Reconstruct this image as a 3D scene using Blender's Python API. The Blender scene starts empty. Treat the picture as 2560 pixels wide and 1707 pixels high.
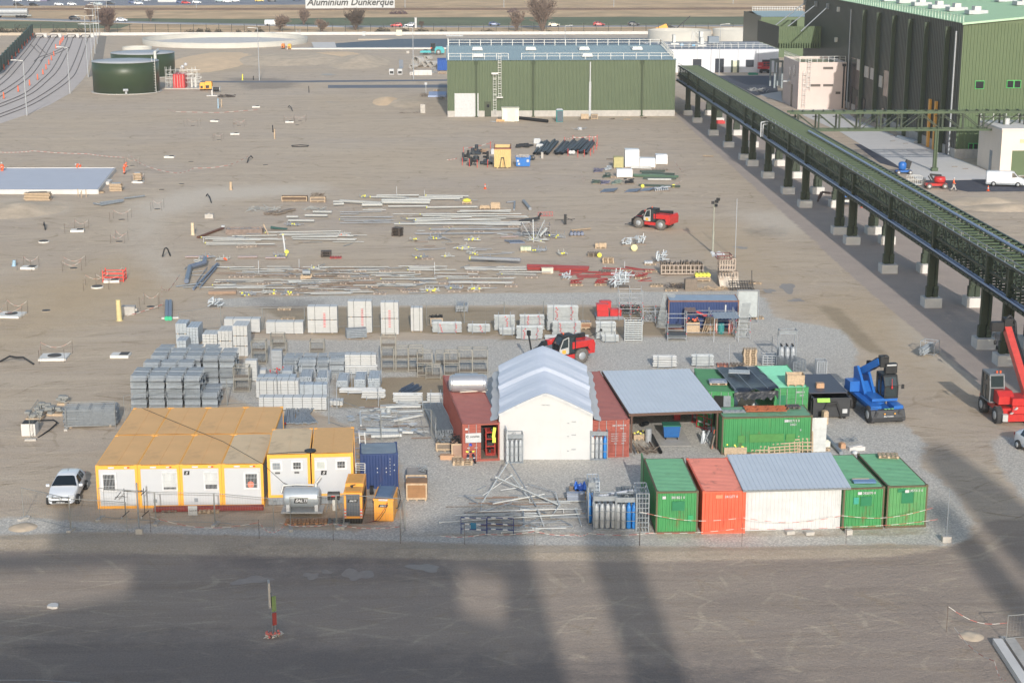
# builds the construction yard scene; sections: camera and light, helpers, ground, far land, vehicles, buildings, yard, people, machines, stores, pipe yard
import bpy,math,random
import numpy as np
from mathutils import Matrix
import mathutils;Vx=mathutils.__dict__["V"+"ector"]
Q=range;EN=enumerate;O=lambda z:Vx((0,0,z))
random.seed(7);rnd=random.random;U=random.uniform;R=math.radians
SC=bpy.context.scene;COL=SC.collection
F=4100.0;PITCH=math.atan(1037/F);H=33.9;YAW=R(2.17)
cd=bpy.data.cameras.new('camera');cam=bpy.data.objects.new('camera',cd);COL.objects.link(cam)
cd.sensor_width=36;cd.lens=36*F/2560;cd.clip_start=1;cd.clip_end=4000
cam.location=(0,0,H);cam.rotation_euler=(R(90)-PITCH,0,-YAW);SC.camera=cam
SUN_EL=R(21.5);SH=R(4.0)
W=bpy.data.worlds.new('World');SC.world=W;W.use_nodes=1
nt=W.node_tree;sky=nt.nodes.new('ShaderNodeTexSky');sky.sky_type='NISHITA';sky.sun_disc=0
sky.sun_elevation=SUN_EL;sky.sun_rotation=math.pi-SH;sky.air_density=1.2;sky.dust_density=1.5
nt.links.new(sky.outputs[0],nt.nodes['Background'].inputs[0]);nt.nodes['Background'].inputs[1].default_value=.122
sl=bpy.data.lights.new('sun','SUN');sl.energy=2.8;sl.angle=R(.53);sl.color=(1,.955,.88)
so=bpy.data.objects.new('sun',sl);COL.objects.link(so)
sdir=Vx((-math.sin(SH)*math.cos(SUN_EL),math.cos(SH)*math.cos(SUN_EL),-math.sin(SUN_EL)))
so.rotation_euler=sdir.to_track_quat('-Z','Y').to_euler()
so.location=(0,-20,60)
SC.view_settings.view_transform='Standard';SC.view_settings.look='None';SC.view_settings.gamma=1
SC.view_settings.exposure=.44
ct,st=math.cos(PITCH),math.sin(PITCH);cy,sy=math.cos(YAW),math.sin(YAW)
Fv=Vx((sy*ct,cy*ct,-st));Rv=Vx((cy,-sy,0));Uv=Vx((sy*st,cy*st,ct))
def inv(px,py,z=.0):
 d=Fv*F+Rv*(px-1280)-Uv*(py-853.5);t=(z-H)/d.z
 return Vx((d.x*t,d.y*t,z))
def proj(X,Y,Z):
 d=Vx((X,Y,Z-H));k=F/d.dot(Fv);return 1280+k*d.dot(Rv),853.5-k*d.dot(Uv)
def hz(X,Y,py):
 lo,hi=-5,60
 for _ in Q(40):
  m=(lo+hi)/2
  if proj(X,Y,m)[1]>py:lo=m
  else:hi=m
 return lo
def PY_(X0,px,z=.0):
 lo,hi=40,2000
 for _ in Q(50):
  m=(lo+hi)/2
  if proj(X0,m,z)[0]>px:lo=m
  else:hi=m
 return lo
RG={'R1':(0,0,.36565),'R2':(850,0,.36565),'R3':(1700,0,.36565),'R4':(0,400,.36565),'R5':(850,300,.36565),'R6':(1700,400,.36565),'Y1':(300,740,.28061),'Y2':(900,740,.28061),'Y3':(1500,700,.28061),'Y4':(50,1000,.28061),'Y5':(640,1000,.28061),'Y6':(1100,1000,.28061),'Y7':(1560,900,.34438),'Y8':(2000,750,.2870),'W1':(0,1250,.5442),'W2':(1280,1250,.5442),'W3':(440,560,.28061),'W4':(1000,560,.21682),'W5':(1400,560,.21682),'W6':(1100,330,.28061),'A1':(0,0,.22109),'A2':(400,60,.22109),'A3':(900,40,.22109),'A4':(1620,0,.22109),'A5':(2140,200,.19134),'A6':(1560,480,.1913),'B1':(320,770,.1913),'B2':(640,830,.1913),'B3':(2140,870,.1339),'B4':(2400,790,.2614),'B5':(700,1160,.17007),'B6':(80,1150,.17007),'P':(0,0,1)}
def pp(k,x,y):a,b,s=RG[k];return a+x*s,b+y*s
def g(k,x,y,z=.0):
 p=pp(k,x,y);return inv(p[0],p[1],z)
def lin(c):return tuple(((v/255+.055)/1.055)**2.4 if v/255>.04045 else v/255/12.92 for v in c)
MATS={}
def mat(name,c,rough=.7,metal=0,var=.12,scale=3.0,bump=0,bscale=40,srgb=1,stain=None,spec=.5,SA=.5,SS=1.2,alpha=1,emit=0):
 if name in MATS:return MATS[name]
 m=bpy.data.materials.new(name);m.use_nodes=1;t=m.node_tree;N=t.nodes;L=t.links
 b=N['Principled BSDF'];col=lin(c);gy=.3*col[0]+.6*col[1]+.1*col[2];col=tuple(.88*x+.12*gy for x in col)
 tc=N.new('ShaderNodeTexCoord');no=N.new('ShaderNodeTexNoise');no.inputs['Scale'].default_value=scale;no.inputs['Detail'].default_value=6
 no.inputs['Roughness'].default_value=.65
 L.new(tc.outputs['Object'],no.inputs['Vector'])
 mp=N.new('ShaderNodeMapRange');mp.inputs['From Min'].default_value=.3;mp.inputs['From Max'].default_value=.7
 mp.inputs['To Min'].default_value=1-var;mp.inputs['To Max'].default_value=1+var
 L.new(no.outputs['Fac'],mp.inputs['Value'])
 mx=N.new('ShaderNodeMix');mx.data_type='RGBA';mx.blend_type='MULTIPLY';mx.inputs['Factor'].default_value=1
 mx.inputs['A'].default_value=(*col,1);L.new(mp.outputs[0],mx.inputs['B'])
 out=mx.outputs['Result']
 if stain:
  n2=N.new('ShaderNodeTexNoise');n2.inputs['Scale'].default_value=SS;n2.inputs['Detail'].default_value=8;n2.inputs['Roughness'].default_value=.7
  mpp=N.new('ShaderNodeMapping');mpp.inputs['Scale'].default_value=(1,1,.35);L.new(tc.outputs['Object'],mpp.inputs[0]);L.new(mpp.outputs[0],n2.inputs['Vector'])
  r=N.new('ShaderNodeMapRange');r.inputs['From Min'].default_value=.56;r.inputs['From Max'].default_value=.72;r.inputs['To Max'].default_value=SA
  L.new(n2.outputs['Fac'],r.inputs['Value'])
  m2=N.new('ShaderNodeMix');m2.data_type='RGBA';L.new(r.outputs[0],m2.inputs['Factor']);L.new(out,m2.inputs['A']);m2.inputs['B'].default_value=(*lin(stain),1)
  out=m2.outputs['Result']
 L.new(out,b.inputs['Base Color']);b.inputs['Roughness'].default_value=rough;b.inputs['Metallic'].default_value=metal
 b.inputs['Specular IOR Level'].default_value=spec
 if bump:
  n3=N.new('ShaderNodeTexNoise');n3.inputs['Scale'].default_value=bscale;n3.inputs['Detail'].default_value=4;L.new(tc.outputs['Object'],n3.inputs['Vector'])
  bp=N.new('ShaderNodeBump');bp.inputs['Strength'].default_value=bump;bp.inputs['Distance'].default_value=.05
  L.new(n3.outputs['Fac'],bp.inputs['Height']);L.new(bp.outputs[0],b.inputs['Normal'])
 if emit:b.inputs['Emission Color'].default_value=(*col,1);b.inputs['Emission Strength'].default_value=emit
 m.diffuse_color=(*col,1);MATS[name]=m;return m
def glass(name='glass',c=(25,32,38)):
 return mat(name,c,rough=.08,spec=.9,var=.05)
class MB:
 def __init__(s):s.v=[];s.f=[];s.m=[];s.s=[];s.mi=0;s.T=None
 def add(s,vs,fs,smooth=0):
  n=len(s.v)
  if s.T is not None:vs=[s.T@Vx(v)for v in vs]
  s.v.extend([tuple(v)for v in vs]);s.f.extend([tuple(i+n for i in f)for f in fs]);s.m.extend([s.mi]*len(fs));s.s.extend([smooth]*len(fs));return s
 def box(s,x0,x1,y0,y1,z0,z1):
  return s.add([(x0,y0,z0),(x1,y0,z0),(x1,y1,z0),(x0,y1,z0),(x0,y0,z1),(x1,y0,z1),(x1,y1,z1),(x0,y1,z1)],[(0,3,2,1),(4,5,6,7),(0,1,5,4),(1,2,6,5),(2,3,7,6),(3,0,4,7)])
 def cx_(s,c,d,rz=0,rx=0,ry=0):
  M=Matrix.Translation(c)@Matrix.Rotation(rz,4,'Z')@Matrix.Rotation(ry,4,'Y')@Matrix.Rotation(rx,4,'X');x,y,z=d[0]/2,d[1]/2,d[2]/2
  vs=[M@Vx(p)for p in[(-x,-y,-z),(x,-y,-z),(x,y,-z),(-x,y,-z),(-x,-y,z),(x,-y,z),(x,y,z),(-x,y,z)]]
  return s.add(vs,[(0,3,2,1),(4,5,6,7),(0,1,5,4),(1,2,6,5),(2,3,7,6),(3,0,4,7)])
 def frame(s,p,q):
  p=Vx(p);q=Vx(q);d=(q-p);
  if d.length<1e-6:d=O(1e-3)
  d.normalize();up=O(1)if abs(d.z)<.95 else Vx((0,1,0));a=d.cross(up).normalized();b=a.cross(d);return p,q,a,b
 def G(s,p,q,w,h=None):
  h=h or w;p,q,a,b=s.frame(p,q);a=a*w/2;b=b*h/2
  return s.add([p-a-b,p+a-b,p+a+b,p-a+b,q-a-b,q+a-b,q+a+b,q-a+b],[(0,1,2,3),(7,6,5,4),(4,5,1,0),(5,6,2,1),(6,7,3,2),(7,4,0,3)])
 def cyl(s,p,q,r,r2=None,n=8,caps=1,smooth=1):
  r2=r if r2 is None else r2;p,q,a,b=s.frame(p,q);vs=[]
  for c,rr in((p,r),(q,r2)):
   for i in Q(n):
    t=2*math.pi*i/n;vs.append(c+a*math.cos(t)*rr+b*math.sin(t)*rr)
  s.add(vs,[((i+1)%n,i,n+i,n+(i+1)%n)for i in Q(n)],smooth)
  if caps:s.add(vs,[tuple(Q(n)),tuple(Q(2*n-1,n-1,-1))])
  return s
 def pipe(s,p,q,r,t=.02,n=12):
  p,q,a,b=s.frame(p,q);vs=[]
  for c,rr in((p,r),(q,r),(q,r-t),(p,r-t)):
   for i in Q(n):an=2*math.pi*i/n;vs.append(c+a*math.cos(an)*rr+b*math.sin(an)*rr)
  fs=[]
  for k in Q(4):
   for i in Q(n):fs.append((k*n+(i+1)%n,k*n+i,((k+1)%4)*n+i,((k+1)%4)*n+(i+1)%n))
  return s.add(vs,fs,0)
 def tube(s,pts,r,n=6):
  for a,b in zip(pts[:-1],pts[1:]):s.cyl(a,b,r,n=n,caps=1)
  return s
 def lt(s,c,prof,n=16,ax='z',smooth=1):
  vs=[];c=Vx(c)
  for r,z in prof:
   for i in Q(n):
    t=2*math.pi*i/n;x,y=r*math.cos(t),r*math.sin(t)
    vs.append(c+(Vx((x,y,z))if ax=='z' else Vx((z,x,y))if ax=='x' else Vx((x,z,y))))
  fs=[]
  for k in Q(len(prof)-1):
   for i in Q(n):fs.append((k*n+i,k*n+(i+1)%n,(k+1)*n+(i+1)%n,(k+1)*n+i))
  fs.append(tuple(Q(n-1,-1,-1)));fs.append(tuple(Q((len(prof)-1)*n,len(prof)*n)))
  return s.add(vs,fs,smooth)
 def prism(s,poly,z0,z1):
  n=len(poly);return s.add([(x,y,z0)for x,y in poly]+[(x,y,z1)for x,y in poly],[tuple(Q(n-1,-1,-1)),tuple(Q(n,2*n))]+[(i,(i+1)%n,n+(i+1)%n,n+i)for i in Q(n)])
 def ext(s,poly,x0,x1):
  n=len(poly);return s.add([(x0,y,z)for y,z in poly]+[(x1,y,z)for y,z in poly],[tuple(Q(n)),tuple(Q(2*n-1,n-1,-1))]+[((i+1)%n,i,n+i,n+(i+1)%n)for i in Q(n)])
 def exty(s,poly,y0,y1):
  n=len(poly);return s.add([(x,y0,z)for x,z in poly]+[(x,y1,z)for x,z in poly],[tuple(Q(n-1,-1,-1)),tuple(Q(n,2*n))]+[(i,(i+1)%n,n+(i+1)%n,n+i)for i in Q(n)])
 def corr(s,o,u,v,nrm,per=.28,dep=.035,flat=.35):
  o=Vx(o);u=Vx(u);v=Vx(v);nrm=Vx(nrm).normalized()*dep;Lu=u.length;k=max(1,round(Lu/per));pts=[]
  for i in Q(k):
   for f,h in((0,0),(flat,0),(.5,1),(.5+flat,1)):pts.append(((i+f)/k,h))
  pts.append((1,0));vs=[]
  for t,h in pts:a=o+u*t+nrm*h;vs+=[a,a+v]
  return s.add(vs,[(2*i,2*i+2,2*i+3,2*i+1)for i in Q(len(pts)-1)])
 def K(s,name,mats,parent=None,loc=None,rz=0):
  me=bpy.data.meshes.new(name);me.from_pydata(s.v,[],s.f)
  for m in(mats if isinstance(mats,(list,tuple))else[mats]):me.materials.append(m)
  if any(s.m):me.polygons.foreach_set('material_index',s.m)
  if any(s.s):me.polygons.foreach_set('use_smooth',s.s)
  s.__init__();o=bpy.data.objects.new(name,me);COL.objects.link(o)
  if loc is not None:o.location=loc
  o.rotation_euler.z=rz
  if parent is not None:o.parent=parent;KIDS.setdefault(parent.name,[]).append(o)
  return o
 def t(s,name,mats,loc,LB,cat=None,group=None,rz=0):
  return tag(s.K(name,mats,None,loc,rz),LB,cat or name.replace('_',' '),group)
C=MB()
KIDS={}
def tag(o,LB,cat,group=None,kind=None):
 o['label']=LB;o['category']=cat
 if group:o['group']=group
 if kind:o['kind']=kind
 return o
def struct(o,kind='structure',LB=None,cat=None):
 o['kind']=kind
 if LB:o['label']=LB;o['category']=cat
 return o
def TH(name,LB,cat,loc,rz=0,group=None):
 o=bpy.data.objects.new(name,None);COL.objects.link(o);o.empty_display_size=.3
 o.location=loc;o.rotation_euler.z=rz;return tag(o,LB,cat,group)
def dup(root,loc,rz=0,LB=None,group=None,scale=None):
 r=root.copy();COL.objects.link(r);r.location=loc;r.rotation_euler=(0,0,rz)
 if scale:r.scale=scale if isinstance(scale,tuple)else(scale,)*3
 if LB:r['label']=LB
 if group:r['group']=group
 def rec(src,dst):
  for ch in KIDS.get(src.name,[]):
   c=ch.copy();COL.objects.link(c);c.parent=dst;KIDS.setdefault(dst.name,[]).append(c);rec(ch,c)
 rec(root,r);return r
def FR(a,b):
 d=b-a;return Vx((a.x,a.y,0)),math.atan2(d.y,d.x),math.hypot(d.x,d.y)
ORD=['first','second','third','fourth','fifth','sixth','seventh','eighth','ninth','tenth','eleventh','twelfth','thirteenth','fourteenth','fifteenth','sixteenth','seventeenth','eighteenth','nineteenth','twentieth','twenty-first','twenty-second','twenty-third','twenty-fourth','twenty-fifth','twenty-sixth','twenty-seventh','twenty-eighth','twenty-ninth','thirtieth']
def text(s,size,mt,parent,loc,rot=(R(90),0,0),italic=0,name='lettering',bold=0,sx=1,depth=.004,align='CENTER'):
 c=bpy.data.curves.new('t','FONT');c.body=s;c.size=size;c.align_x=align;c.align_y='CENTER';c.shear=italic;c.offset=bold;c.extrude=depth
 c.resolution_u=2
 o=bpy.data.objects.new('t',c);me=bpy.data.meshes.new_from_object(o);bpy.data.objects.remove(o)
 me.materials.clear();me.materials.append(mt);me.name=name
 n=bpy.data.objects.new(name,me);COL.objects.link(n);n.location=loc;n.rotation_euler=rot;n.scale=(sx,1,1)
 if parent is not None:n.parent=parent;KIDS.setdefault(parent.name,[]).append(n)
 return n
WT=mat('white_paint',(188,191,194),.5,stain=(170,168,160),SA=.25)
GV=mat('galvanised_steel',(168,173,178),.5,.2,var=.15,scale=5)
GD=mat('dull_galvanised_steel',(136,144,152),.55,.15,var=.2,scale=4)
PS_=mat('pale_aluminium',(200,201,198),.5,.1,var=.1)
DARK=mat('dark_rubber',(32,32,34),.8,var=.2)
BK=mat('black_steel',(38,40,43),.55,var=.2)
WOOD=mat('pale_timber',(186,162,132),.8,var=.25,scale=6)
WG_=mat('weathered_timber',(128,115,102),.85,var=.25,scale=6)
CONC=mat('concrete',(178,174,168),.9,var=.12,scale=2,bump=.3,stain=(130,125,118),SA=.3)
CC_=mat('pale_concrete',(205,202,198),.9,var=.08,scale=.6,stain=(170,165,160),SA=.3,SS=.4)
RACKG=mat('rack_green_paint',(42,58,42),.5,var=.12)
GREENCL=mat('green_cladding',(82,98,70),.55,var=.06,scale=.4)
REDM=mat('machine_red',(200,32,30),.35,var=.08,stain=(120,60,50),SA=.3)
YEL=mat('yellow_paint',(246,170,8),.45,var=.05)
ORG=mat('safety_orange',(240,95,25),.6,var=.06)
TYRE=mat('dusty_tyre',(105,100,95),.9,var=.3,scale=8)
HIVIS=mat('hi_vis_yellow',(215,235,40),.7,var=.05)
NAVYT=mat('navy_cloth',(35,40,62),.85)
SKIN=mat('skin',(196,146,120),.6)
LIME=mat('yellow_cap_plastic',(228,222,30),.5,var=.05)
GLS=glass()
TAPER=mat('red_tape',(190,96,86),.6);TAPEW=mat('white_tape',(206,202,196),.6)
def poly(k,pts):return[tuple(g(k,x,y)[:2])for x,y in pts]
def sdf(P,pl):
 pl=np.array(pl);n=len(pl);d=np.full(len(P),1e9);ins=np.zeros(len(P),bool)
 for i in Q(n):
  a=pl[i];b=pl[(i+1)%n];e=b-a;w=P-a
  t=np.clip((w@e)/(e@e+1e-9),0,1);d=np.minimum(d,np.hypot(*(w-t[:,None]*e).T))
  c=((a[1]>P[:,1])!=(b[1]>P[:,1]))&(P[:,0]<(b[0]-a[0])*(P[:,1]-a[1])/(b[1]-a[1]+1e-12)+a[0]);ins^=c
 return np.where(ins,d,-d)
GRAVEL=[poly('P',[(560,985),(640,850),(1050,850),(1500,845),(1850,838),(1880,790),(1830,766),(1500,762),(1000,764),(560,766),(530,752),(600,744),(1000,736),(1837,728),(1915,745),(1935,793),(2033,812),(2117,826),(2148,880),(2131,925),(2160,975),(2267,1063),(2316,1109),(2301,1163),(2380,1225),(2430,1300),(2420,1345),(2374,1369),(2336,1362),(2240,1360),(1824,1369),(1280,1363),(1000,1356),(840,1350),(653,1342),(381,1332),(200,1330),(60,1345),(-200,1345),(-200,1300),(60,1293),(200,1303),(381,1312),(653,1320),(900,1328),(1010,1290),(1000,1150),(900,1080),(800,1030),(690,1040)]),poly('P',[(2475,1100),(2520,1090),(2700,1180),(2700,1300),(2560,1250),(2500,1170)]),poly('P',[(-300,1250),(-60,1290),(60,1310),(60,1345),(-300,1345)])]
DIRTI=[poly('P',[(985,1330),(1300,1334),(1620,1333),(2320,1323),(2325,1333),(1620,1341),(1000,1336)]),poly('P',[(1300,768),(1880,768),(1850,842),(1500,836),(1250,852)]),poly('P',[(640,768),(1290,768),(1240,840),(1000,830),(800,840)]),poly('P',[(840,945),(1150,940),(1160,1010),(1100,1020),(840,1020)]),poly('P',[(2040,760),(2150,870),(2230,900),(2100,770)])]
ROADM=[poly('P',[(-300,1368),(250,1372),(380,1385),(653,1388),(1280,1400),(1600,1403),(1900,1398),(2230,1390),(2340,1372),(2420,1352),(2470,1300),(2600,1300),(3200,1700),(3200,1900),(-600,1900)])]
BERM=[poly('P',[(-300,1345),(200,1332),(700,1344),(1280,1364),(1824,1370),(2336,1363),(2345,1372),(2230,1390),(1900,1398),(1280,1400),(380,1385),(-300,1368)])]
PINK=[poly('P',[(1690,285),(1760,250),(1990,350),(2200,470),(2700,760),(2800,1200),(2560,1065),(2480,985),(2180,735),(1900,485)])]
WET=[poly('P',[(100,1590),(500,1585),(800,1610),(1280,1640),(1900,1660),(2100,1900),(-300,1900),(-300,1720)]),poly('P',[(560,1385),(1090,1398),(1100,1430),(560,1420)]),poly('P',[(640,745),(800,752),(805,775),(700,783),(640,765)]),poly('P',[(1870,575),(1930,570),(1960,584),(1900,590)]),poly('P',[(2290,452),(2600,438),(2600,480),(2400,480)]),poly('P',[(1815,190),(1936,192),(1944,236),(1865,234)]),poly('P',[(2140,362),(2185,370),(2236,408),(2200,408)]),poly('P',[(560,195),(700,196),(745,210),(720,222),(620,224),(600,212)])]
DUST=[poly('P',[(1480,733),(1850,735),(1930,790),(2090,830),(2140,880),(1950,900),(1500,900),(1500,868),(1850,862),(1880,800)]),poly('P',[(1000,870),(1200,868),(1200,900),(1000,905)]),poly('P',[(1120,1170),(1600,1160),(1600,1230),(1150,1240)]),poly('P',[(330,510),(480,470),(800,460),(820,480),(560,500),(400,545),(370,610),(420,670),(480,700),(440,712),(370,650),(340,590)]),poly('P',[(0,500),(140,508),(150,530),(60,542),(0,540)]),poly('P',[(1840,530),(1960,525),(2050,560),(1990,600),(1880,560)]),poly('P',[(2260,800),(2420,900),(2500,965),(2430,970),(2300,880)]),poly('P',[(540,1420),(670,1412),(690,1430),(600,1440)]),poly('P',[(1550,1495),(1610,1500),(1600,1560),(1580,1568)]),poly('P',[(1330,1620),(1500,1630),(1620,1650),(1560,1690),(1400,1680)]),poly('P',[(1600,1580),(2000,1570),(2010,1590),(1640,1600)]),poly('P',[(1980,1650),(2090,1655),(2080,1690),(2000,1690)])]
OCHRE=[poly('P',[(470,150),(540,130),(600,150),(580,178),(490,180)]),poly('P',[(0,860),(300,780),(500,700),(300,650),(0,720)]),poly('P',[(2000,760),(2200,880),(2450,1000),(2480,960),(2250,800),(2100,740)]),poly('P',[(1700,560),(1850,680),(1950,700),(1800,560)])]
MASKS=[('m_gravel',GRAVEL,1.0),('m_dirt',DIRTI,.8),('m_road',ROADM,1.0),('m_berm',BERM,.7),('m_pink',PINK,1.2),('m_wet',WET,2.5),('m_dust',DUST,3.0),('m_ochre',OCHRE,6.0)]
def grid_rects(rects):
 V=[];Fc=[]
 for x0,x1,y0,y1,c in rects:
  nx=max(1,round((x1-x0)/c));ny=max(1,round((y1-y0)/c));b=len(V)
  for j in Q(ny+1):
   for i in Q(nx+1):V.append((x0+(x1-x0)*i/nx,y0+(y1-y0)*j/ny,0))
  for j in Q(ny):
   for i in Q(nx):a=b+j*(nx+1)+i;Fc.append((a,a+1,a+nx+2,a+nx+1))
 return V,Fc
V,Fc=grid_rects([(-60,100,60,175,.8),(-120,160,175,420,2.5),(-800,-60,60,175,60),(100,800,60,175,60),(-800,-120,175,420,60),(160,800,175,420,60),(-2500,2500,420,3200,200),(-800,800,-200,60,60)])
P2=np.array(V)[:,:2]
def mkground():
 m=bpy.data.materials.new('site_ground');m.use_nodes=1;t=m.node_tree;N=t.nodes;L=t.links;b=N['Principled BSDF'];b.inputs['Roughness'].default_value=.95;b.inputs['Specular IOR Level'].default_value=.25
 tc=N.new('ShaderNodeTexCoord')
 def noise(sc,det=6,ro=.65,stretch=None):
  n=N.new('ShaderNodeTexNoise');n.inputs['Scale'].default_value=sc;n.inputs['Detail'].default_value=det;n.inputs['Roughness'].default_value=ro
  if stretch:
   mp=N.new('ShaderNodeMapping');mp.inputs['Scale'].default_value=stretch[:3];mp.inputs['Rotation'].default_value=(0,0,stretch[3]if len(stretch)>3 else 0);L.new(tc.outputs['Object'],mp.inputs[0]);L.new(mp.outputs[0],n.inputs[0])
  else:L.new(tc.outputs['Object'],n.inputs[0])
  return n.outputs['Fac']
 def rng(v,a,bb,c=0,d=1):
  r=N.new('ShaderNodeMapRange');L.new(v,r.inputs[0]);
  for i,x in EN((a,bb,c,d)):r.inputs[i+1].default_value=x
  return r.outputs[0]
 def mix(f,a,c,mode='MIX'):
  x=N.new('ShaderNodeMix');x.data_type='RGBA';x.blend_type=mode
  if isinstance(f,float):x.inputs['Factor'].default_value=f
  else:L.new(f,x.inputs['Factor'])
  for k,v in(('A',a),('B',c)):
   if isinstance(v,tuple):x.inputs[k].default_value=(*lin(v),1)
   else:L.new(v,x.inputs[k])
  return x.outputs['Result']
 def math_(op,a,c):
  x=N.new('ShaderNodeMath');x.operation=op
  for i,v in EN((a,c)):
   if isinstance(v,float):x.inputs[i].default_value=v
   else:L.new(v,x.inputs[i])
  return x.outputs[0]
 nA=noise(.035,8,.6);nB=noise(.35,8,.7);nS=noise(.25,7,.7,(.12,1,1,R(8)));nT=noise(.5,6,.7,(.1,1.2,1,R(-20)));nF=noise(3,6,.75);nG=noise(9,4,.8);nE=noise(.6,9,.72)
 def mask(name,k=.9,w=.07):
  a=N.new('ShaderNodeAttribute');a.attribute_name=name
  v=math_('ADD',a.outputs['Fac'],math_('MULTIPLY',math_('SUBTRACT',nE,.5),k));return rng(v,.5-w,.5+w)
 def tracks(c,k=1):
  for sc,di,ro in((.2,34,.3),(.3,26,1.2),(.14,40,2.2)):
   w=N.new('ShaderNodeTexWave');w.inputs['Scale'].default_value=sc;w.inputs['Distortion'].default_value=di;w.inputs['Detail'].default_value=2.5;w.inputs['Detail Scale'].default_value=.35;w.inputs['Detail Roughness'].default_value=.35
   mp=N.new('ShaderNodeMapping');mp.inputs['Rotation'].default_value=(0,0,ro);mp.inputs['Scale'].default_value=(.35,1,1);L.new(tc.outputs['Object'],mp.inputs[0]);L.new(mp.outputs[0],w.inputs[0])
   v=w.outputs['Fac'];c=mix(math_('MULTIPLY',rng(v,.975,.995,0,.6*k),rng(nB,.45,.6)),c,(232,214,188));c=mix(math_('MULTIPLY',rng(v,.02,.004,0,.6*k),rng(nB,.45,.6)),c,(166,146,122))
  return c
 base=mix(rng(nA,.35,.65),(212,192,168),(206,190,174))
 base=mix(rng(nS,.45,.75),base,(226,208,184));base=mix(rng(nT,.5,.72,0,.55),base,(192,168,142));base=mix(rng(nB,.5,.75,0,.5),base,(182,164,144));base=tracks(base)
 base=mix(mask('m_ochre',1.2,.5),base,mix(rng(nB,.3,.7),(218,194,160),(204,180,150)))
 base=mix(mask('m_dust',1.5,.4),base,(226,212,194))
 pink=mix(rng(nB,.35,.7),(200,184,172),(188,172,162));base=mix(mask('m_pink',.5,.05),base,pink)
 grav=mix(rng(nF,.3,.7),(222,216,206),(248,243,234));grav=mix(rng(nG,.35,.65),grav,(246,241,230),'MIX');grav=mix(rng(nA,.45,.68,0,.5),grav,(226,212,194));grav=mix(rng(nG,.62,.5,.0,.22),grav,(160,154,146))
 vo=N.new('ShaderNodeTexVoronoi');vo.inputs['Scale'].default_value=7;L.new(tc.outputs['Object'],vo.inputs[0])
 grav=mix(rng(vo.outputs['Distance'],.35,.62,0,.38),grav,(156,150,144))
 base=mix(mask('m_gravel',1.0,.12),base,grav)
 base=mix(mask('m_dirt',.9,.2),base,mix(rng(nB,.3,.7),(190,170,142),(176,158,134)))
 road=mix(rng(nA,.35,.65),(176,160,148),(186,170,154));road=mix(rng(nS,.45,.7,0,.8),road,(164,150,138));road=mix(rng(nB,.5,.8,0,.5),road,(200,182,160));road=mix(rng(nT,.5,.7,0,.5),road,(150,134,120));road=tracks(road,.45)
 spk=math_('MULTIPLY',rng(vo.outputs['Distance'],.12,.05),rng(nF,.58,.66));
 base=mix(mask('m_road',.5,.08),base,road)
 berm=mix(rng(nB,.3,.7),(194,176,154),(214,196,174));berm=mix(rng(nG,.55,.7,0,.6),berm,(226,218,206));base=mix(mask('m_berm',.9,.2),base,berm)
 base=mix(spk,base,(235,228,220))
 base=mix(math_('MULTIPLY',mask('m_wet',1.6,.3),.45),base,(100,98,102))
 gr=mix(rng(nG,.25,.75,0,1),(118,118,118),(255,255,255));base=mix(.45,base,gr,'MULTIPLY')
 L.new(base,b.inputs['Base Color'])
 bp=N.new('ShaderNodeBump');bp.inputs['Strength'].default_value=.7;bp.inputs['Distance'].default_value=.1
 hh=math_('ADD',math_('MULTIPLY',nG,.5),math_('ADD',nF,math_('MULTIPLY',nE,1.5)));L.new(hh,bp.inputs['Height']);L.new(bp.outputs[0],b.inputs['Normal'])
 return m
GROUND=mkground()
sd_road=sdf(P2,ROADM[0])
cent=np.array([[sum(V[i][0]for i in f)/4,sum(V[i][1]for i in f)/4]for f in Fc])
inroad=sdf(cent,ROADM[0])>0
zz=np.zeros(len(V))
for pl,h,w in((BERM[0],.12,1.5),):
 s_=sdf(P2,pl);zz=np.maximum(zz,np.clip((s_+.3)/w,0,1)*h)
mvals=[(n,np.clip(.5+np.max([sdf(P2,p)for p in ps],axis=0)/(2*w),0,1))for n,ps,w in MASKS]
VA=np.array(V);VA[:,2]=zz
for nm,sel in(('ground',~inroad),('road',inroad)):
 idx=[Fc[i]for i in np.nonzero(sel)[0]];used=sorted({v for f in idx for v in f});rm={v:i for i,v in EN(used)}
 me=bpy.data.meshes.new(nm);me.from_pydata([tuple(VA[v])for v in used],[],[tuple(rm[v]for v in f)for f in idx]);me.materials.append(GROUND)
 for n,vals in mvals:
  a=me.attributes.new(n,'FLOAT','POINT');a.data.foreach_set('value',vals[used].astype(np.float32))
 o=bpy.data.objects.new(nm,me);COL.objects.link(o);struct(o)
def sheet(name,pts,z,mt,kind='structure'):
 C.prism([(p[0],p[1])for p in pts],z-.02 if z<.1 else z-.1,z);o=C.K(name,mt);o['kind']=kind;return o
def blob(cx,cy,rx,ry,n=22,rz=0,jag=.25):
 ph=[U(0,6.28)for _ in Q(4)];out=[]
 for i in Q(n):
  t=2*math.pi*i/n;r=1+jag*(math.sin(2*t+ph[0])*.5+math.sin(3*t+ph[1])*.4+math.sin(5*t+ph[2])*.3)
  x,y=rx*r*math.cos(t),ry*r*math.sin(t);out.append((cx+x*math.cos(rz)-y*math.sin(rz),cy+x*math.sin(rz)+y*math.cos(rz)))
 return out
PUD=mat('standing_water',(150,134,120),.35,spec=.25,var=.1)
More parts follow.
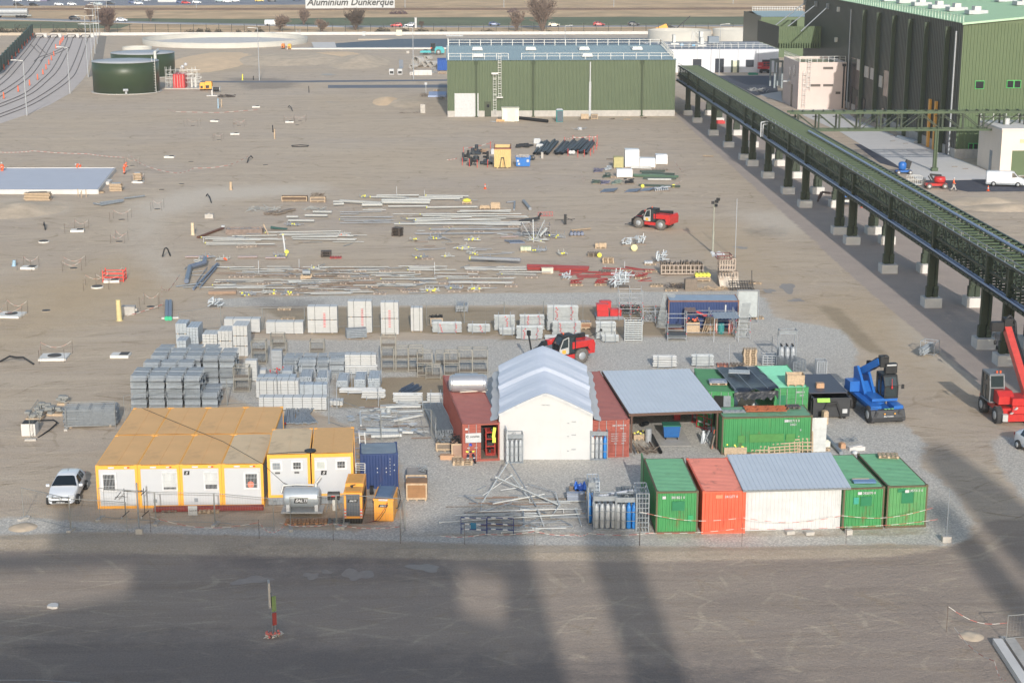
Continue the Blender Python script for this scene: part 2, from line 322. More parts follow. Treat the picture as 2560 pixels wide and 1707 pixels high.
for k,x,y,rx,ry in(('W1',1640,342,1.2,1.3),('W1',1500,330,.5,.4),('W1',1160,368,1.6,.8),('W1',1950,310,1.3,.9),('W1',1430,348,.8,.6),('R6',735,875,1.2,3.2),('R6',608,895,.8,1.6),('R6',795,960,1,1.2),('R6',420,600,1.2,1.0),('R1',2240,512,3.2,3),('R1',2270,700,2.4,.8),('A3',2,0,0,0)):
 if rx==0:continue
 c=g(k,x,y);pts=blob(c.x,c.y,rx*.6,ry*.65,30,0,.5);C.add([(x,y,.012)for x,y in pts],[tuple(Q(len(pts)))]);o=C.K('puddle',PUD);struct(o)
DRYG=mat('dry_grass',(198,164,120),.95,var=.35,scale=.05,stain=(120,104,76),SA=.5,SS=.03)
GRS=mat('green_grass',(98,108,74),.95,var=.2,scale=.04,stain=(120,112,84),SA=.5,SS=.02)
TARM=mat('far_tarmac',(140,140,145),.8,var=.1,scale=.05)
CARP=mat('car_park_tarmac',(128,130,140),.8,var=.12,scale=.05)
def strip(name,ptsP,z,mt):return sheet(name,[inv(x,y)for x,y in ptsP],z,mt)
strip('meadow',[(-900,86),(330,86),(870,86),(1800,84),(3200,80),(3600,10),(2560,-20),(-1500,-20),(-1500,60)],.05,DRYG)
strip('car_park',[(-900,17),(300,15),(900,12),(900,-25),(-1500,-25)],.10,CARP)
strip('grass_strip',[(310,56),(315,47),(600,49),(900,45),(1800,43),(3200,34),(3300,56),(1800,63),(950,66),(600,61)],.10,GRS)
strip('grass_verge',[(-600,76),(-600,50),(120,55),(330,62),(300,72),(0,73)],.10,GRS)
strip('highway',[(-900,50),(-900,37),(0,45.5),(200,50.5),(400,56.5),(860,65.5),(1200,66.5),(1800,64),(3300,56),(3300,61),(1800,67.5),(1200,70),(860,69.5),(400,61),(200,56),(0,50)],.15,TARM)
strip('highway_line',[(-900,49.2),(0,49.2),(200,55),(400,60),(860,68.6),(860,69.3),(400,60.8),(200,55.7),(0,50),(-900,50)],.19,WT)
RUST=mat('rusty_rail',(92,76,66),.7)
for yy in(24.5,26.2):
 pts=[inv(x,yy+(.0 if x<1500 else-(x-1500)*.004))for x in Q(-300,3200,250)]
 for a,b in zip(pts[:-1],pts[1:]):C.G(a+O(.35),b+O(.35),.5,.6)
C.t('railway_track',RUST,None,'distant single railway line crossing ^dry meadow <highway')
def MN(name,k,x,y,rx,ry,h,mt,LB,cat='mound'):
 c=g(k,x,y);n=14;V_=[];F_=[]
 for j in Q(n+1):
  for i in Q(n+1):
   u=i/n*2-1;v=j/n*2-1;r=math.hypot(u,v);z=h*max(0,1-r**1.6)*(1+.25*math.sin(5*u+x)*math.cos(4*v));V_.append((c.x+u*rx,c.y+v*ry,z-.03))
 for j in Q(n):
  for i in Q(n):a=j*(n+1)+i;F_.append((a,a+1,a+n+2,a+n+1))
 C.add(V_,F_,1);C.t(name,mt,None,LB,cat)
SAND=mat('orange_sand',(222,190,150),.95,var=.1,scale=.4,bump=.5,bscale=2);SM_=mat('heaped_soil',(196,176,150),.95,var=.2,scale=.4,bump=.8,bscale=1.5,stain=(160,144,124))
MN('sand_pile','A2',560,430,10,34,1.0,SAND,'broad pale sand heap$^pipework }green tanks','sand pile')
MN('sand_pile','A2',1950,365,7.5,17,.8,SAND,'round orange sand heap |dark lined pond','sand pile')
MN('sand_pile','A3',290,965,2.6,9,.7,SAND,'small orange sand heap {warehouse corner','sand pile')
MN('soil_pile','A3',500,985,4,9,.5,SM_,'low brown soil heap touching ^small orange sand heap','soil pile')
MN('soil_pile','A2',2250,430,8,22,1.6,SM_,'ridged grey soil heap }orange sand heap','soil pile')
MN('soil_pile','A2',1500,400,16,22,1.3,SM_,'long low grey soil heap {orange sand heap','soil pile')
MN('soil_pile','R6',2080,290,5,4,.6,SM_,'rough brown soil heap |white van','soil pile')
MN('soil_pile','R6',2250,330,6,3,.5,SM_,'rough brown soil heap at ^right picture edge','soil pile')
MN('soil_pile','W2',2110,625,.7,.7,.15,SM_,'small stony heap inside ^taped corner at bottom right','soil pile')
MN('soil_pile','W1',105,125,.9,.9,.2,SM_,'small gravelly heap@a dark hole at ^left end~gravel strip','soil pile')
MN('soil_pile','R4',120,340,6,7,.7,SM_,'low pale heap left below ^concrete slab','soil pile')
LINER=mat('navy_liner',(38,46,68),.45,var=.12,scale=.1,spec=.6)
a=inv(790,122);b=inv(1560,121);c=inv(1500,99,3.0)
yb=inv(1100,97.5,.3).y;yf=a.y
x0=a.x;x1=b.x+12
C.add([(x0-4,yf,.05),(x1,yf,.05),(x1+4,yb,.3),(x0+22,yb,.3),(x0+4,yf+18,.2)],[(0,1,2,3,4)])
o=C.K('pond_liner',LINER);tag(o,'long navy blue lined pond bank stretching <green warehouse','pond')
C.box(x0+10,x1+30,yb,yb+16,0,.29);C.box(-200,x1+150,yb+26,yb+27,0,.8);struct(C.K('embankment',mat('embankment_soil',(186,172,154),.95,var=.15,scale=.2)))
C.box(x0-8,x1+10,yf-3.2,yf-.6,0,.35);struct(C.K('pond_kerb',CC_))
sp=inv(*pp('A2',1880,283));C.add([(sp.x-3.5,sp.y+.5,.1),(sp.x+3,sp.y-.2,.1),(sp.x+1,sp.y+22,.4),(sp.x-6,sp.y+22,.4)],[(0,1,2,3)]);C.t('concrete_ramp',CC_,None,'pale concrete ramp lying on ^left end~navy pond liner','ramp')
def ring(name,c,r,h,t,mt,LB,n=64,inner=None,cat='basin'):
 root=TH(name,LB,cat,(c.x,c.y,0));vs=[];fs=[]
 for rr,z in((r,0),(r,h),(r-t,h),(r-t,.1)):
  for i in Q(n):a=2*math.pi*i/n;vs.append((rr*math.cos(a),rr*math.sin(a),z))
 for k in Q(3):
  for i in Q(n):fs.append((k*n+i,k*n+(i+1)%n,(k+1)*n+(i+1)%n,(k+1)*n+i))
 C.add(vs,fs,1);C.K('wall',mt,root);C.cyl((0,0,0),(0,0,.1),r-t,n=n);C.K('floor',inner or CC_,root);return root
CW=mat('basin_concrete',(196,192,182),.85,var=.06,scale=.3,stain=(190,184,174),SA=.4,SS=.1)
c=(inv(328,108)+inv(745,108))/2;rr=(inv(745,108)-inv(328,108)).length/2
cb_=inv(536,122);bas=ring('settling_basin',Vx((cb_.x,cb_.y+rr,0)),rr*.98,1.5,.4,CW,'very large round open concrete basin <green tanks')
ang=math.radians(35);bx,by=rr*math.cos(ang),rr*math.sin(ang)
for s_ in(-1.2,1.2):C.G((bx+s_*.5,by,0),(bx+s_*.5,by,3),.1)
for z_ in np.arange(.5,3,.5):C.G((bx-.6,by,z_),(bx+.6,by,z_),.08)
C.K('access_ladder',GV,bas)
ring('small_basin',inv(343,126),rr*.165,1.0,.2,CW,'small round white concrete basin |large basin',n=32)
def tanklid(px0,px1,py,ytop,LB):
 cx=inv((px0+px1)/2,py);r=(inv(px1,py)-inv(px0,py)).length/2;c=Vx((cx.x,cx.y+r,0));h=hz(cx.x,cx.y,ytop);return ring('water_tank',c,r,h,.4,CW,LB,n=48,cat='tank')
tanklid(1629,1790,112,80,'white round water tank <white flat roofed building')
tanklid(1790,1905,110,76,'second white round water tank$^canopy, partly hidden by pipework')
YARD=mat('rail_yard_concrete',(196,184,176),.9,var=.07,scale=.4,stain=(168,156,150),SA=.4,SS=.2)
sheet('rail_yard',[inv(*p)for p in[pp('A1',x,y)for x,y in((395,385),(1120,385),(1085,430),(1030,600),(985,830),(940,900),(790,1060),(560,1190),(300,1300),(0,1400),(-900,1700),(-900,900),(0,790),(0,750),(375,400))]],.02,YARD)
sheet('service_path',[inv(*pp('A1',x,y))for x,y in((1120,400),(1205,410),(1165,670),(1110,830),(1000,880),(1045,700))],.014,mat('path_soil',(140,130,118),.95,var=.15,scale=.5))
RAIL=mat('steel_rail',(104,92,84),.6,var=.2)
tracks=[[(410,415),(330,530),(250,630),(130,770),(0,905),(-300,1130)],[(575,420),(500,540),(440,640),(350,770),(250,880),(0,1050),(-300,1210)],[(770,425),(730,530),(670,650),(580,800),(470,910),(280,1060),(0,1180),(-300,1290)],[(940,425),(880,600),(800,790),(730,890),(560,1020),(290,1180),(0,1295),(-300,1400)],[(730,535),(600,600),(450,650),(385,700)],[(345,505),(400,560),(450,610)]]
labs=['leftmost curved railway siding$^green screen wall','second railway siding from ^green screen wall','third railway siding, curving$^orange posts','rightmost railway siding, along ^edge~rail yard','connecting turnout track crossing between ^middle sidings','short crossing track between ^two left sidings']
offs=[(82,0),(75,5),(78,-5),(68,-5),(60,10),(78,0)]
def smooth(pts,n=5):
 out=[]
 for i in Q(len(pts)-1):
  p0=pts[max(i-1,0)];p1=pts[i];p2=pts[i+1];p3=pts[min(i+2,len(pts)-1)]
  for k in Q(n):
   t=k/n;out.append(.5*((2*p1)+(p2-p0)*t+(2*p0-5*p1+4*p2-p3)*t*t+(3*p1-p0-3*p2+p3)*t**3))
 return out+[pts[-1]]
for pts,lb in zip(tracks,labs):
 w=smooth([inv(*pp('A1',x,y))for x,y in pts]);root=TH('railway_siding',lb,'railway track',(w[0].x,w[0].y,0),0,'railway sidings');o0=Vx((w[0].x,w[0].y,0));w=[p-o0 for p in w]
 L_=[];R_=[]
 for i,p in EN(w):
  d=(w[min(i+1,len(w)-1)]-w[max(i-1,0)]).normalized();nn=Vx((d.y,-d.x,0));sc=1.55
  L_.append(p);R_.append(p-nn*sc if nn.x<0 else p+nn*sc)
 for line in(L_,R_):
  for a,b in zip(line[:-1],line[1:]):C.G(a+O(.08),b+O(.08),.15,.1)
  C.K('rail',RAIL,root)
for i,(x,w_)in EN(((410,80),(575,80),(765,90),(925,95))):
 a=g('A1',x,430);b=g('A1',x+w_,430);
 for q in(a,b):C.G((q.x,q.y-4,.1),(q.x,q.y,.7),.2);C.G((q.x,q.y,0),(q.x,q.y,.9),.2)
 C.G((a.x,a.y,.85),(b.x,b.y,.85),.3,.3);C.mi=1;C.box(a.x-.6,b.x+.6,a.y+2,a.y+2.6,0,1.2)
 C.t('buffer_stop',[RAIL,CC_],None,['leftmost','second from ^left','third from ^left','rightmost'][i]+' buffer stop at ^far end~rail yard',group='buffer stops')
a=g('A1',372,395);b=g('A1',-40,860);C.G(a+O(1.7),b+O(1.7),.3,3.4);C.mi=1
n=16
for i in Q(n):p=a.lerp(b,(i+.5)/n);C.box(p.x-.25,p.x+.25,p.y-.3,p.y+.3,0,3.6)
C.t('screen_wall',[mat('teal_panel',(22,72,62),.6,var=.05),mat('teal_post',(18,58,50),.6)],None,'long dark green screen wall along ^left side~rail yard','wall')
def opost():
 r=TH('marker_post','','marker post',(0,0,0),0,'orange marker posts in ^rail yard');C.cyl((0,0,.05),(0,0,1.3),.16,.11,n=8);C.K('post',ORG,r);C.box(-.25,.25,-.25,.25,0,.06);C.K('foot',DARK,r);return r
pr=opost();k=0
wallrow=[(373,425),(343,460),(310,495),(281,525),(250,558),(213,605),(177,645),(137,690),(95,740),(46,790)]
midrow=[(716,455),(703,475),(690,495),(678,515),(633,555),(610,635),(582,685),(554,735),(522,788),(487,845),(427,905),(336,970),(207,1040),(44,1118)]
for i,(x,y)in EN(wallrow+midrow):
 lab=('%s orange marker post from ^far end along ^green wall'%ORD[i])if i<10 else('%s orange marker post from ^far end in ^row between ^middle sidings'%ORD[i-10])
 p=g('A1',x,y);
 if k==0:pr.location=p;pr['label']=lab;k=1
 else:dup(pr,p,0,lab)
def lamp(kx,base,topy,LB,arms=((1,),),r=.12):
 p=g(kx,*base);h=hz(p.x,p.y,pp(kx,0,topy)[1]);root=TH('street_lamp',LB,'street lamp',(p.x,p.y,0),0,'street lamps');C.cyl((0,0,0),(0,0,h),r,r*.55,n=8);C.K('pole',GV,root)
 for s_ in arms:
  C.G((0,0,h),(s_*1.5,0,h+.15),.09);C.box(min(s_*1.2,s_*2.2),max(s_*1.2,s_*2.2),-.2,.2,h+.08,h+.22);C.K('lamp_head',PS_,root)
 return root
lamp('A1',(305,1310),690,'tall lamp post nearest ^camera at ^edge~rail yard',(-1,))
lamp('A1',(792,1060),540,'second nearest lamp post at ^rail yard edge, {green tank',(-1,))
lamp('A1',(998,875),185,'third lamp post along ^right edge~rail yard',(-1,1));lamp('A1',(1044,730),275,'fourth lamp post along ^right edge~rail yard',(-1,1))
lamp('A1',(1075,610),105,'fifth lamp post along ^right edge~rail yard',(-1,1));lamp('A1',(1100,500),60,'sixth lamp post along ^right edge~rail yard',(-1,1));lamp('A1',(1122,405),40,'farthest lamp post at ^end~rail yard edge',(-1,))
lamp('A1',(965,385),280,'short lamp post standing <rightmost buffer stop',(-1,1))
lamp('A2',(1125,640),50,'tall lamp post on ^open ground between ^sand heaps',(-1,));lamp('A3',(605,720),135,'tall lamp post$^concrete rings {warehouse',(-1,))
lamp('A3',(2318,340),115,'lamp post rising <warehouse roof',(1,));lamp('A4',(803,860),280,'thin lamp post |white flat roofed building',(1,),.09)
for i,(k,x,y,t)in EN((('A1',1207,105,-30),('A1',2222,108,-30),('R2',445,55,-60),('R2',1121,55,-60),('R2',1872,50,-60),('A4',962,48,-60),('A1',183,105,-30))):
 lamp(k,(x,y),t,['thin far lamp post {company sign near ^parked cars','thin far lamp post <left meadow','thin far lamp post }company sign','thin far lamp post in ^meadow above ^pair of bare trees','thin far lamp post in ^meadow }tall bare tree','thin far lamp post in ^meadow$^green canopy','leftmost far lamp post above ^tanker truck'][i],(1,),.16)
a=inv(-300,88.3);xs=np.linspace(inv(40,88).x,inv(1900,86).x,60)
POST=mat('dark_fence_post',(52,54,50),.6)
yf_=inv(900,87).y;root=TH('mesh_fence','long dark mesh boundary fence along ^near side~meadow','fence',(0,yf_+1.5,0))
for x_ in xs:
 C.G((x_,0,0),(x_,0,3.4),.16);C.K('post',POST,root)
C.G((xs[0],0,3.2),(xs[-1],0,3.2),.08);C.G((xs[0],0,1.6),(xs[-1],0,1.6),.06);C.G((xs[0],0,.3),(xs[-1],0,.3),.08);C.K('rail',POST,root)
C.box(inv(240,88).x,inv(1700,88).x,yf_-1.5,yf_-.7,0,.9);C.t('kerb_wall',CC_,None,'low pale concrete wall |far mesh fence','wall')
BARK=mat('bare_bark',(104,88,78),.9,var=.2);TWIG=mat('bare_twigs',(122,104,92),.9,var=.3,scale=.5);TWIGP=mat('purple_twigs',(96,76,84),.9,var=.3,scale=.5);BUSH=mat('dark_bush_leaves',(74,70,58),.95,var=.4,scale=.6)
def BTr(k,x,y,wpx,toppy,LB,mt=TWIG,dens=240,name='bare_tree'):
 p=g(k,x,y);h=hz(p.x,p.y,pp(k,0,toppy)[1]);s_=RG[k][2];w=(inv(pp(k,x,y)[0]+wpx*s_/2,pp(k,x,y)[1])-inv(pp(k,x,y)[0]-wpx*s_/2,pp(k,x,y)[1])).length/2
 root=TH(name,LB,'tree',(p.x,p.y,0));tips=[]
 for i in Q(7):
  a=U(0,6.28);r=w*U(.3,.8);m=Vx((math.cos(a)*r*.4,math.sin(a)*r*.4,h*U(.25,.4)));q=Vx((math.cos(a)*r,math.sin(a)*r,h*U(.55,.85)));C.cyl((0,0,0),m,.035*h,.022*h,n=5);C.cyl(m,q,.022*h,.008*h,n=5);tips+=[m,q,m.lerp(q,.5)]
 C.K('trunk',BARK,root)
 for i in Q(dens):
  b=random.choice(tips);a=U(0,6.28);e=Vx((math.cos(a)*w*U(.1,.6),math.sin(a)*w*U(.1,.6),h*U(.0,.4)));q=b+e
  d=((q.x/w)**2+(q.y/w)**2+((q.z-h*.55)/(h*.5))**2)
  if d>1.5:q=b+e*.5
  C.G(b,q,.1);
  for _ in Q(2):e2=Vx((U(-.12,.12)*w*1.4,U(-.12,.12)*w,U(.02,.14)*h));m=b.lerp(q,U(.4,1));C.G(m,m+e2,.08)
 C.K('crown',mt,root);return root
def bush(k,x,y,wpx,hpx,LB,mt=BUSH,n=340):
 p=g(k,x,y);s_=RG[k][2];P0=pp(k,x,y);w=(inv(P0[0]+wpx*s_/2,P0[1])-inv(P0[0]-wpx*s_/2,P0[1])).length/2;h=hz(p.x,p.y,P0[1]-hpx*s_)
 for i in Q(n):
  a=U(0,6.28);r=math.sqrt(rnd())*w;z=U(.0,1)*h*(1-(r/w)**2*.8)*(.8+.3*math.sin(3*a+x));c=Vx((math.cos(a)*r,math.sin(a)*r*.7,max(.2,z)));e=Vx((U(-1,1),U(-1,1),U(-.2,1)))*h*.13;f=Vx((U(-1,1),U(-1,1),U(-1,1)))*h*.09
  C.add([c-f,c+f,c+e],[(0,1,2)]);C.G((c.x*.6,c.y*.6,0)if i%9==0 else c-f,c+e,.06)
 o=C.K('bush',mt,None,(p.x,p.y,0));return tag(o,LB,'bush')
BTr('R2',1385,215,230,-10,'tall wide bare tree, ^larger~pair <warehouse',dens=420)
BTr('R2',1205,215,130,85,'shorter bare tree {tall bare tree <warehouse',dens=260)
BTr('R2',105,208,160,75,'dark rounded bare tree below ^company sign',mat('dark_twigs',(88,76,66),.9,var=.3),dens=420)
BTr('R1',1030,148,75,70,'small reddish bare tree in ^meadow above ^green strip')
BTr('R1',2075,175,105,70,'feathery bare tree }white van on ^highway');BTr('R1',1905,215,150,110,'low spreading bare tree just }white van',dens=300)
BTr('R1',740,228,175,68,'broad brown bare tree cluster$^rail yard lamps',mat('brown_twigs',(104,84,76),.9,var=.3),dens=480)
BTr('R1',620,150,80,35,'small bare tree <lamp posts {white car');BTr('R1',2200,225,110,140,'low bare tree above ^left end~navy pond')
BTr('R1',170,125,60,60,'bare tree right <tanker truck');BTr('R2',560,190,45,150,'little dark tree }white car on ^highway',mat('dark_twigs',(88,76,66)),dens=160)
bush('R2',400,98,130,42,'purple bare bush right below ^company sign',TWIGP);bush('R2',1185,88,90,36,'purple bare bush$^top~tall bare tree',TWIGP)
for i,(k,x,y,w,h,l)in EN((('R1',20,225,110,40,'dark red brown bush at ^left picture edge'),('R1',140,222,160,48,'wide dark bush <screen wall'),('R1',410,228,150,42,'dark evergreen bush <left buffer stops'),('R1',560,228,160,48,'dark evergreen bush <right buffer stops'),('R1',1300,232,90,32,'first low dark bush in ^row before ^large basin'),('R1',1365,230,60,42,'second dark bush in ^row before ^large basin'),('R1',1425,230,50,38,'third dark bush in ^row before ^large basin'),('R1',1495,230,60,36,'fourth dark bush in ^row before ^large basin'),('R1',1630,230,50,28,'fifth low dark bush in ^row before ^large basin'),('R1',1700,230,60,28,'sixth low dark bush in ^row before ^large basin'),('R1',1775,228,70,44,'dark bush at ^top~tall lamp post'),('R2',290,222,110,44,'dark bush below ^red car on ^highway'),('R2',430,218,90,30,'low dark bush below ^white car on ^highway'),('R2',560,222,100,34,'low dark bush }white marker pillar'),('R2',700,225,80,26,'low dark bush {white railed platform'),('R2',1010,225,120,30,'low brown bush }white railed platform'),('R2',1430,225,60,20,'low brown bush }tall bare tree'))):bush(k,x,y,w,h,l)
def carmesh(L=4.1,Wd=1.75,Ht=1.45,kind='hatch'):
 if kind=='hatch':S=[(-.5,.70,.50,.52,.60),(-.47,.86,.62,.66,.74),(-.40,.93,.72,.80,.80),(-.27,.97,.84,.90,.84),(-.20,.98,.93,.96,.82),(-.03,.99,.95,1.42,.66),(.12,.99,.97,1.45,.67),(.30,.99,1.0,1.42,.64),(.42,.95,1.02,1.22,.62),(.47,.90,.98,1.04,.72),(.5,.80,.62,.70,.70)]
 elif kind=='van':S=[(-.5,.80,.70,.80,.70),(-.47,.92,.90,.98,.80),(-.40,.97,1.05,1.12,.84),(-.34,.98,1.15,1.22,.84),(-.22,.99,1.2,1.86,.80),(-.15,.99,1.2,1.92,.82),(.2,1,1.2,1.93,.84),(.47,1,1.2,1.92,.84),(.5,.98,1.1,1.85,.82)]
 vs=[];fs=[];zb=.28
 for y,hw,zbelt,zt,rw in S:
  y*=L;k=Wd/2;zt=zt*Ht/(1.45 if kind=='hatch' else 1.93)
  zbelt=min(zbelt,zt)
  for x,z in((-hw*.93,zb),(-hw,.5),(-hw*.985,zbelt*.85),(-hw*.95,zbelt),(-rw,zt-.05 if zt-zbelt>.2 else zt-.01),(-rw*.8,zt),(0,zt+.02),(rw*.8,zt),(rw,zt-.05 if zt-zbelt>.2 else zt-.01),(hw*.95,zbelt),(hw*.985,zbelt*.85),(hw,.5),(hw*.93,zb)):vs.append((x*k,y,z))
 n=13;m=len(S)
 for i in Q(m-1):
  for j in Q(n-1):fs.append((i*n+j,(i+1)*n+j,(i+1)*n+j+1,i*n+j+1))
 fs.append(tuple(Q(n)));fs.append(tuple(Q((m-1)*n+n-1,(m-1)*n-1,-1)));fs.append(tuple([i*n for i in Q(m)]+[i*n+n-1 for i in Q(m-1,-1,-1)]))
 return vs,fs,S
def car(name,LB,loc,rz,paint,kind='hatch',L=4.1,Wd=1.75,Ht=1.45,det=0,group=None,cat='car'):
 root=TH(name,LB,cat,loc,rz,group);vs,fs,S=carmesh(L,Wd,Ht,kind);C.add(vs,fs,1);body=C.K('body',paint,root)
 k=Wd/2;n=13
 def quad(C,idx,off):
  P=[Vx(vs[i])for i in idx];nn=(P[1]-P[0]).cross(P[2]-P[0]).normalized()*off
  c=sum(P,Vx())/4;P=[c+(p-c)*.93+nn for p in P];C.add(P,[(0,1,2,3)]);
 ws=4 if kind=='hatch' else 3
 A_=[Vx(vs[ws*n+j])for j in(3,5,7,9)];B_=[Vx(vs[(ws+1)*n+j])for j in(4,5,7,8)];e=Vx((0,-.03,.035));c=sum(A_+B_,Vx())/8;A_=[Vx((p.x,p.y,vs[ws*n+3][2]+.01))if i in(0,3)else p for i,p in EN(A_)];C.add([c+(p-c)*.93+e for p in A_+B_],[(0,1,5,4),(1,2,6,5),(2,3,7,6)]);C.K('windscreen',GLS,root)
 if kind=='hatch':
  P=[Vx(vs[8*n+8]),Vx(vs[8*n+4]),Vx(vs[7*n+4]),Vx(vs[7*n+8])];c=sum(P,Vx())/4;C.add([c+(p-c)*.9+Vx((0,.04,.06))for p in P],[(0,1,2,3)]);C.K('rear_window',GLS,root)
 segs=[(5,6),(6,7)]if kind=='hatch' else[(4,5),]
 for sgn,(bl,tp)in((-1,(3,4)),(1,(9,8))):
  segl=segs
  for a,b in segl:
   P=[Vx(vs[a*n+bl]),Vx(vs[b*n+bl]),Vx(vs[b*n+tp]),Vx(vs[a*n+tp])];
   if a==segs[0][0]:P[0]=Vx(vs[(a-1)*n+bl]).lerp(P[0],.35 if kind=='hatch' else.0)
   c=sum(P,Vx())/4;C.add([c+(p-c)*.88+Vx((sgn*.025,0,0))for p in P],[(0,1,2,3)if sgn>0 else(3,2,1,0)])
  C.K('side_window',GLS,root)
 wr=.31 if kind=='hatch' else.34
 for yy in(-.32*L,.31*L):
  for sgn in(-1,1):
   C.lt((sgn*k*.985-.1,yy,wr),[(wr*.6,-.02),(wr,.0),(wr,.2),(wr*.6,.22)],16,'x');w=C.K('wheel',DARK,root)
   if det:C.lt((sgn*k*.985-.1,yy,wr),[(wr*.58,-.035),(wr*.62,.1),(wr*.58,.235)],12,'x');C.K('rim',GV,w)
 for sgn in(-1,1):
  C.cx_((sgn*k*.72,-.468*L,.70 if kind=='hatch' else.85),(.34,.22,.14),rz=sgn*.35,rx=-.3);C.K('headlight',mat('headlight_glass',(170,176,184),.15,spec=.9),root)
  if det:C.cx_((sgn*(k+.12),-.17*L,1.0 if kind=='hatch' else 1.15),(.2,.1,.14));C.K('wing_mirror',paint,root)
  C.cx_((sgn*k*.78,.487*L,.85),(.18,.06,.2));C.K('tail_light',mat('tail_light',(150,25,25),.3),root)
 if det:
  C.cx_((0,-.503*L,.40),(1.0,.06,.16));C.cx_((0,-.485*L,.64),(1.1,.06,.05));C.K('grille',BK,root)
  C.cx_((0,-.515*L,.36),(.5,.03,.11));C.K('number_plate',WT,root)
 return root
def paint(nm,c):return mat('car_paint_'+nm,c,.25,.1,var=.03,spec=.7)
PW=paint('white',(222,226,232));PB=paint('black',(30,34,44));PR=paint('red',(190,40,44));PS=paint('silver',(150,168,176));PY=paint('yellow',(220,190,90));PBL=paint('blue',(60,84,130));PCR=paint('cream',(220,210,180))
a=g('B6',205,690);b=g('B6',600,712);loc,rz,w=FR(a,b);d=Vx((math.cos(rz),math.sin(rz),0));back=Vx((-d.y,d.x,0));L_=4.06
mid=a.lerp(b,.5)
tgt=g('B6',770,480);rzc=math.atan2(tgt.y-b.y,tgt.x-b.x)-R(90)
rzc=R(1.5);hb=car('white_hatchback','white hatchback parked nose forward on ^dirt {yellow cabins',(mid.x+.05+.0,mid.y+2.0,0),rzc,PW,det=1,L=4.06,Wd=1.75)
y_=-2.09;
for s_ in(-1,1):C.G((0,y_,.70),(s_*.09,y_,.60),.035);C.G((0,y_,.50),(s_*.09,y_,.60),.035)
C.K('badge',GV,hb);text('EX-292-WA',.1,BK,hb,(0,-2.115,.36),name='plate_lettering',bold=.002)
C.cyl((0,.6,1.44),(0,.72,1.62),.012,n=5);C.K('aerial',BK,hb)
cars=[('A1',210,70,PB,'black'),('A1',385,70,PB,'black'),('A1',670,66,PW,'white'),('A1',815,64,PW,'white'),('A1',1110,58,PS,'silver'),('A1',1250,56,PB,'black'),('A1',1505,44,PBL,'blue'),('A1',1570,54,PW,'white'),('A1',2045,42,PBL,'blue'),('A1',2105,48,PR,'red'),('A1',2225,42,PW,'white'),('A1',200,22,PW,'white'),('A1',360,20,PW,'white'),('R1',1500,16,PS,'silver'),('R1',1555,20,PW,'white'),('R1',1610,15,PW,'white'),('R1',1775,14,PY,'yellow'),('R1',1860,14,PB,'black'),('R1',2030,8,PBL,'blue'),('R1',1000,10,PW,'white'),('R1',940,26,PW,'white')]
names=['near ^left end~car park','second in ^far car park from ^left','}brown shrub in ^far car park','beside ^first white one, }pole','half way along ^left part~car park','}silver one by ^thin lamp post','leftmost of a pair above ^meadow','}blue one above ^meadow','{red car in ^far car park','between a blue`a white car in ^far car park','}red car in ^far car park','in ^back row above ^leftmost black car','in ^back row above ^second black car','left of two white cars near ^car park middle','immediately }silver car mid car park','last of three cars mid car park','alone in its colour near ^company sign','}yellow car in ^far car park','closest to ^company sign','in ^back row before ^white fence','|back row near ^car park middle']
for(k,x,y,p,cn),ln in zip(cars,names):
 q=g(k,x,y);car('parked_car','distant %s parked car %s'%(cn,ln),(q.x,q.y,0),R(90)+U(-.1,.1),p,group='cars parked in ^far car park')
for k,x,y,p,l,dr in(('A1',845,232,PB,'dark car driving on ^highway {lamp posts',1),('A1',1378,252,PW,'white car driving on ^highway }lamp posts',1),('R2',385,190,PR,'red car driving on ^highway {white marker pillar',-1),('R2',480,187,PW,'white car driving on ^highway$^white marker pillar',-1),('R2',1055,182,PBL,'blue car driving on ^highway {bare trees',1),('R2',1462,186,PCR,'pale yellow car driving on ^highway }tall bare tree',1),('R2',1770,182,PR,'red car driving on ^highway }pale yellow car',1),('R2',2008,181,PB,'dark grey car driving on ^highway, rightmost of all',1)):
 q=g(k,x,y);car('passing_car',l,(q.x,q.y,.2),R(90)*dr,p,group='cars driving on ^highway')
q=g('R1',1862,180);car('delivery_van','white van driving on ^highway above ^large basin',(q.x,q.y,.2),R(90),PW,'van',L=5.2,Wd=1.95,Ht=2.0,cat='van')
a=g('A5',1745,1400);b=g('A5',2195,1415);loc,rz,w=FR(a,b)
vn=car('delivery_van','white delivery van@grey bumpers parked on dark asphalt at ^right edge',(a.x+2.4,a.y+1.0,0),R(90)+rz,PW,'van',L=5.0,Wd=1.9,Ht=2.0,det=1,cat='van')
C.box(-.97,.97,-2.3,2.45,.28,.5);C.K('bumper_trim',GD,vn)
q=g('B4',640,1395);car('parked_car','white car@a black lower bumper, half cut by ^right picture edge',(q.x+1.5,q.y+1.7,0),R(12),PW,det=1,L=4.2,Wd=1.8)
q=g('A1',170,208);t=TH('tanker_truck','silver tanker truck driving on ^highway at top left','truck',(q.x,q.y,.2));C.cyl((-6,0,2.3),(5,0,2.3),1.15,n=16);C.box(-5.6,4.8,-.9,.9,.9,1.2);C.K('tank',GV,t);C.box(-9.6,-7.2,-1.2,1.2,.6,3.3);C.box(-9,6.3,-.5,.5,.7,1);C.K('cab',PS,t);C.box(-9.62,-9.4,-1.1,1.1,1.9,2.9);C.K('windscreen',GLS,t)
for x_ in(-8.6,-5.8,1,2.4,3.8):
 for s_ in(-1,1):C.cyl((x_,s_*1.2-.15,.5),(x_,s_*1.2+.15,.5),.5,n=12);C.K('wheel',DARK,t)
a=inv(764,25);b=inv(987,24);loc,rz,w=FR(a,b);t=TH('company_sign','large white board sign@black slanted lettering on many short legs','sign',loc,rz)
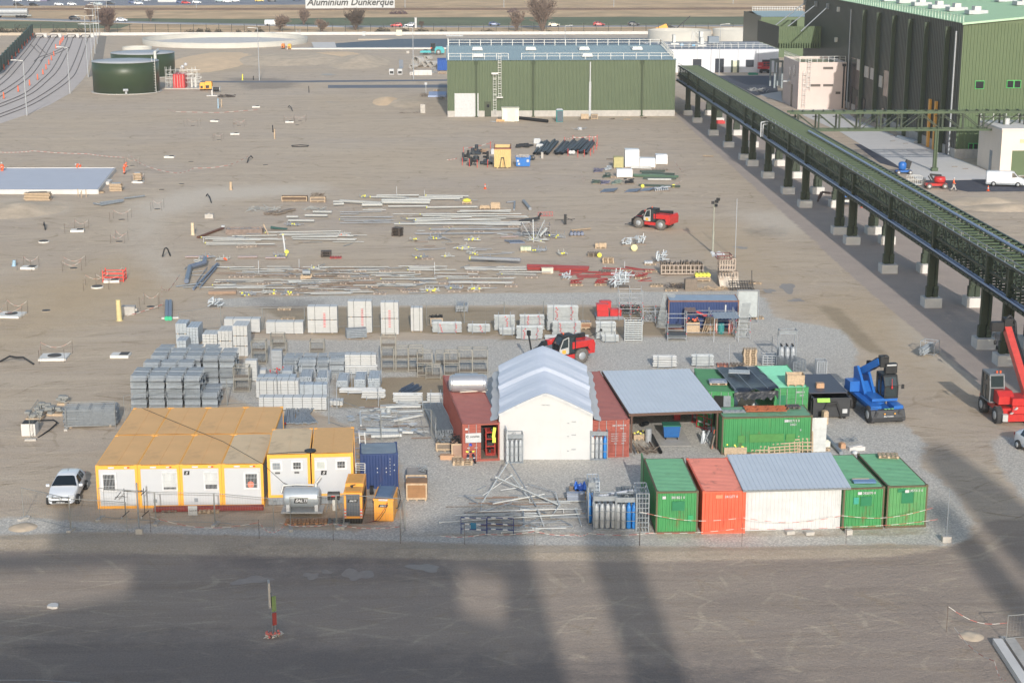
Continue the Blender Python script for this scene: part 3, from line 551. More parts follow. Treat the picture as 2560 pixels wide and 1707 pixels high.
hb_=hz(a.x,a.y,22);ht=hz(a.x,a.y,-12);C.box(0,w,0,.6,hb_,ht);C.K('board',WT,t)
for i in Q(9):x_=.5+i*(w-1)/8;C.G((x_,.3,0),(x_,.3,hb_),.3);C.G((x_,.3,hb_),(x_,2.5,0),.2);C.K('leg',WT,t)
text('Aluminium Dunkerque',3.9,BK,t,(w/2,-.1,hz(a.x,a.y,7)),italic=.25,bold=.08,sx=1.0)
for k,x,y,w_,h_,l,nm,mt in(('A3',631,140,.7,3.4,'thin white marker pillar standing$^highway','marker_pillar',WT),('A3',45,235,.9,1.4,'small white cabinet at ^left on ^pond bank','cabinet',WT),('A3',442,233,1.8,1.9,'cream coloured kiosk on ^pond bank','kiosk',mat('cream_panel',(222,212,186),.6)),('A2',1273,132,1.3,.9,'white cabinet on ^rim <large basin','cabinet',WT)):
 q=g(k,x,y);C.box(-w_/2,w_/2,-.5,.7,0,h_);C.box(-w_/2-.1,w_/2+.1,-.6,.8,h_,h_+.15);C.t(nm,mt,(q.x,q.y,0),l,nm.replace('_',' '))
q=g('A3',1070,240);C.box(-2.6,2.6,-1,1,0,.5)
for i in Q(6):C.G((-2.6+i*1.04,-1,.5),(-2.6+i*1.04,-1,1.6),.09)
for z_ in(1.05,1.6):C.G((-2.6,-1,z_),(2.6,-1,z_),.08)
C.t('railed_platform',WT,(q.x,q.y,0),'long white railed platform on ^bank above ^navy pond','platform')
for k,x0,x1,y,h,l in(('A1',365,460,20,4,'white shed at ^back~far car park, left one'),('A1',950,1250,12,4,'long white shed at ^back~far car park'),('A1',1785,1995,30,4.5,'white panel fence <parked cars'),('A1',455,530,20,4.5,'purple grey shed joined to ^left white shed')):
 a=g(k,x0,y);b=g(k,x1,y);C.box(0,b.x-a.x,0,6,0,h);C.box(-.3,b.x-a.x+.3,-.3,6.3,h,h+.3)
 for i in Q(3):C.box((b.x-a.x)*(.2+.25*i),(b.x-a.x)*(.3+.25*i),-.06,0,1,2.4)
 C.t('site_shed',WT if'purple' not in l else mat('purple_panel',(120,112,140)),(a.x,a.y,0),l,'shed')
TANKG=mat('tank_green',(52,68,46),.4,var=.05,scale=.3,spec=.4);TROOF=mat('tank_roof_grey',(160,166,174),.5,var=.06)
def tank(px0,px1,py,ytop,LB,base=1):
 a=inv(px0,py);b=inv(px1,py);r=(b-a).length/2;cx=(a.x+b.x)/2;c=Vx((cx,a.y+r*.0,0));
 root=TH('storage_tank',LB,'tank',c,0,'green storage tanks');h=hz(c.x,c.y-r,ytop)
 C.lt((0,0,0),[(r,0),(r,h*.6),(r*1.002,h*.61),(r,h)],64);C.K('shell',TANKG,root)
 C.lt((0,0,h),[(r*1.01,.0),(r*1.01,.12),(r*.5,.35),(.2,.5)],48);C.K('roof',TROOF,root)
 C.lt((0,0,0),[(r*1.07,0),(r*1.07,.15)],48);C.K('base',CONC,root);return root,r,h
p1=inv(325,237.5);t1,r1,h1=tank(243.5,405,226,156.5,'large green cylindrical storage tank@grey lid, ^nearer one')
t1.location.y=p1.y+r1
t2,r2,h2=tank(281,437,190,138,'green cylindrical storage tank standing <nearer one')
for i in Q(12):C.G((r1*.92-.3,-r1*.38-.2,.5+i*.55),(r1*.92+.3,-r1*.38-.2,.5+i*.55),.06)
for s_ in(-.3,.3):C.G((r1*.92+s_,-r1*.38-.2,0),(r1*.92+s_,-r1*.38-.2,h1+1.1),.08)
C.K('ladder',PS_,t1)
C.cyl((1.2,-r1-.3,.1),(1.2,-r1-.3,.9),.25,n=8);C.cyl((.7,-r1-.5,1),(1.7,-r1-.5,1),.3,n=8);C.K('valve',GV,t1)
C.cyl((r2*.55,-r2*.9,0),(r2*.55,-r2*.9,h2+.6),.35,n=10);C.cyl((r2*.55,-r2*.9,h2+.6),(r2*.55,-r2*.3,h2+.8),.3,n=10);C.K('riser_pipe',PS_,t2)
CRED=mat('container_red',(196,30,36),.5,var=.08,stain=(150,40,36));
q=inv(418,223);s=TH('pipe_skid','tangle of white galvanised pipework`scaffold frames }green tanks','pipework',(q.x,q.y,0))
C.box(-.5,7.0,-.6,4,0,.2);C.K('slab',CONC,s)
for i in Q(60):
 x=U(-.5,7);y=U(1.5,4);z=U(.5,4.2 if 1<x<6 else 3.4);L_=U(.5,2);d=random.choice([(L_,0,0),(0,0,L_*.7),(0,L_,0),(L_,0,0)]);C.G((x,y,z),(min(x+d[0],7.2),y+d[1],min(z+d[2],4.5)),U(.05,.11))
for x in np.arange(-.5,7,.95):
 for y in(1.5,3.2):C.G((x,y,.2),(x,y,U(3.2,4.6)),.07)
for z in(1.3,2.1,3,3.9):C.G((-.5,1.5,z),(7,1.5,z),.08)
C.K('frame',PS_,s)
for x,z in((3.1,4.5),(3.8,5.0)):C.lt((x,2.4,z),[(.05,-.4),(.3,-.28),(.4,0),(.3,.28),(.05,.4)],12);C.K('vessel',WT,s)
for x,z0 in((5.0,2.3),(5.8,2.3)):C.cyl((x,1.9,.2),(x,1.9,z0),.25,n=10);C.K('pump',PS_,s)
rc=TH('red_container','bright red> end@four lock rods inside ^white pipework','container',(q.x+1.35,q.y-.1,.2));C.corr((0,0,0),(2.45,0,0),(0,0,2.9),(0,-1,0),.5,.04);C.box(0,2.45,.02,5.5,0,2.9);C.K('body',CRED,rc)
for x in(.35,.95,1.5,2.1):C.cyl((x,-.1,.1),(x,-.1,2.8),.04,n=6);C.K('lock_rod',PS_,rc)
for i,(k,x,y,l)in EN((('A2',478,757,'orange compressor trailer@black wheels, left one~pair by ^pipework'),('A2',545,755,'tall orange generator box, right one~pair by ^pipework'),('A2',1390,285,'small orange machine on ^path below ^large basin'),('A2',1463,292,'yellow marker box on a stand below ^large basin'))):
 q=g(k,x,y);sx=(.5,.75,.42,.45)[i];h=(1.35,1.5,1.1,1.2)[i];t=TH('site_generator',l,'generator',(q.x,q.y,0));C.box(-sx,sx,0,2,.35,h+.2);C.box(-sx*.8,sx*.8,.3,1.7,h+.2,h+.35);C.K('body',YEL if i!=2 else mat('orange_paint',(225,120,25)),t);C.box(-sx*.7,sx*.3,-.05,.02,.5,h*.75);C.box(-sx*.9,sx*.9,.2,1.8,.12,.35);C.K('door',BK,t)
 for s_ in(-1,1):C.cyl((s_*sx*.8-.08,.4,.25),(s_*sx*.8+.08,.4,.25),.25,n=10);C.K('wheel',DARK,t)
q=g('A2',640,775);t=TH('hose_reel','black`pale hose reel on a stand$^orange generators','hose reel',(q.x,q.y,0));C.cyl((-.7,0,.65),(.7,0,.65),.4,n=12);C.K('drum',BK,t);C.cyl((-.8,0,.65),(-.7,0,.65),.6,n=12);C.cyl((.7,0,.65),(.8,0,.65),.6,n=12);C.K('flange',PS_,t)
q=g('A2',750,825)
for i in Q(40):a=U(0,3.1);c=Vx((U(-1.4,1.4),U(-2,2),U(.05,.3)));e=Vx((math.cos(a),math.sin(a)*.6,U(-.1,.1)))*U(.4,1.1);C.G(c-e,c+e,.07)
C.t('scrap_heap',mat('dark_scrap',(84,76,72),.9,var=.3),q,'dark heap of scrap timber`steel |orange generators')
q=g('A2',590,815);C.box(-1.1,1.1,-.5,.5,0,.12);C.cyl((0,0,.1),(0,0,1.2),.17,n=10);C.t('pipe_stub',CC_,q,'pale upright pipe on a flat slab |orange generators','pipe')
a=inv(1119,293);b=inv(1686,290);WX0=a.x;WX1=b.x;WY=(a.y+b.y)/2;he=hz((WX0+WX1)/2,WY,151)
wh=TH('green_warehouse','long green ribbed warehouse@pale blue green roof`white shutter door','warehouse',(WX0,WY,0));Wd=WX1-WX0;dep=20;hr=he+1.25
for x0,x1,z0 in((0,1.3,1.1),(1.3,5.7,4.3),(5.7,6.8,1.1),(6.8,8.0,2.75),(8.0,Wd,1.1)):C.corr((x0,0,z0),(x1-x0,0,0),(0,0,he-z0),(0,-1,0),.5,.07)
C.add([(0,0,1.1),(0,2*dep,1.1),(0,2*dep,he),(0,dep,hr),(0,0,he)],[(0,4,3,2,1)]);C.add([(Wd,0,1.1),(Wd,2*dep,1.1),(Wd,2*dep,he),(Wd,dep,hr),(Wd,0,he)],[(0,1,2,3,4)]);C.box(0,Wd,2*dep-.2,2*dep,0,he)
C.K('wall',GREENCL,wh)
for x0,x1 in((0,1.3),(5.7,6.8),(8.0,Wd)):C.box(x0,x1,-.12,.3,0,1.1)
C.box(0,.3,.3,2*dep-.2,0,1.1);C.K('plinth',CONC,wh)
ROOFB=mat('roof_blue_green',(146,170,176),.65,var=.05,scale=.2,spec=.5)
C.corr((-.15,-.25,he),(Wd+.3,0,0),(0,dep+.25,hr-he),(0,0,1),.5,.03);C.corr((-.15,dep,hr),(Wd+.3,0,0),(0,dep+.2,he-hr),(0,0,1),.5,.07);C.K('roof',ROOFB,wh)
C.box(1.3,5.7,.05,.15,0,4.3)
for i in Q(14):C.box(1.3,5.7,.02,.06,.06+i*.305,.06+i*.305+.27)
C.K('shutter_door',WT,wh);C.box(6.8,8.0,.02,.12,0,2.75);d_=C.K('door',mat('dark_green_door',(52,64,44),.5),wh);C.box(7.2,7.65,-.02,.03,1.7,2.25);C.K('window',GLS,d_)
sf=he/3.1
for px in(1191,1332.5,1474,1604):
 x=inv(px,291).x-WX0
 if px!=1474:C.box(x-.16,x+.16,-.35,-.08,.1,he-.35);C.box(x-.3,x+.3,-.45,-.08,he-.65,he-.1);C.box(x-.3,x+.3,-.6,-.12,0,.12);C.K('downspout',mat('downspout_green',(58,72,48)),wh)
 else:C.box(x-.1,x+.1,-.35,-.08,he*.62,he-.3);C.box(x-.2,x+.2,-.32,-.08,.1,he*.62);C.K('downspout',GV,wh)
for(px,pz,dy)in((1193,121,0),(1326,121,0),(1459,121,0),(1591,120,0),(1195,141,1),(1467,139,1)):
 yy=dep*.72 if dy==0 else dep*.25;x=inv(px,291).x-WX0;X0=x+WX0;
 x=((px-1120)/(1687-1120)*0+x)
 lo,hi=x-6,x+8
 for _ in Q(30):
  m=(lo+hi)/2;
  if proj(WX0+m,WY+yy,he+1)[0]>px:hi=m
  else:lo=m
 z=he+(hr-he)*yy/dep;C.box(m-1,m+1,yy-2,yy+2,z,z+.3);sk=C.K('skylight',WT,wh);C.box(m-.85,m+.85,yy-1.8,yy+.2,z+.3,z+.55);C.K('dome',mat('skylight_dome',(232,232,222),.3),sk)
def rail(C,p,q,n,h=1.1,r=.05,levels=(1.1,.6)):
 p=Vx(p);q=Vx(q)
 for i in Q(n+1):c=p.lerp(q,i/n);C.G(c,c+O(h),r*1.4)
 for l in levels:C.G(p+O(l),q+O(l),r)
rail(C,(.3,.8,he+.1),(11.2,.8,he+.1),5,1.1,.07);rail(C,(13.6,.8,he+.1),(Wd-.2,.8,he+.1),12,1.1,.07);rail(C,(Wd-.3,.8,he+.1),(Wd-.3,dep,hr+.1),14,1.2,.08);C.K('guard_rail',PS_,wh)
rail(C,(.3,dep*1.0,hr),(Wd-.3,dep*1.0,hr),20,1.2,.08);C.G((.2,.8,he),(.2,.8,he+4),.12);C.K('ridge_rail',PS_,wh)
def cage(C,x,z0,z1,y=-.6,w=.27):
 for s_ in(-w,w):C.G((x+s_,y,z0),(x+s_,y,z1),.06)
 z=z0+.3
 while z<z1:C.G((x-w,y,z),(x+w,y,z),.05);z+=.42
 z=z0+.6
 while z<z1-.1:C.box(x-w*1.2,x+w*1.2,y-.12,y-.06,z,z+.08);z+=.95
lx=inv(1242,291).x-WX0;cage(C,lx-.42,.6,he*.78);C.box(lx-1.0,lx+.2,-.9,-.1,he*.76,he*.79);C.K('ladder',PS_,wh)
cage(C,lx+.5,he*.35,he+1.4);C.box(lx-.05,lx+1.1,-.9,-.1,he*.34,he*.36);C.K('ladder',PS_,wh)
CREAM=mat('cream_paint',(224,218,198),.55,stain=(180,160,130),SA=.2)
q=g('A3',1660,1203);t=TH('storage_cube','small cream steel storage>@double doors |warehouse','container',q);w_=2.4;h_=2.45
C.corr((0,0,.12),(1.35,-.55,0),(0,0,2.3),(-.4,-1,0),.25,.03);C.box(-.85,2.15,0,2.2,.1,2.4);C.K('body',CREAM,t);C.box(-.95,2.25,-.06,2.3,2.4,2.5);C.K('roof',CREAM,t)
for s_ in(0,1):x=-.7+s_*1.45;C.box(x,x+1.38,-.07,-.02,.2,2.3);C.G((x+1.0 if s_==0 else x+.35,-.1,.25),(x+1.0 if s_==0 else x+.35,-.1,2.3),.05);C.K('door',CREAM,t)
for x in(-.8,1.85):C.box(x,x+.3,-.02,.3,0,.12)
C.K('foot',BK,t)
KIDS_KEEP=t
q=g('A3',2258,1203);t=TH('portable_toilet','teal`grey portable toilet cabin |warehouse','portable toilet',q);TEAL=mat('toilet_teal',(30,130,130));TG=mat('toilet_grey',(82,96,108))
C.box(-.6,.6,0,1.2,0,2.15);C.K('cabin',TEAL,t);C.box(-.45,.55,-.05,.0,.1,2.0);C.K('door',TG,t);C.add([(-.65,-.05,2.15),(.65,-.05,2.15),(.65,1.25,2.15),(-.65,1.25,2.15),(-.4,.2,2.35),(.4,.2,2.35),(.4,1,2.35),(-.4,1,2.35)],[(4,5,6,7),(0,1,5,4),(1,2,6,5),(2,3,7,6),(3,0,4,7)]);C.K('roof',WT,t)
q1=g('A3',1795,1172);q2=g('A3',2120,1210);C.pipe(q1+O(.3),q2+O(.3),.3);C.t('black_pipe',DARK,None,'long black plastic pipe lying between ^cream>`^toilet','pipe')
WY2=inv(1800,182).y;x0=inv(1640,182).x;x1=inv(1946,182).x;h=hz(0,WY2,126);D2=hz(0,WY2,126)
wb=TH('flat_roofed_building','white flat roofed building <warehouse@dark doors`roof units','building',(x0,WY2,0));w=x1-x0
dep2=0
for d_ in Q(5,120):
 if proj(x0+w/2,WY2+d_,h)[1]<106:dep2=d_;break
C.box(0,w,0,dep2,0,h);C.mi=1
for i in Q(1,6):C.box(w*i/6-.04,w*i/6+.04,-.04,0,0,h)
C.mi=2;C.box(.3,w-.3,.3,dep2-.3,h,h+.12)
C.K('wall',[mat('white_wall_panel',(214,216,222),.6,var=.03),mat('joint_grey',(170,172,176)),mat('grey_roof_felt',(112,116,128),.5,var=.25,scale=.15,stain=(170,176,190),SA=.6,SS=.08)],wb)
def zx(px):return inv(px,182).x-x0
for px0,px1,z0,z1 in((1731,1752.5,.3,3.2),(1787,1809,0,3.3),(1864,1884,1.3,3.0),(1905,1927,1.3,3.0)):
 C.box(zx(px0),zx(px1),-.06,.0,z0,z1);dd=C.K('window' if z0>1 else'door',mat('dark_pane',(62,66,74),.15),wb)
C.box(zx(1827),zx(1832),-.08,0,0,2.9);C.box(zx(1842),zx(1847),-.5,0,0,2.9);C.K('door',mat('door_frame',(90,100,92)),wb);C.box(zx(1832),zx(1842),-.05,0,.0,2.8);C.K('pale_doorway',mat('pale_hall',(222,220,190)),wb)  # pale cream panel set between the door frames
rail(C,(1,1,h),(w-1,1,h),16,1.3,.07);rail(C,(1,6,h),(w-1,6,h),14,1.3,.06);C.K('guard_rail',PS_,wb)
for x_,y_,sx,sz in((6.0,dep2*.6,.4,1.8),(11.8,dep2*.35,.5,1.6),(13.2,dep2*.75,.5,2.4)):C.box(x_,x_+sx*1.6,y_,y_+2,h+.6,h+.6+sz);C.box(x_-.6,x_+1.4,y_-.3,y_+2,h+.12,h+.4);C.K('roof_unit',PS_,wb)
C.box(14.8,17.4,dep2*.6,dep2*.6+2,h+.4,h+2.0);C.K('air_handler',mat('unit_grey',(128,140,152)),wb)
for i in Q(26):x=U(11.5,14);z_=h+U(0,2.5);C.G((x,dep2*.95,z_),(x,dep2*.95,z_+1.3)if i%2 else(x+1.2,dep2*.95,z_),.08)
C.K('pipework',PS_,wb)
for x_,y_ in((7.3,dep2*.45),(10.0,dep2*.4)):C.box(x_,x_+.7,y_,y_+.8,h+.12,h+.5);C.t('blue_crate',mat('pale_blue_plastic',(90,180,225)),(x0,WY2,0),'pale blue crate on ^flat white building roof, '+('left one' if x_<9 else'right one'),'crate')
q1=inv(1628,84);a=Vx((q1.x,q1.y,hz(q1.x,q1.y,82)));bx=inv(1667,84);b=Vx((bx.x,bx.y,hz(bx.x,bx.y,65)));C.G(a-(b-a)*.9,b,1.3,1.5);C.mi=1;C.G(b,b+Vx((3,0,-1)),1,.8);C.G(b+Vx((3,0,-1)),b+Vx((7.5,0,3)),.3)
C.t('crane_arm',[YEL,BK],None,'yellow crane arm reaching up <white round tank','crane')
c0=inv(2387,396);BX=c0.x;BY=c0.y;BH=hz(BX,BY,60);BY2=PY_(BX,2013,BH*.9);BXR=BX+34
bb=TH('green_hall','huge dark green ribbed industrial hall@pale green roof at ^right','hall',(BX,BY,0));Dp=BY2-BY
SHADEG=mat('shaded_side_cladding',(62,66,60),.4,var=.05,scale=.3)  # darker copy of the hall cladding, shade of side faces painted in
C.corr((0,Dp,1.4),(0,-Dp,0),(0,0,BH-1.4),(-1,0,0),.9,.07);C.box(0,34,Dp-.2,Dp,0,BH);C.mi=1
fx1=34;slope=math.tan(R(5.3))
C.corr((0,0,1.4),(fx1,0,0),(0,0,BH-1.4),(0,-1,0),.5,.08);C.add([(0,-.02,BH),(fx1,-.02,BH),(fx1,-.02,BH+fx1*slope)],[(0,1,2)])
C.K('wall',[SHADEG,mat('hall_green_cladding',(84,104,68),.5,var=.05,scale=.4)],bb)
C.box(-.15,fx1,-.25,Dp,0,1.4);C.K('plinth',CONC,bb)
C.corr((-.3,Dp,BH+.05),(0,-Dp-.4,0),(fx1+.3,0,(fx1+.3)*slope),(0,0,1),.8,.06);C.K('roof',mat('pale_green_roof',(140,178,142),.5,var=.04,scale=.1),bb)
C.G((-.3,-.4,BH+.02),(fx1,-.4,BH+fx1*slope+.02),.25,.3);C.K('verge_trim',mat('pale_green_trim',(170,205,170)),bb)
for i in Q(70):y=-.1+Dp*i/69;C.G((-.1,y,BH),(-.1,y,BH+1.2),.1)
C.G((-.1,0,BH+1.1),(-.1,Dp,BH+1.1),.05);C.K('guard_rail',mat('rail_pale_green',(190,210,190)),bb)
def roofpt(px,py,dz=.3):
 lo=inv(px,py,BH+1)
 z=BH
 for _ in Q(20):p=inv(px,py,z);z=BH+max(0,p.x-BX)*slope+.1
 return p
for(x,y)in((2025,97),(1890,75),(1770,58),(1650,40),(1545,22),(1440,8),(2225,12),(2350,35),(2090,-5),(1335,-5)):
 px,py=pp('R3',x,y);p=roofpt(px,py);l=p-Vx((BX,BY,0));C.box(l.x-1.5,l.x+1.5,l.y-1.2,l.y+1.2,l.z,l.z+.6);sk=C.K('skylight',WT,bb);C.box(l.x-.5,l.x+.5,l.y-.8,l.y+.8,l.z+.6,l.z+1.2);C.K('smoke_vent',PS_,sk)
for xt in(1165,1258,1355,1460,1570,1682,1825,1882):
 px=pp('R3',xt,0)[0];y=PY_(BX-.5,px,BH-1.5)-BY;pipe_=xt in(1165,1882)
 if pipe_:C.cyl((-.35,y,.3),(-.35,y,BH-1.2),.14,n=8);C.K('downspout',GV,bb)
 else:C.box(-.75,-.05,y-.2,y+.2,0,BH-1.4);C.cx_((-.4,y,BH-1.1),(.8,.7,.7));C.K('downspout',mat('fin_green',(58,74,52),.5),bb)
for px0,px1,zf0,zf1,c in((2128,2151,.22,.5,0),(2143,2151,.40,.5,1),(2162,2172,.36,.46,1),(2177,2187,.36,.46,1),(2199,2207,.32,.42,1),(2211,2225,.26,.48,0)):
 ya=PY_(BX,px0,BH*.4)-BY;yb=PY_(BX,px1,BH*.4)-BY;C.box(-.12 if c else-.09,.0,yb,ya,BH*zf0,BH*zf1);C.K('window',mat('pale_shutter',(200,188,176))if c else mat('window_dark',(50,50,54),.2),bb)
for px0,px1,z1 in((2126,2130,4.5),(2140,2146,3),(2155,2162,3.3),(2206,2211,3),(2366,2372,4)):
 ya=PY_(BX,px0,1)-BY;yb=PY_(BX,px1,1)-BY;C.box(-.2,.0,yb,ya,.1,z1);C.K('door',mat('window_dark',(50,50,54),.2),bb)
ya=PY_(BX,2333,2)-BY;C.box(-.5,-.16,ya-2,ya-1.3,0,7.5);C.box(-.5,-.16,ya+1.3,ya+2,0,7.5);C.K('door_guard',YEL,bb)
WF=mat('bright_green_frame',(60,170,80))
def hallwin(px0,px1,py0,py1,n):
 d=BY;xa=inv(px0,400).x;
 def X(px,z):
  lo,hi=BX-5,BX+40
  for _ in Q(40):
   m=(lo+hi)/2
   if proj(m,BY,z)[0]>px:hi=m
   else:lo=m
  return m-BX
 z1=hz(BX+5,BY,py0);z0=hz(BX+5,BY,py1);a=X(px0,(z0+z1)/2);b=X(px1,(z0+z1)/2);C.box(a,b,-.14,-.0,z0,z1);f=C.K('window',WF,bb);st_=(b-a)/n
 for i in Q(n):C.box(a+i*st_+.1,a+(i+1)*st_-.1,-.17,-.13,z0+.1,z1-.1)
 C.K('pane',GLS,f)
hallwin(2437,2460,202,223,1);hallwin(2516,2552,201,221,2);hallwin(2420,2445,358,377,2)
def atX(X,px,z):return PY_(X,px,z)
cy0=338;zc0=9.8;zc1=14.3;CX0=BX*0+65.1
lo,hi=40,90
for _ in Q(40):
 m=(lo+hi)/2
 if proj(m,cy0,zc0)[0]>1946:hi=m
 else:lo=m
CX0=m;zc0=hz(CX0,cy0,121.5);zc1=hz(CX0,cy0,66.5)
lo,hi=cy0,cy0+80
for _ in Q(40):
 m=(lo+hi)/2
 if proj(CX0,m,zc1)[0]<1895:hi=m
 else:lo=m
cyb=m
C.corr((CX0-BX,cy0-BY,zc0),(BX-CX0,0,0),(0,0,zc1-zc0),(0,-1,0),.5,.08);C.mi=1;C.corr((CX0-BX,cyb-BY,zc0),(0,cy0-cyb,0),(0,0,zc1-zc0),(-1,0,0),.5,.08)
C.mi=0;C.box(CX0-BX,-.1,cyb-BY-.2,cyb-BY,zc0,zc1);C.box(CX0-BX,-.05,cy0-BY,cyb-BY-.2,zc0,zc0+1);C.K('canopy',[mats for mats in(MATS['hall_green_cladding'],SHADEG)],bb)
for(px,py,px2,py2)in((2013.5,6.5,1939.5,61),(2041,11,1965,66),(2070.5,16.5,2002.5,66)):
 zt=BH-1.5;y=PY_(BX-.2,px,zt);zt=hz(BX-.2,y,py)
 y=PY_(BX-.2,px,zt);lo,hi=CX0,BX
 for _ in Q(40):
  m=(lo+hi)/2
  if proj(m,y-1,zc1)[0]>px2:hi=m
  else:lo=m
 C.cyl((-.2,y-BY,zt),(m-BX,y-1-BY,zc1-.6),.12,n=8);C.cx_((-.3,y-BY,zt),(.5,.8,1.1));C.K('tie_rod',GD,bb)
for px,py in((2096.5,24),(2094,100)):zt=BH-3;y=PY_(BX-.2,px,zt);zt=hz(BX-.2,y,py);C.cx_((-.3,y-BY,zt),(.5,.6,.9));C.K('bracket',PS_,bb)
Yb=440
def Xat(px,Y,z):
 lo,hi=-400,500
 for _ in Q(50):
  m=(lo+hi)/2
  if proj(m,Y,z)[0]>px:hi=m
  else:lo=m
 return m
xa=Xat(1903,Yb,10);xb=Xat(2030,Yb,10);zt=hz(xa,Yb,43);C.box(0,xb-xa,0,26,0,zt);bx_=TH('green_shed','smaller green shed@pale blue roof <hall canopy','building',(xa,Yb,0));C.K('wall',MATS['hall_green_cladding'],bx_)
C.corr((-.2,-.2,zt),(xb-xa+.4,0,0),(0,13.2,.9),(0,0,1),.8,.06);C.corr((-.2,13,zt+.9),(xb-xa+.4,0,0),(0,13.2,-.9),(0,0,1),.8,.06);C.K('roof',ROOFB,bx_)
C.box(-.1,0,0,26,0,zt+.3);C.K('gable',SHADEG,bx_);rail(C,(0,13,zt+.9),(xb-xa,13,zt+.9),20,1.3,.1);C.K('guard_rail',PS_,bx_)
PINKW=mat('pale_pink_render',(214,196,188),.85,var=.04,scale=.4)
a=inv(1993.5,274);b=inv(2112,274);hp=hz(a.x,a.y,156.5);dpk=14.6;w=b.x-a.x
pk=TH('pale_block','pale pink rendered two storey block@caged ladder$^green hall','building',(a.x,a.y,0))
C.box(0,w,0,dpk,0,hp-.5);C.box(0,w,0,.3,hp-.5,hp);C.box(0,.3,.3,dpk,hp-.5,hp);C.box(w-.3,w,.3,dpk,hp-.5,hp);C.box(.3,w-.3,dpk-.3,dpk,hp-.5,hp);C.K('wall',PINKW,pk)
C.box(.3,w-.3,.3,dpk-.3,hp-.5,hp-.42);C.K('roof',mat('green_roof_planting',(136,140,108),.95,var=.3,scale=.5),pk)
def fz(py):return hz(a.x+3,a.y,py)
def fxx(px):return inv(px,274).x-a.x
for px0,px1,py0,py1 in((2055,2080,168,174),(2024,2050,211,217),(2057,2082,211,217),(2089,2101,230,236)):C.box(fxx(px0)-.1,fxx(px1)-.1,-.05,.02,fz(py1),fz(py0));C.K('window',mat('louvre_grey',(96,88,82),.4),pk)
cage(C,fxx(2007.5),.4,fz(178),-.6,.3);C.K('ladder',PS_,pk);cage(C,fxx(2018),fz(225),hp+1.2,-.6,.3);C.K('ladder',PS_,pk)
rail(C,(.2,.2,hp),(w-.2,.2,hp),8,1.1,.06);rail(C,(.1,.2,hp),(.1,dpk,hp),12,1.1,.06);C.K('guard_rail',PS_,pk)
C.G((w-.5,-.3,.2),(w-.5,-.3,hp-.6),.25);C.cx_((w-.5,-.3,hp-.5),(.6,.5,.5));C.K('downspout',BK,pk)
C.box(-.05,.0,5.2,6.6,0,4.2);C.K('door',mat('window_dark',(50,50,54),.2),pk)
for y0,z0,z1 in((7.2,5,7.4),(3.2,6,8)):C.box(-.06,0,y0,y0+1.8,z0,z1);C.K('window',mat('dull_pane',(120,116,120),.2),pk)
C.box(-1.3,0,8,9.6,4.5,4.7);C.K('door_canopy',WT,pk)
q=inv(2105,272);rail(C,(-1.4,-.8,0),(1.2,-.8,0),3,1.6,.05);C.mi=1;C.box(-.3,.3,-.86,-.8,.6,1.0);C.t('site_barrier',[PS_,CRED],q,'small barrier@a red plate at ^foot~pale pink block','barrier')
a=inv(2498,439);hb2=hz(a.x,a.y,326);yb2=PY_(a.x,2442,0)
be=TH('beige_annex','beige rendered annex@green door`roof railing, cut by ^right picture edge','building',(a.x,a.y,0));BEI=mat('beige_render',(226,212,196),.85,var=.04,scale=.5)
dpb=yb2-a.y;C.box(0,14,0,dpb,0,hb2);C.K('wall',BEI,be);C.box(-.1,14.1,-.1,dpb+.1,hb2,hb2+.25);C.K('roof',CC_,be)
C.box(1.6,6,-.06,0,0,hb2*.55);C.K('door',MATS['hall_green_cladding'],be);C.box(2.6,4.5,-.06,0,hb2*.72,hb2*.8);C.K('window',mat('orange_pane',(222,190,150)),be)
C.box(-.06,0,3.6,4.6,0,3.0);C.K('door',GD,be)
rail(C,(0,dpb-.3,hb2+.2),(13,dpb-.3,hb2+.2),7,1.2,.06);C.K('guard_rail',PS_,be)
for x_ in(2.2,7.6):C.cyl((x_,5,hb2+.2),(x_,5,hb2+1.1),.45,n=12);C.K('roof_vent',WT,be)
pil=[(1719,289),(1743,307),(1783,338),(1821,367),(1861,399),(1880,414),(1919,446),(1969,484),(2011.5,517),(2097,583),(2128.5,609),(2219,679),(2327,762),(2458,868),(2511,916)]
RX=np.mean([inv(*p).x for p in pil]);ys=[PY_(RX,p[0],0)for p in pil]
zL=5.25;zD=8.0
rk=TH('pipe_rack','long dark green steel pipe rack on twin columns running diagonally across ^right side','pipe rack',(RX,0,0))
y0=62;y1=PY_(RX,1697,zD)
for i,yy in EN(ys+[ys[-1]-8,ys[-1]-14]):
 for xo in(0,3.9):
  for s_ in(-1,1):C.box(xo+s_*.32-.12,xo+s_*.32+.12,yy-.2,yy+.2,.9,zL if xo==0 else zD-.3);C.box(xo+s_*.32-.22,xo+s_*.32+.22,yy-.24,yy+.24,.92,1.9)
  C.box(xo-.2,xo+.2,yy-.06,yy+.06,.9,zL);
  if xo==0:C.box(xo-.25,xo+.25,yy-.2,yy+.2,zL,zD-.3)
  c=C.K('column',RACKG,rk);C.box(xo-.8,xo+.8,yy-.75,yy+.75,0,.88);C.K('footing',CC_,c)
for xo,z,wd,hh in((-.35,zL,.16,.26),(.35,zL,.16,.26),(3.9,zL,.2,.3),(0,6.6,.14,.2),(3.9,6.6,.14,.2),(0,zD,.16,.26),(3.9,zD,.2,.3),(2,6.0,.14,.2)):C.box(xo-wd/2,xo+wd/2,y0,y1,z-hh,z)
C.K('main_beam',RACKG,rk)
y=y0
while y<y1:C.box(.08,3.8,y-.08,y+.08,zD-.16,zD-.02);y+=1.35
C.K('deck_slats',mat('rack_deck_green',(64,84,56),.5,var=.1),rk)
y=y0
k=0
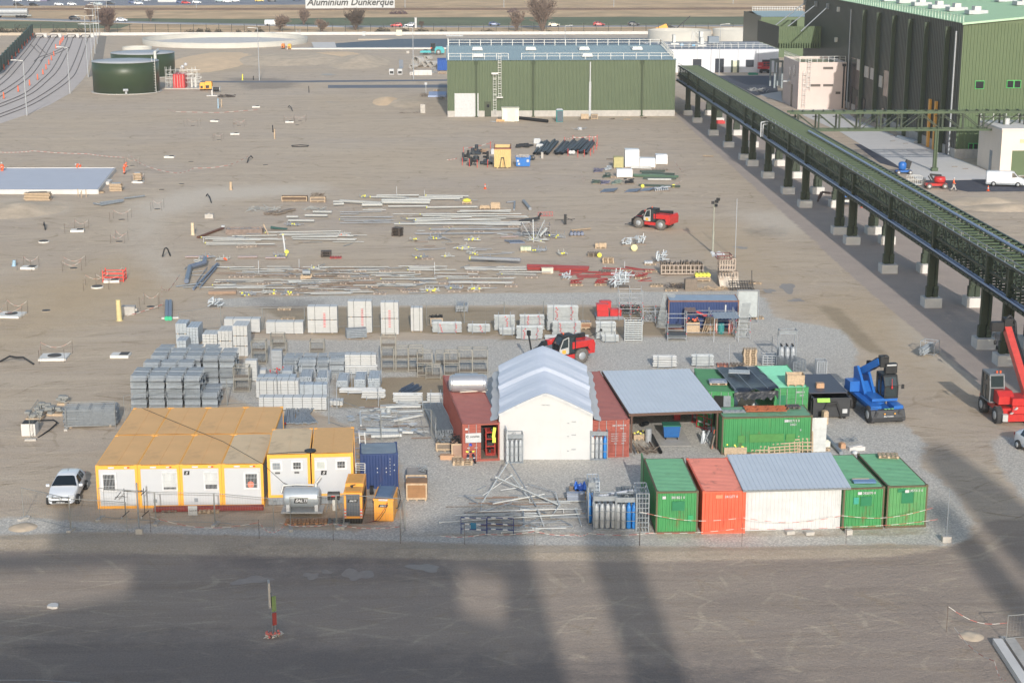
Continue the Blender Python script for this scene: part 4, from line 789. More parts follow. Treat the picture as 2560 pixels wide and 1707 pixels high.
while y<y1:
 C.box(-.5,4.1,y-.07,y+.07,zL-.2,zL-.04);C.box(.1,3.8,y+.5,y+.62,6.45,6.58);C.box(.05,.17,y-.06,y+.06,zL,zD-.2);C.box(3.85,3.97,y-.06,y+.06,zL,zD-.2)
 if k%3==0:C.G((.1,y,zL),(.1,y+2.0,zD-.2),.1);C.G((3.9,y,zL),(3.9,y+2,zD-.2),.1);C.G((.1,y,zL+.1),(3.8,y+2,6.4),.09);C.G((1.2,y+.6,6.5),(2.4,y+.6,zD-.2),.12)
 if k%2==0:C.box(1.9,2.1,y-.06,y+.06,zL,6.1);C.G((0,y+.3,6.5),(2,y+.3,zL),.1)
 C.box(-.35,.7,y+.25,y+.34,6.0,6.12);C.box(2.6,3.8,y+.3,y+.4,7.1,7.25)
 y+=1.15;k+=1
C.K('cross_members',RACKG,rk)
for x_ in(-.12,):
 C.G((x_,y0,zD+.02),(x_,y1,zD+.02),.06);C.G((x_,y0,zD+.45),(x_,y1,zD+.45),.05)
y=y0
while y<y1:C.G((-.12,y,zD),(-.12,y,zD+.45),.05);y+=2.3
C.K('hand_rail',GD,rk)
BP=mat('blue_grey_pipe',(130,144,176),.35,.3,var=.08)
for x_,r_,yf in((-.25,.13,y1),(.1,.1,y1-4)):C.cyl((x_,y0,zL+.12),(x_,yf,zL+.12),r_,n=10);C.t('long_pipe',BP,(RX,0,0),'blue grey pipe on ^lower level~pipe rack, '+('outer one' if x_<0 else'inner one'),'pipe')
ye=PY_(RX+2.4,2022,zD+.1);C.cyl((2.4,y0,zD+.18),(2.4,ye,zD+.18),.14,n=10);C.t('long_pipe',BP,(RX,0,0),'blue grey pipe lying along ^top deck~pipe rack','pipe')
q=g('R3',590,905);yy=PY_(RX,pp('R3',590,0)[0],zL);C.tube([(-.8,yy,zL+.2),(-.8,yy,zL+2.2),(.4,yy,zL+2.4),(.9,yy,zL+1.2)],.1);C.tube([(-.5,yy,zL+.2),(-.5,yy,zL+1.9),(.4,yy,zL+2.0)],.1);C.t('pipe_bend',WT,(RX,0,0),'white gooseneck pipe bend rising from ^lower level~pipe rack','pipe')
cb=inv(2335.5,428);GX=cb.x;GY=cb.y;zt=hz(GX,GY,279);zb=hz(GX,GY,325)
gt=TH('cross_gantry','green steel lattice gantry running sideways from ^pipe rack past ^hall','gantry',(GX,GY,0));xL=RX+3.9-GX;xR=GX*0+22
for yo in(0,2.0):
 C.box(xL,xR,yo-.12,yo+.12,zt-.3,zt);C.box(xL,xR,yo-.12,yo+.12,zb-.15,zb+.12);C.K('chord',MATS['rack_deck_green'],gt);x=xL+1.2;k=0;st_=2.95
 while x<xR:C.box(x-.12,x+.12,yo-.1,yo+.1,zb,zt-.2);C.G((x,yo,zt-.3)if(k//3)%2==0 else(x,yo,zb),(x+st_,yo,zb)if(k//3)%2==0 else(x+st_,yo,zt-.3),.12);C.box(x-.55,x+.55,yo-.2,yo-.12,zt-.9,zt-.8);x+=st_;k+=1
 C.K('web',RACKG,gt)
x=xL+.5
while x<xR:C.G((x,-.1,zt+.05),(x+.3,2.1,zt+.05),.12);x+=1.47
C.K('cross_tie',RACKG,gt)
C.box(-.25,-.1,-.22,.22,0,zb);C.box(.1,.25,-.22,.22,0,zb);C.box(-.1,.1,-.05,.05,0,zb);C.box(-.45,.45,-.35,.35,0,.5);C.K('column',MATS['rack_deck_green'],gt)
C.box(xR-.3,xR+.3,-.3,.3,0,zb);C.K('column',MATS['rack_deck_green'],gt)
APR=mat('concrete_apron',(206,202,198),.9,var=.05,scale=.3,stain=(182,178,174),SA=.4,SS=.15)
sheet('concrete_apron',[inv(*p)for p in[(1985,262),(2112,276),(2140,300),(2203,326),(2331,374),(2442,416),(2486,437),(2600,436),(2471,449),(2370,451),(2293,450),(2232,407),(2151,361),(2100,330),(2010,290)]],.03,APR)
ASP=mat('fresh_asphalt',(66,68,80),.8,var=.2,scale=.8,stain=(96,96,106),SA=.4)
sheet('asphalt_patch',[inv(*p)for p in[(2293,450.5),(2370,451.5),(2471,449.5),(2700,437),(2700,478),(2420,480),(2330,462)]],.02,ASP)
sheet('asphalt_yard',[inv(*p)for p in[(1795,190),(1937,190),(1946,234),(1890,240)]],.02,ASP)
sheet('asphalt_patch',[inv(*p)for p in[(2135,360),(2151,361.5),(2232,407.5),(2260,425),(2200,408)]],.025,ASP)
sheet('concrete_apron',[inv(*p)for p in[(1925,233),(1953,229),(1955,252),(1975,262),(1900,238)]],.03,APR)
TR=mat('strip_asphalt',(104,108,118),.7,var=.12,scale=.3)
sheet('service_road',[inv(*p)for p in[(498,203),(620,203.5),(1120,199.5),(1120,203),(740,207),(620,207),(498,206.5)]],.03,TR)
sheet('service_road',[inv(*p)for p in[(820,213.5),(1120,212.5),(1120,220),(820,221)]],.03,TR)
CSL=mat('fresh_concrete_slab',(186,190,202),.6,var=.04,scale=.4,spec=.5)
pts=[inv(*p)for p in[(-200,431),(286,430),(243,485),(-220,485)]]
sl_=TH('concrete_slab','large fresh blue grey concrete slab at ^left edge@three workers behind it','slab',(0,0,0));C.prism([(p.x,p.y)for p in pts][::-1],0,.55);C.K('slab_top',CSL,sl_)
A_,B_,C_,D_=[Vx((p.x,p.y,0))for p in pts];C.G(D_+Vx((0,-.1,.28)),C_+Vx((.1,-.1,.28)),.12,.6);C.G(C_+Vx((.15,-.1,.28)),B_+Vx((.15,.1,.28)),.12,.6);C.G(A_+Vx((0,.1,.3)),B_+Vx((0,.1,.3)),.12,.65);C.K('edge_form',CC_,sl_)
q1=inv(245,458);q2=inv(285,453);C.prism([(q1.x,q1.y-1.5),(q2.x,q1.y-1.5),(q2.x,q1.y+.8),(q1.x,q1.y+.8)],0,.4);C.t('concrete_step',CC_,None,'small pale concrete step at ^right side~large slab','step')
RUSTC=(120,72,48)
def CP_(nm,c,st=RUSTC,amt=.55,sc=1.3):return mat('container_'+nm,c,.55,var=.1,scale=1.2,stain=st,SA=amt,SS=sc)
CG=CP_('green',(52,142,78));CG2=CP_('light_green',(80,150,88));CGR=CP_('green_roof',(96,158,118),(70,82,62),.5);CO=CP_('orange',(222,88,52),(150,60,40),.5);COR=CP_('orange_roof',(214,124,104),(90,56,52),.8,.9);CRB=CP_('red_brown',(156,76,62),(110,52,44));CRR=CP_('red_brown_roof',(156,92,84),(112,56,52),.4)  # roof paints lightened: sky reflection put into the colour, plus dust
CB=CP_('blue',(38,62,112),(96,76,70),.3);CBR=CP_('blue_roof',(124,144,166),(120,120,118),.5);CTEAL=CP_('mint_roof',(120,206,168),(90,140,110),.4);CWH=CP_('white',(196,198,200),(180,180,176),.2);PATCH=mat('darker_green_patch',(14,120,78),.5);FRM=mat('rusty_frame',(96,86,62),.7,stain=(130,80,50),SA=.8)  # blue roofs also carry sky reflection and dust in a lighter colour
def cont(name,LB,pa,pb,Ht,L,body,roof=None,doors=0,z0=0,per=.21,w=None,opening=None,frame=None,code=None,PT_=(),dw=None,group='shipping>s',cat='shipping>',RP_=.24,rz=None):
 a=inv(pa[0],pa[1],z0+Ht);b=inv(pb[0],pb[1],z0+Ht);loc,r,ww=FR(a,b);w=w or ww;r=rz if rz is not None else r;loc.z=z0
 t=TH(name,LB,cat,loc,r,group);frame=frame or body;e=.06
 if doors=='left_closed':pass
 elif doors:C.box(.08,w-.08,.06,.1,.14,Ht-.12)
 else:C.corr((.08,.05,.14),(w-.16,0,0),(0,0,Ht-.24),(0,-1,0),per,.045)
 C.corr((.05,L-.08,.14),(0,-(L-.16),0),(0,0,Ht-.24),(-1,0,0),.28,.045);C.corr((w-.05,.08,.14),(0,L-.16,0),(0,0,Ht-.24),(1,0,0),.28,.045);C.corr((w-.08,L-.05,.14),(-(w-.16),0,0),(0,0,Ht-.24),(0,1,0),.28,.045)
 C.mi=1
 for x in(0,w-.1):
  for y in(0,L-.1):C.box(x,x+.1,y,y+.1,0,Ht-.02)
  C.box(x,x+.1,.1,L-.1,0,.14);C.box(x,x+.1,.1,L-.1,Ht-.11,Ht-.03)
 for y in(0,L-.1):C.box(.1,w-.1,y,y+.1,0,.14);C.box(.1,w-.1,y,y+.1,Ht-.13,Ht-.03)
 if doors=='left_closed':C.mi=2;C.box(.1,w-.1,.1,L-.1,.0,.16)
 C.K('body',[body,frame,WG_],t)
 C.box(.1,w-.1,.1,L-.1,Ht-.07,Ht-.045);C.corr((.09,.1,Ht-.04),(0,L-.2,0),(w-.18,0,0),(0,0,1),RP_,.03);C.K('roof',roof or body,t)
 for x in(-.01,w-.15):
  for y in(-.012,L-.16):
   for z in(-.0,Ht-.11):C.box(x,x+.16,y,y+.17,z,z+.115)
 C.K('corner_casting',frame,t)
 if doors:
  halves=[(.1,w/2-.01)]+([(w/2+.01,w-.1)]if doors!='left_closed' else[])
  for x0,x1 in halves:
   C.corr((x0,.02,.16),(0,0,Ht-.3),(x1-x0,0,0),(0,-1,0),.5,.03,.42);d=C.K('door',body,t)
   for f in(.28,.72):x=x0+(x1-x0)*f;C.cyl((x,-.07,.08),(x,-.07,Ht-.05),.02,n=6);C.box(x-.12,x+.06,-.1,-.06,.95,1.0)
   C.K('lock_rod',GV,d)
 for(x,z,pw,ph,m_)in PT_:C.box(x-pw/2,x+pw/2,-.05,-.002,z-ph/2,z+ph/2);C.K('repair_patch',m_,t)
 if code:
  for s_,x,z,sz in code:text(s_,sz,WT,t,(x,-.06,z),name='container_number',bold=.004)
 return t,w
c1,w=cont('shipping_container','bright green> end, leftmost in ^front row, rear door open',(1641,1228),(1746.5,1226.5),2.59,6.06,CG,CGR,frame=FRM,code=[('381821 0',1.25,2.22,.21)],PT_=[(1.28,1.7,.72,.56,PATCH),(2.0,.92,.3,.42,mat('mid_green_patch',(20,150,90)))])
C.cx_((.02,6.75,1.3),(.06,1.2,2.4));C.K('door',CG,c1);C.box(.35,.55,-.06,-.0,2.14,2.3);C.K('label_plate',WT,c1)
c2,w=cont('shipping_container','orange>@streaked pale roof, between ^green one`^white corrugated shed',(1757,1227.5),(1866,1225.5),2.59,6.06,CO,COR,code=[('241277 0',1.65,2.25,.2)],PT_=[(.95,2.26,.4,.2,mat('faded_orange_patch',(220,130,90)))])
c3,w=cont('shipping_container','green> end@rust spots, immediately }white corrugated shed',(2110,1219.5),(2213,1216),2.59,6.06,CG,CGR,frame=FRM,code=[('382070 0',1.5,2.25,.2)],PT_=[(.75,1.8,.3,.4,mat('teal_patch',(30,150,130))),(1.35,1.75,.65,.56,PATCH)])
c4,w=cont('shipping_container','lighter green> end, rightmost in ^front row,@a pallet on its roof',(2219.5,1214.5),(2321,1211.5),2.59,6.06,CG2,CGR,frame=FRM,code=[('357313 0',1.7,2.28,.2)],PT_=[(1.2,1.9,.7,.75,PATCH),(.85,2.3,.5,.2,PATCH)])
for c,x in((c3,.95),(c4,1.15)):C.box(x-.12,x+.12,-.065,-.0,2.17,2.33);C.K('label_plate',WT,c)
a=inv(1867,1226,2.5);b=inv(2106,1220,2.5);loc,r,w=FR(a,b);sh=TH('metal_shed','white corrugated shed@pale grey sheet roof mid front row','shed',loc,r)
C.corr((0,.1,.06),(w,0,0),(0,0,2.5),(0,-1,0),.22,.03);C.box(0,w,.12,.2,.0,2.5);C.K('wall',CWH,sh)
RB=mat('pale_sheet_roof',(204,211,220),.5,.05,var=.04,scale=.6,spec=.6)  # base colour raised to hold the sheen of the sky
def slabroof(P4,z_,mt,name='sheet_roof',per=.27,parent=None,dep=.03):
 P=[inv(p[0],p[1],z)for p,z in zip(P4,z_)];n=max(6,int((P[1]-P[0]).length/per));vs=[];fs=[];
 for i in Q(n+1):
  for f,h in(((0,0),(.12,1),(.2,1),(.32,0))if i<n else((0,0),)):
   t=(i+f)/n;q=O(h*dep);vs+=[P[3].lerp(P[2],t)+q,P[0].lerp(P[1],t)+q]
 k=len(vs)//2;return vs,[(2*i,2*i+2,2*i+3,2*i+1)for i in Q(k-1)],P
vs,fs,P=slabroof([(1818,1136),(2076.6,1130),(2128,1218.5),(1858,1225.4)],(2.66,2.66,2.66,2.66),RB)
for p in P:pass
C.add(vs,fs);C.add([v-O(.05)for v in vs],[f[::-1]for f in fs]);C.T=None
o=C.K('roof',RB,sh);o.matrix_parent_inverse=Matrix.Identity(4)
def relocal(o,root):
 M=Matrix.Translation(root.location)@Matrix.Rotation(root.rotation_euler.z,4,'Z');o.data.transform(M.inverted())
relocal(o,sh)
a_,b_=P[3],P[2];C.G(a_+Vx((0,.03,-.06)),b_+Vx((0,.03,-.06)),.06,.1);o=C.K('fascia',mat('roof_edge_grey',(120,126,130)),sh);relocal(o,sh)
c5,w=cont('shipping_container','green> seen broadside@rusty steel lattices on its roof, <front row',(1806,1042.5),(2032,1038),2.59,2.44,CG,CP_('worn_green_roof',(92,142,112),(120,80,56),.7),frame=FRM,per=.28,RP_=.3,code=[('382715 0',4.75,2.25,.22),('22G1',4.75,2.0,.2),('9',5.25,1.6,.2)],PT_=[(1.3,1.05,.45,.5,mat('olive_patch',(72,138,62))),(3.0,1.1,2.3,.55,MATS['olive_patch']),(4.6,1.1,.6,.5,MATS['olive_patch'])])
C.box(4.15,4.4,-.06,0,2.17,2.33);C.K('label_plate',WT,c5)
a=inv(2018,1051,2.2);C.box(0,1.0,0,.06,.0,2.35)
for z in(.5,1.2,1.8):C.box(.1,.9,-.03,.0,z-.22,z+.22)
C.t('loose_sheet',mat('light_grey_panel',(196,198,196)),(a.x+.35,a.y+.1,0),'tall light grey door panel standing at ^right end~broadside green>','panel')
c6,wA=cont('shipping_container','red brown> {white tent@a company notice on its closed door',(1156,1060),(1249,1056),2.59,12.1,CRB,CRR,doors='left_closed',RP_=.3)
C.box(.12,wA-.12,1.9,2.0,.2,2.4);C.K('inner_partition',BK,c6)
d_=MB();d_.cx_((wA+.02+.32,-.62,1.27),(.06,1.25,2.25),rz=R(-2));dd=d_.K('door',mat('pale_door_inside',(178,184,190),.5),c6);
for z in(.5,1.0,1.5,2.0):C.box(wA+.27,wA+.31,-1.15,-.1,z-.2,z+.2)
C.K('door_rib',MATS['pale_door_inside'],dd)
C.box(.18,1.2,-.13,-.1,1.35,1.98);nb=C.K('notice_board',WT,c6);text('constee',.2,BK,nb,(.78,-.14,1.76),bold=.004);text('C',.22,BK,nb,(.3,-.14,1.76),bold=.012,name='emblem');
C.box(.16,.34,-.1,-.07,2.2,2.32);C.K('sticker',WT,c6)
C.box(1.65,2.15,.5,1.3,.2,.24);
for z in(.3,.8,1.3,1.75):C.box(1.6,2.2,.5,1.5,z,z+.05)
C.box(1.58,1.63,.5,.55,.2,2.1);C.box(2.17,2.22,.5,.55,.2,2.1);C.mi=1
for i in Q(10):x,z=U(1.65,2.1),random.choice([.35,.85,1.35,1.8]);C.cx_((x,.7,z+.12),(.14,.2,.22))
C.t('tool_shelf',[mat('shelf_red',(180,50,40)),BK],c6.location,'red tool shelf just inside ^open red brown>','shelf',rz=c6.rotation_euler.z)
C.cx_((2.1,.25,1.85),(.2,.08,.7),ry=R(8));C.cx_((2.1,.25,1.35),(.22,.1,.35));C.t('safety_vest',HIVIS,c6.location,'yellow high visibility vest hanging in ^open red brown>','vest',rz=c6.rotation_euler.z)
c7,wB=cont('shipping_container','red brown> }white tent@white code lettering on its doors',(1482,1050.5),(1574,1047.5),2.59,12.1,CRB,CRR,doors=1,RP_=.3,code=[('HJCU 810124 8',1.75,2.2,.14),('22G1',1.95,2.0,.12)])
for i in Q(4):text('MAX.WT',.12,WT,c7,(1.45,-.13,1.65-.16*i),name='door_lettering');text('30480',.12,WT,c7,(2.05,-.13,1.65-.16*i),name='door_lettering')
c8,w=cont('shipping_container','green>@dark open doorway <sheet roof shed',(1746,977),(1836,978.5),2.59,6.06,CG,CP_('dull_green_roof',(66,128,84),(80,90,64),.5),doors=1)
C.box(1.1,1.75,-.12,-.08,.15,2.3);C.K('dark_doorway_panel',mat('doorway_shade_black',(18,20,22)),c8);C.box(1.75,2.25,-.14,-.09,.15,2.3);C.K('plywood_door',GD,c8)  # near-black panel stands in for the shade inside the doorway
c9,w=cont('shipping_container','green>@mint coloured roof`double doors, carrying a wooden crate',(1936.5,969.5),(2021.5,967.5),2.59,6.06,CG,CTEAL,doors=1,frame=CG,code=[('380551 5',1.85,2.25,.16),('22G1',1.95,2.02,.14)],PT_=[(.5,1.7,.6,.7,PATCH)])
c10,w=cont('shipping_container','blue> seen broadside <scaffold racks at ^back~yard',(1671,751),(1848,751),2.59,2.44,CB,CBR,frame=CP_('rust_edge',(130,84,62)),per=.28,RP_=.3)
C.box(4.9,5.02,-.06,0,1.6,2.2);C.K('sticker',WT,c10)
C.G((6.3,2.6,0),(6.3,2.6,2.9),.08);C.G((8.2,2.6,0),(8.2,2.6,2.9),.08);C.G((6.3,2.6,2.9),(8.2,2.6,2.9),.08);C.mi=1;C.box(6.4,8.1,2.58,2.62,.5,2.8)
C.t('framed_panel',[GD,mat('misty_mesh',(170,178,180))],c10.location,'tall framed mesh panel at ^right end~rear blue>','panel',rz=c10.rotation_euler.z)
c11,w=cont('shipping_container','small dark blue>@white dots$^rightmost yellow cabin',(900,1135),(995,1132),2.3,2.3,CB,CP_('lightened_blue_roof',(104,120,136),(150,150,146),.5),per=.34,RP_=.26)
for x,z in((1.05,1.35),(1.05,1.1),(1.6,1.35),(1.6,1.1),(2.1,1.55),(2.1,1.2)):C.cyl((x,-.06,z),(x,.0,z),.035,n=8);C.K('white_dot',WT,c11)
for i in Q(6):text('0',.14,WT,c11,(1.84,-.07,1.95-i*.2),name='container_number')
CABW=mat('cabin_white',(186,190,196),.5,var=.03,scale=.8,stain=(196,198,202),SA=.3);CROOF=mat('cabin_tan_roof',(226,172,100),.6,var=.07,scale=.5,stain=(180,140,96),SA=.5,SS=.5);CROOF2=mat('cabin_pale_roof',(216,186,142),.6,var=.08,scale=.6,stain=(150,128,104),SA=.6,SS=.6)
SIGNB=mat('sign_black',(24,24,26),.5)
def cabin(LB,loc,rz,w,L,Ht,roofm,frontd=1):
 t=TH('site_cabin',LB,'cabin',loc,rz,'yellow site cabins');f=.16
 C.box(.03,w-.03,.04,L-.04,.1,Ht-.12);C.K('wall',CABW,t)
 for x in(0,w-f):
  for y in(0,L-f):C.box(x,x+f,y,y+f,0,Ht)
  C.box(x,x+f,f,L-f,0,.16);C.box(x,x+f,f,L-f,Ht-.2,Ht)
 for y in(0,L-f):C.box(f,w-f,y,y+f,0,.16);C.box(f,w-f,y,y+f,Ht-.22,Ht)
 C.K('frame',YEL,t)
 C.add([(.06,.1,Ht+.004),(w-.06,.1,Ht+.004),(w-.06,L-.1,Ht+.004),(.06,L-.1,Ht+.004),(w/2,.1,Ht+.035),(w/2,L-.1,Ht+.035)],[(0,4,5,3),(4,1,2,5)]);C.box(w/2-.012,w/2+.012,.1,L-.1,Ht+.03,Ht+.05);C.K('roof',roofm,t)
 for x in(0,w-.2):
  for y in(0,L-.2):C.box(x,x+.2,y,y+.2,Ht,Ht+.03);
 C.K('corner_plate',YEL,t)
 return t
def win(t,x0,x1,z0,z1,bars=8,rows=2,shut=0,blind=None,outer=.09):
 C.box(x0-outer,x1+outer,-.03,.03,z0-outer,z1+outer);f=C.K('window',mat('window_frame_white',(206,208,212),.5),t);C.box(x0,x1,-.045,-.02,z0,z1);C.K('pane',blind or GLS,f)
 for i in Q(bars):x=x0+(x1-x0)*(i+.5)/bars;C.G((x,-.085,z0-.1),(x,-.085,z1+.05),.018)
 for i in Q(rows):z=z0+(z1-z0)*(i+.5)/rows;C.G((x0-.05,-.085,z),(x1+.05,-.085,z),.018)
 C.K('bars',WT,f)
 if shut:
  C.corr((x0-.05,-.06,z1-(z1-z0)*shut),(x1-x0+.1,0,0),(0,0,(z1-z0)*shut+.05),(0,-1,0),.1,.012);C.K('shutter',mat('shutter_grey',(196,200,202)),f)
a=inv(238,1164.5,2.7);b=inv(657.5,1160,2.7);loc,r,w=FR(a,b);u=w/4;L=6.06
bl=inv(288.5,1088,2.7);
M=Matrix.Rotation(r,4,'Z');labs=['leftmost','second from ^left','third from ^left','fourth from ^left']
cabs=[]
for row in(1,0):
 for i in Q(4):
  p=loc+M@Vx((i*u,row*(L+.02),0));t=cabin('%s yellow framed cabin~%s'%(labs[i],'back row, only its tan roof showing' if row else'front row$^white hatchback'),p,r,u-.015,L,2.7,CROOF if not(i==3 and row==0)else CROOF2)
  if row==0:cabs.append(t)
win(cabs[0],.42,1.1,1.2,2.15,8,2,outer=.12);win(cabs[1],1.5,2.25,1.2,2.2,10,1,shut=.86);win(cabs[2],1.5,2.2,1.2,2.2,9,1,shut=.72);win(cabs[3],1.42,2.1,1.25,2.1,8,2,outer=.12)
C.cyl((1.72,-.05,1.45),(1.72,-.03,1.45),.2,n=14);C.t('window_sticker',ORG,cabs[3].location,'orange round sticker inside ^barred window~fourth front cabin','sticker',rz=r)
for c,x,z in((cabs[1],.95,.45),(cabs[2],.9,.48)):C.box(x-.11,x+.11,.0,.035,z-.11,z+.11);C.K('vent',GD,c)
for c,x,z in((cabs[2],.42,2.2),):C.exty([(x-.17,z-.12),(x+.14,z-.12),(x+.17,z+.12),(x-.14,z+.12)],0,.035);sg=C.K('logo_plate',SIGNB,c);text('S',.2,WT,sg,(x-.02,-.01,z),italic=.3,bold=.01,sx=1.3)
for i,c in EN(cabs):
 for x,wd,m_ in((.75,.35,mat('badge_blue_white',(190,200,225))),(1.7,.2,WT),(1.88,.14,mat('socket_red',(190,50,40)))):
  C.box(x,x+wd,-.02,.0,2.54,2.62);C.K('plate',m_,c)
a=inv(667,1137.5,3.2);b=inv(774.5,1134.8,3.2);loc5,r5,w5=FR(a,b);loc5.z=.5
a6=inv(778,1134.8,3.2);b6=inv(882.7,1132.2,3.2);loc6,r6,w6=FR(a6,b6);loc6.z=.5
d5=cabin('raised yellow framed cabin@two small barred windows$^wide cabin block',loc5,r5,w5,5.3,2.7,CROOF2);d6=cabin('rightmost yellow framed cabin, raised,@a black S emblem under its windows',loc6,r6,w6,5.3,2.7,mat('cabin_orange_tan_roof',(222,168,94),.6,var=.05))
for t in(d5,d6):
 gb=mat('blind_grey',(176,184,180),.4)
 win(t,.32,.78,1.8,2.2,5,1,blind=gb if t is d6 else mat('half_blind',(120,130,140),.3),outer=.12);win(t,1.55,2.0,1.8,2.2,5,1,outer=.12)
x,z=.72,1.5;C.exty([(x-.18,z-.13),(x+.15,z-.13),(x+.18,z+.13),(x-.15,z+.13)],0,.035);sg=C.K('logo_plate',SIGNB,d6);text('S',.22,WT,sg,(x-.02,-.01,z),italic=.3,bold=.01,sx=1.3)
for x in(.6,1.75):C.box(x-.14,x+.14,.0,.035,1.5,1.6);sg=C.K('logo_plate',SIGNB,d5);text('SALTI',.08,WT,sg,(x,-.01,1.55),italic=.3)
for lc,rr_,ww_,l in((loc5,r5,w5,'grey metal base frame under ^raised cabin {gap'),(loc6,r6,w6,'grey metal base frame under ^rightmost raised cabin')):
 C.corr((.0,0,.05),(ww_,0,0),(0,0,.42),(0,-1,0),.3,.02);C.box(0,ww_,.05,5.2,.02,.49);C.t('base_frame',GD,(lc.x,lc.y,0),l,'base',rz=rr_)
q1=g('Y4',1090,70,2.8);q2=g('Y4',1810,368,2.78);q3=g('Y4',2165,570,2.8);C.tube([q1,q1.lerp(q2,.4)+O(-.02),q2,q3],.018,4);C.t('power_cable',BK,None,'thin dark cable running diagonally across ^tan cabin roofs','cable')
q4=g('Y5',0,540,2.8);p5=g('Y5',430,800,1.3);C.tube([q3,q3.lerp(p5,.5)+Vx((0,-.3,-.25)),p5],.016,4);C.t('power_cable',BK,None,'thin cable sagging from ^cabin corner down to ^silver tank','cable')
qa=g('Y5',100,480,3.25);qb=g('Y5',300,465,3.28);qc=g('Y5',460,460,3.3);C.tube([qa,qb,qc],.02,4)
for i in Q(3):C.lt(qc+Vx((.15,.1,.02*i)),[(.34,0),(.36,.03),(.3,.03)],14)
C.t('cable_coil',BK,None,'black cable coil lying on ^edge between ^two raised cabin roofs','cable')
TW=mat('tent_fabric_white',(194,195,196),.6,var=.04,bump=.4,bscale=2,stain=(186,184,178),SA=.35,scale=.6);TRF=mat('tent_roof_fabric',(220,226,238),.6,var=.04,scale=.5,bump=.5,bscale=1.5)  # roof fabric brighter than the walls, sky sheen put into its colour
a=inv(1248,1148);b=inv(1480,1148);loc,r,w=FR(a,b);apx=hz((a.x+b.x)/2,a.y,983);ev=hz(b.x,b.y,1037)
tn=TH('storage_tent','white fabric storage tent@ridged pitched roof between ^two red brown>s','tent',loc,r)
LT=12.0
nA=9
def roofprof(k):
 out=[]
 for i in Q(13):
  t=i/12;x=t*w;d=abs(t-.5)*2;z=apx-(apx-ev)*(d**1.15);out.append((x,z))
 return out
vs=[];fs=[];rows=[]
segs=[];y=0
ny=48
for j in Q(ny+1):
 y=LT*j/ny;ph=(y/1.0)%1;bulge=.02*math.sin(math.pi*ph)
 step=.0 if y<LT*.5 else.32
 bulge+=.03*math.sin(y*2.3+1);
 for i,(x,z)in EN(roofprof(0)):
  d=abs(i/12-.5)*2;cx=(x-w/2)*(1+(.03 if step else 0));vs.append((w/2+cx+(0 if d<.8 else(1 if cx>0 else-1)*bulge*1.2),y,z+bulge*(.35+.65*d)+step*.5))
for j in Q(ny):
 for i in Q(12):a_=j*13+i;fs.append((a_,a_+1,a_+14,a_+13))
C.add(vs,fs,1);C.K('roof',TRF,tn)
P_=roofprof(0);poly_=[(0,0),(w,0)]+[(x,z)for x,z in P_[::-1]];C.exty(poly_,-.02,.04);
C.box(w*.66,w*.67,-.05,-.02,.05,ev+.3);C.box(w*.2,w*.205,-.045,-.02,.8,ev);C.box(.1,w-.1,-.035,-.02,1.5,1.52);C.exty(poly_,LT-.04,LT+.02);C.K('end_wall',TW,tn)
for(x0_,z0_),(x1_,z1_)in zip(P_[:-1],P_[1:]):C.G((x0_,-.05,z0_-.02),(x1_,-.05,z1_-.02),.12,.2)
C.K('edge_band',WT,tn)
for s_ in(0,1):
 vs=[];n=40
 for j in Q(n+1):
  y=LT*j/n;bul=.02*math.sin(math.pi*(y%1));x0_=0 if s_==0 else w;sg=-1 if s_==0 else 1
  vs+=[(x0_+sg*bul,y,ev),(x0_+sg*(.12+bul),y,2.75),(x0_+sg*(.55+.05*math.sin(y*3)),y,2.62+.03*math.sin(y*9))]
 C.add(vs,[(3*j+k,3*j+3+k,3*j+4+k,3*j+1+k)for j in Q(n)for k in(0,1)],1);C.box(x0_-.02,x0_+.02,.1,LT,0,ev);C.K('side_skirt',TW,tn)
for z in(.6,1.6,2.5):C.cx_((w*.74,-.06,z),(.12,.04,.03));C.cx_((w*.8,-.06,z+.1),(.3,.04,.03))
C.K('strap',GD,tn);text('TENT HALL',.11,GD,tn,(w*.5,-.06,apx-.75))
q=g('Y2',975,800,3.0);C.cyl((-1.15,0,0),(.95,0,0),.62,n=18);C.lt((.95,0,0),[(.62,0),(.5,.25),(.1,.3)],18,'x');C.lt((-1.15,0,0),[(.1,-.3),(.5,-.22),(.62,0)],18,'x');C.mi=0
for s_ in(.0,):C.cyl((-1.0,.95,-.05),(.6,.95,-.05),.5,n=16)
C.t('silver_duct',mat('silver_foil',(190,194,200),.3,.6,var=.05),(q.x,q.y,3.2),'fat silver insulated duct lying on ^left red brown>','duct')
q=g('Y2',985,855,2.62);
for i in Q(7):C.cx_((U(-.8,.8),U(-.35,.35),.05+i*.02),(U(.8,1.5),.12,.05),rz=U(-.5,.5))
C.t('timber_offcuts',mat('light_offcut',(214,200,184)),q,'pale broken boards |silver duct on ^container roof','boards')
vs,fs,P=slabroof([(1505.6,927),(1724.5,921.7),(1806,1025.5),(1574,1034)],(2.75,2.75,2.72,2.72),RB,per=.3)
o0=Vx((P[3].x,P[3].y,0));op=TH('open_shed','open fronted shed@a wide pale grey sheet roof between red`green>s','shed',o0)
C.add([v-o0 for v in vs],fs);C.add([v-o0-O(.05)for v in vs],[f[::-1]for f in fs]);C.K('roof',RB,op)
C.G(P[3]-o0+Vx((0,.04,-.1)),P[2]-o0+Vx((0,.04,-.1)),.1,.16);C.G(P[0]-o0+O(-.1),P[1]-o0+O(-.1),.1,.16);C.G(P[3]-o0+O(-.1),P[0]-o0+O(-.1),.1,.16);C.G(P[2]-o0+O(-.1),P[1]-o0+O(-.1),.1,.16);C.K('roof_beam',mat('rusty_beam',(96,70,58)),op)
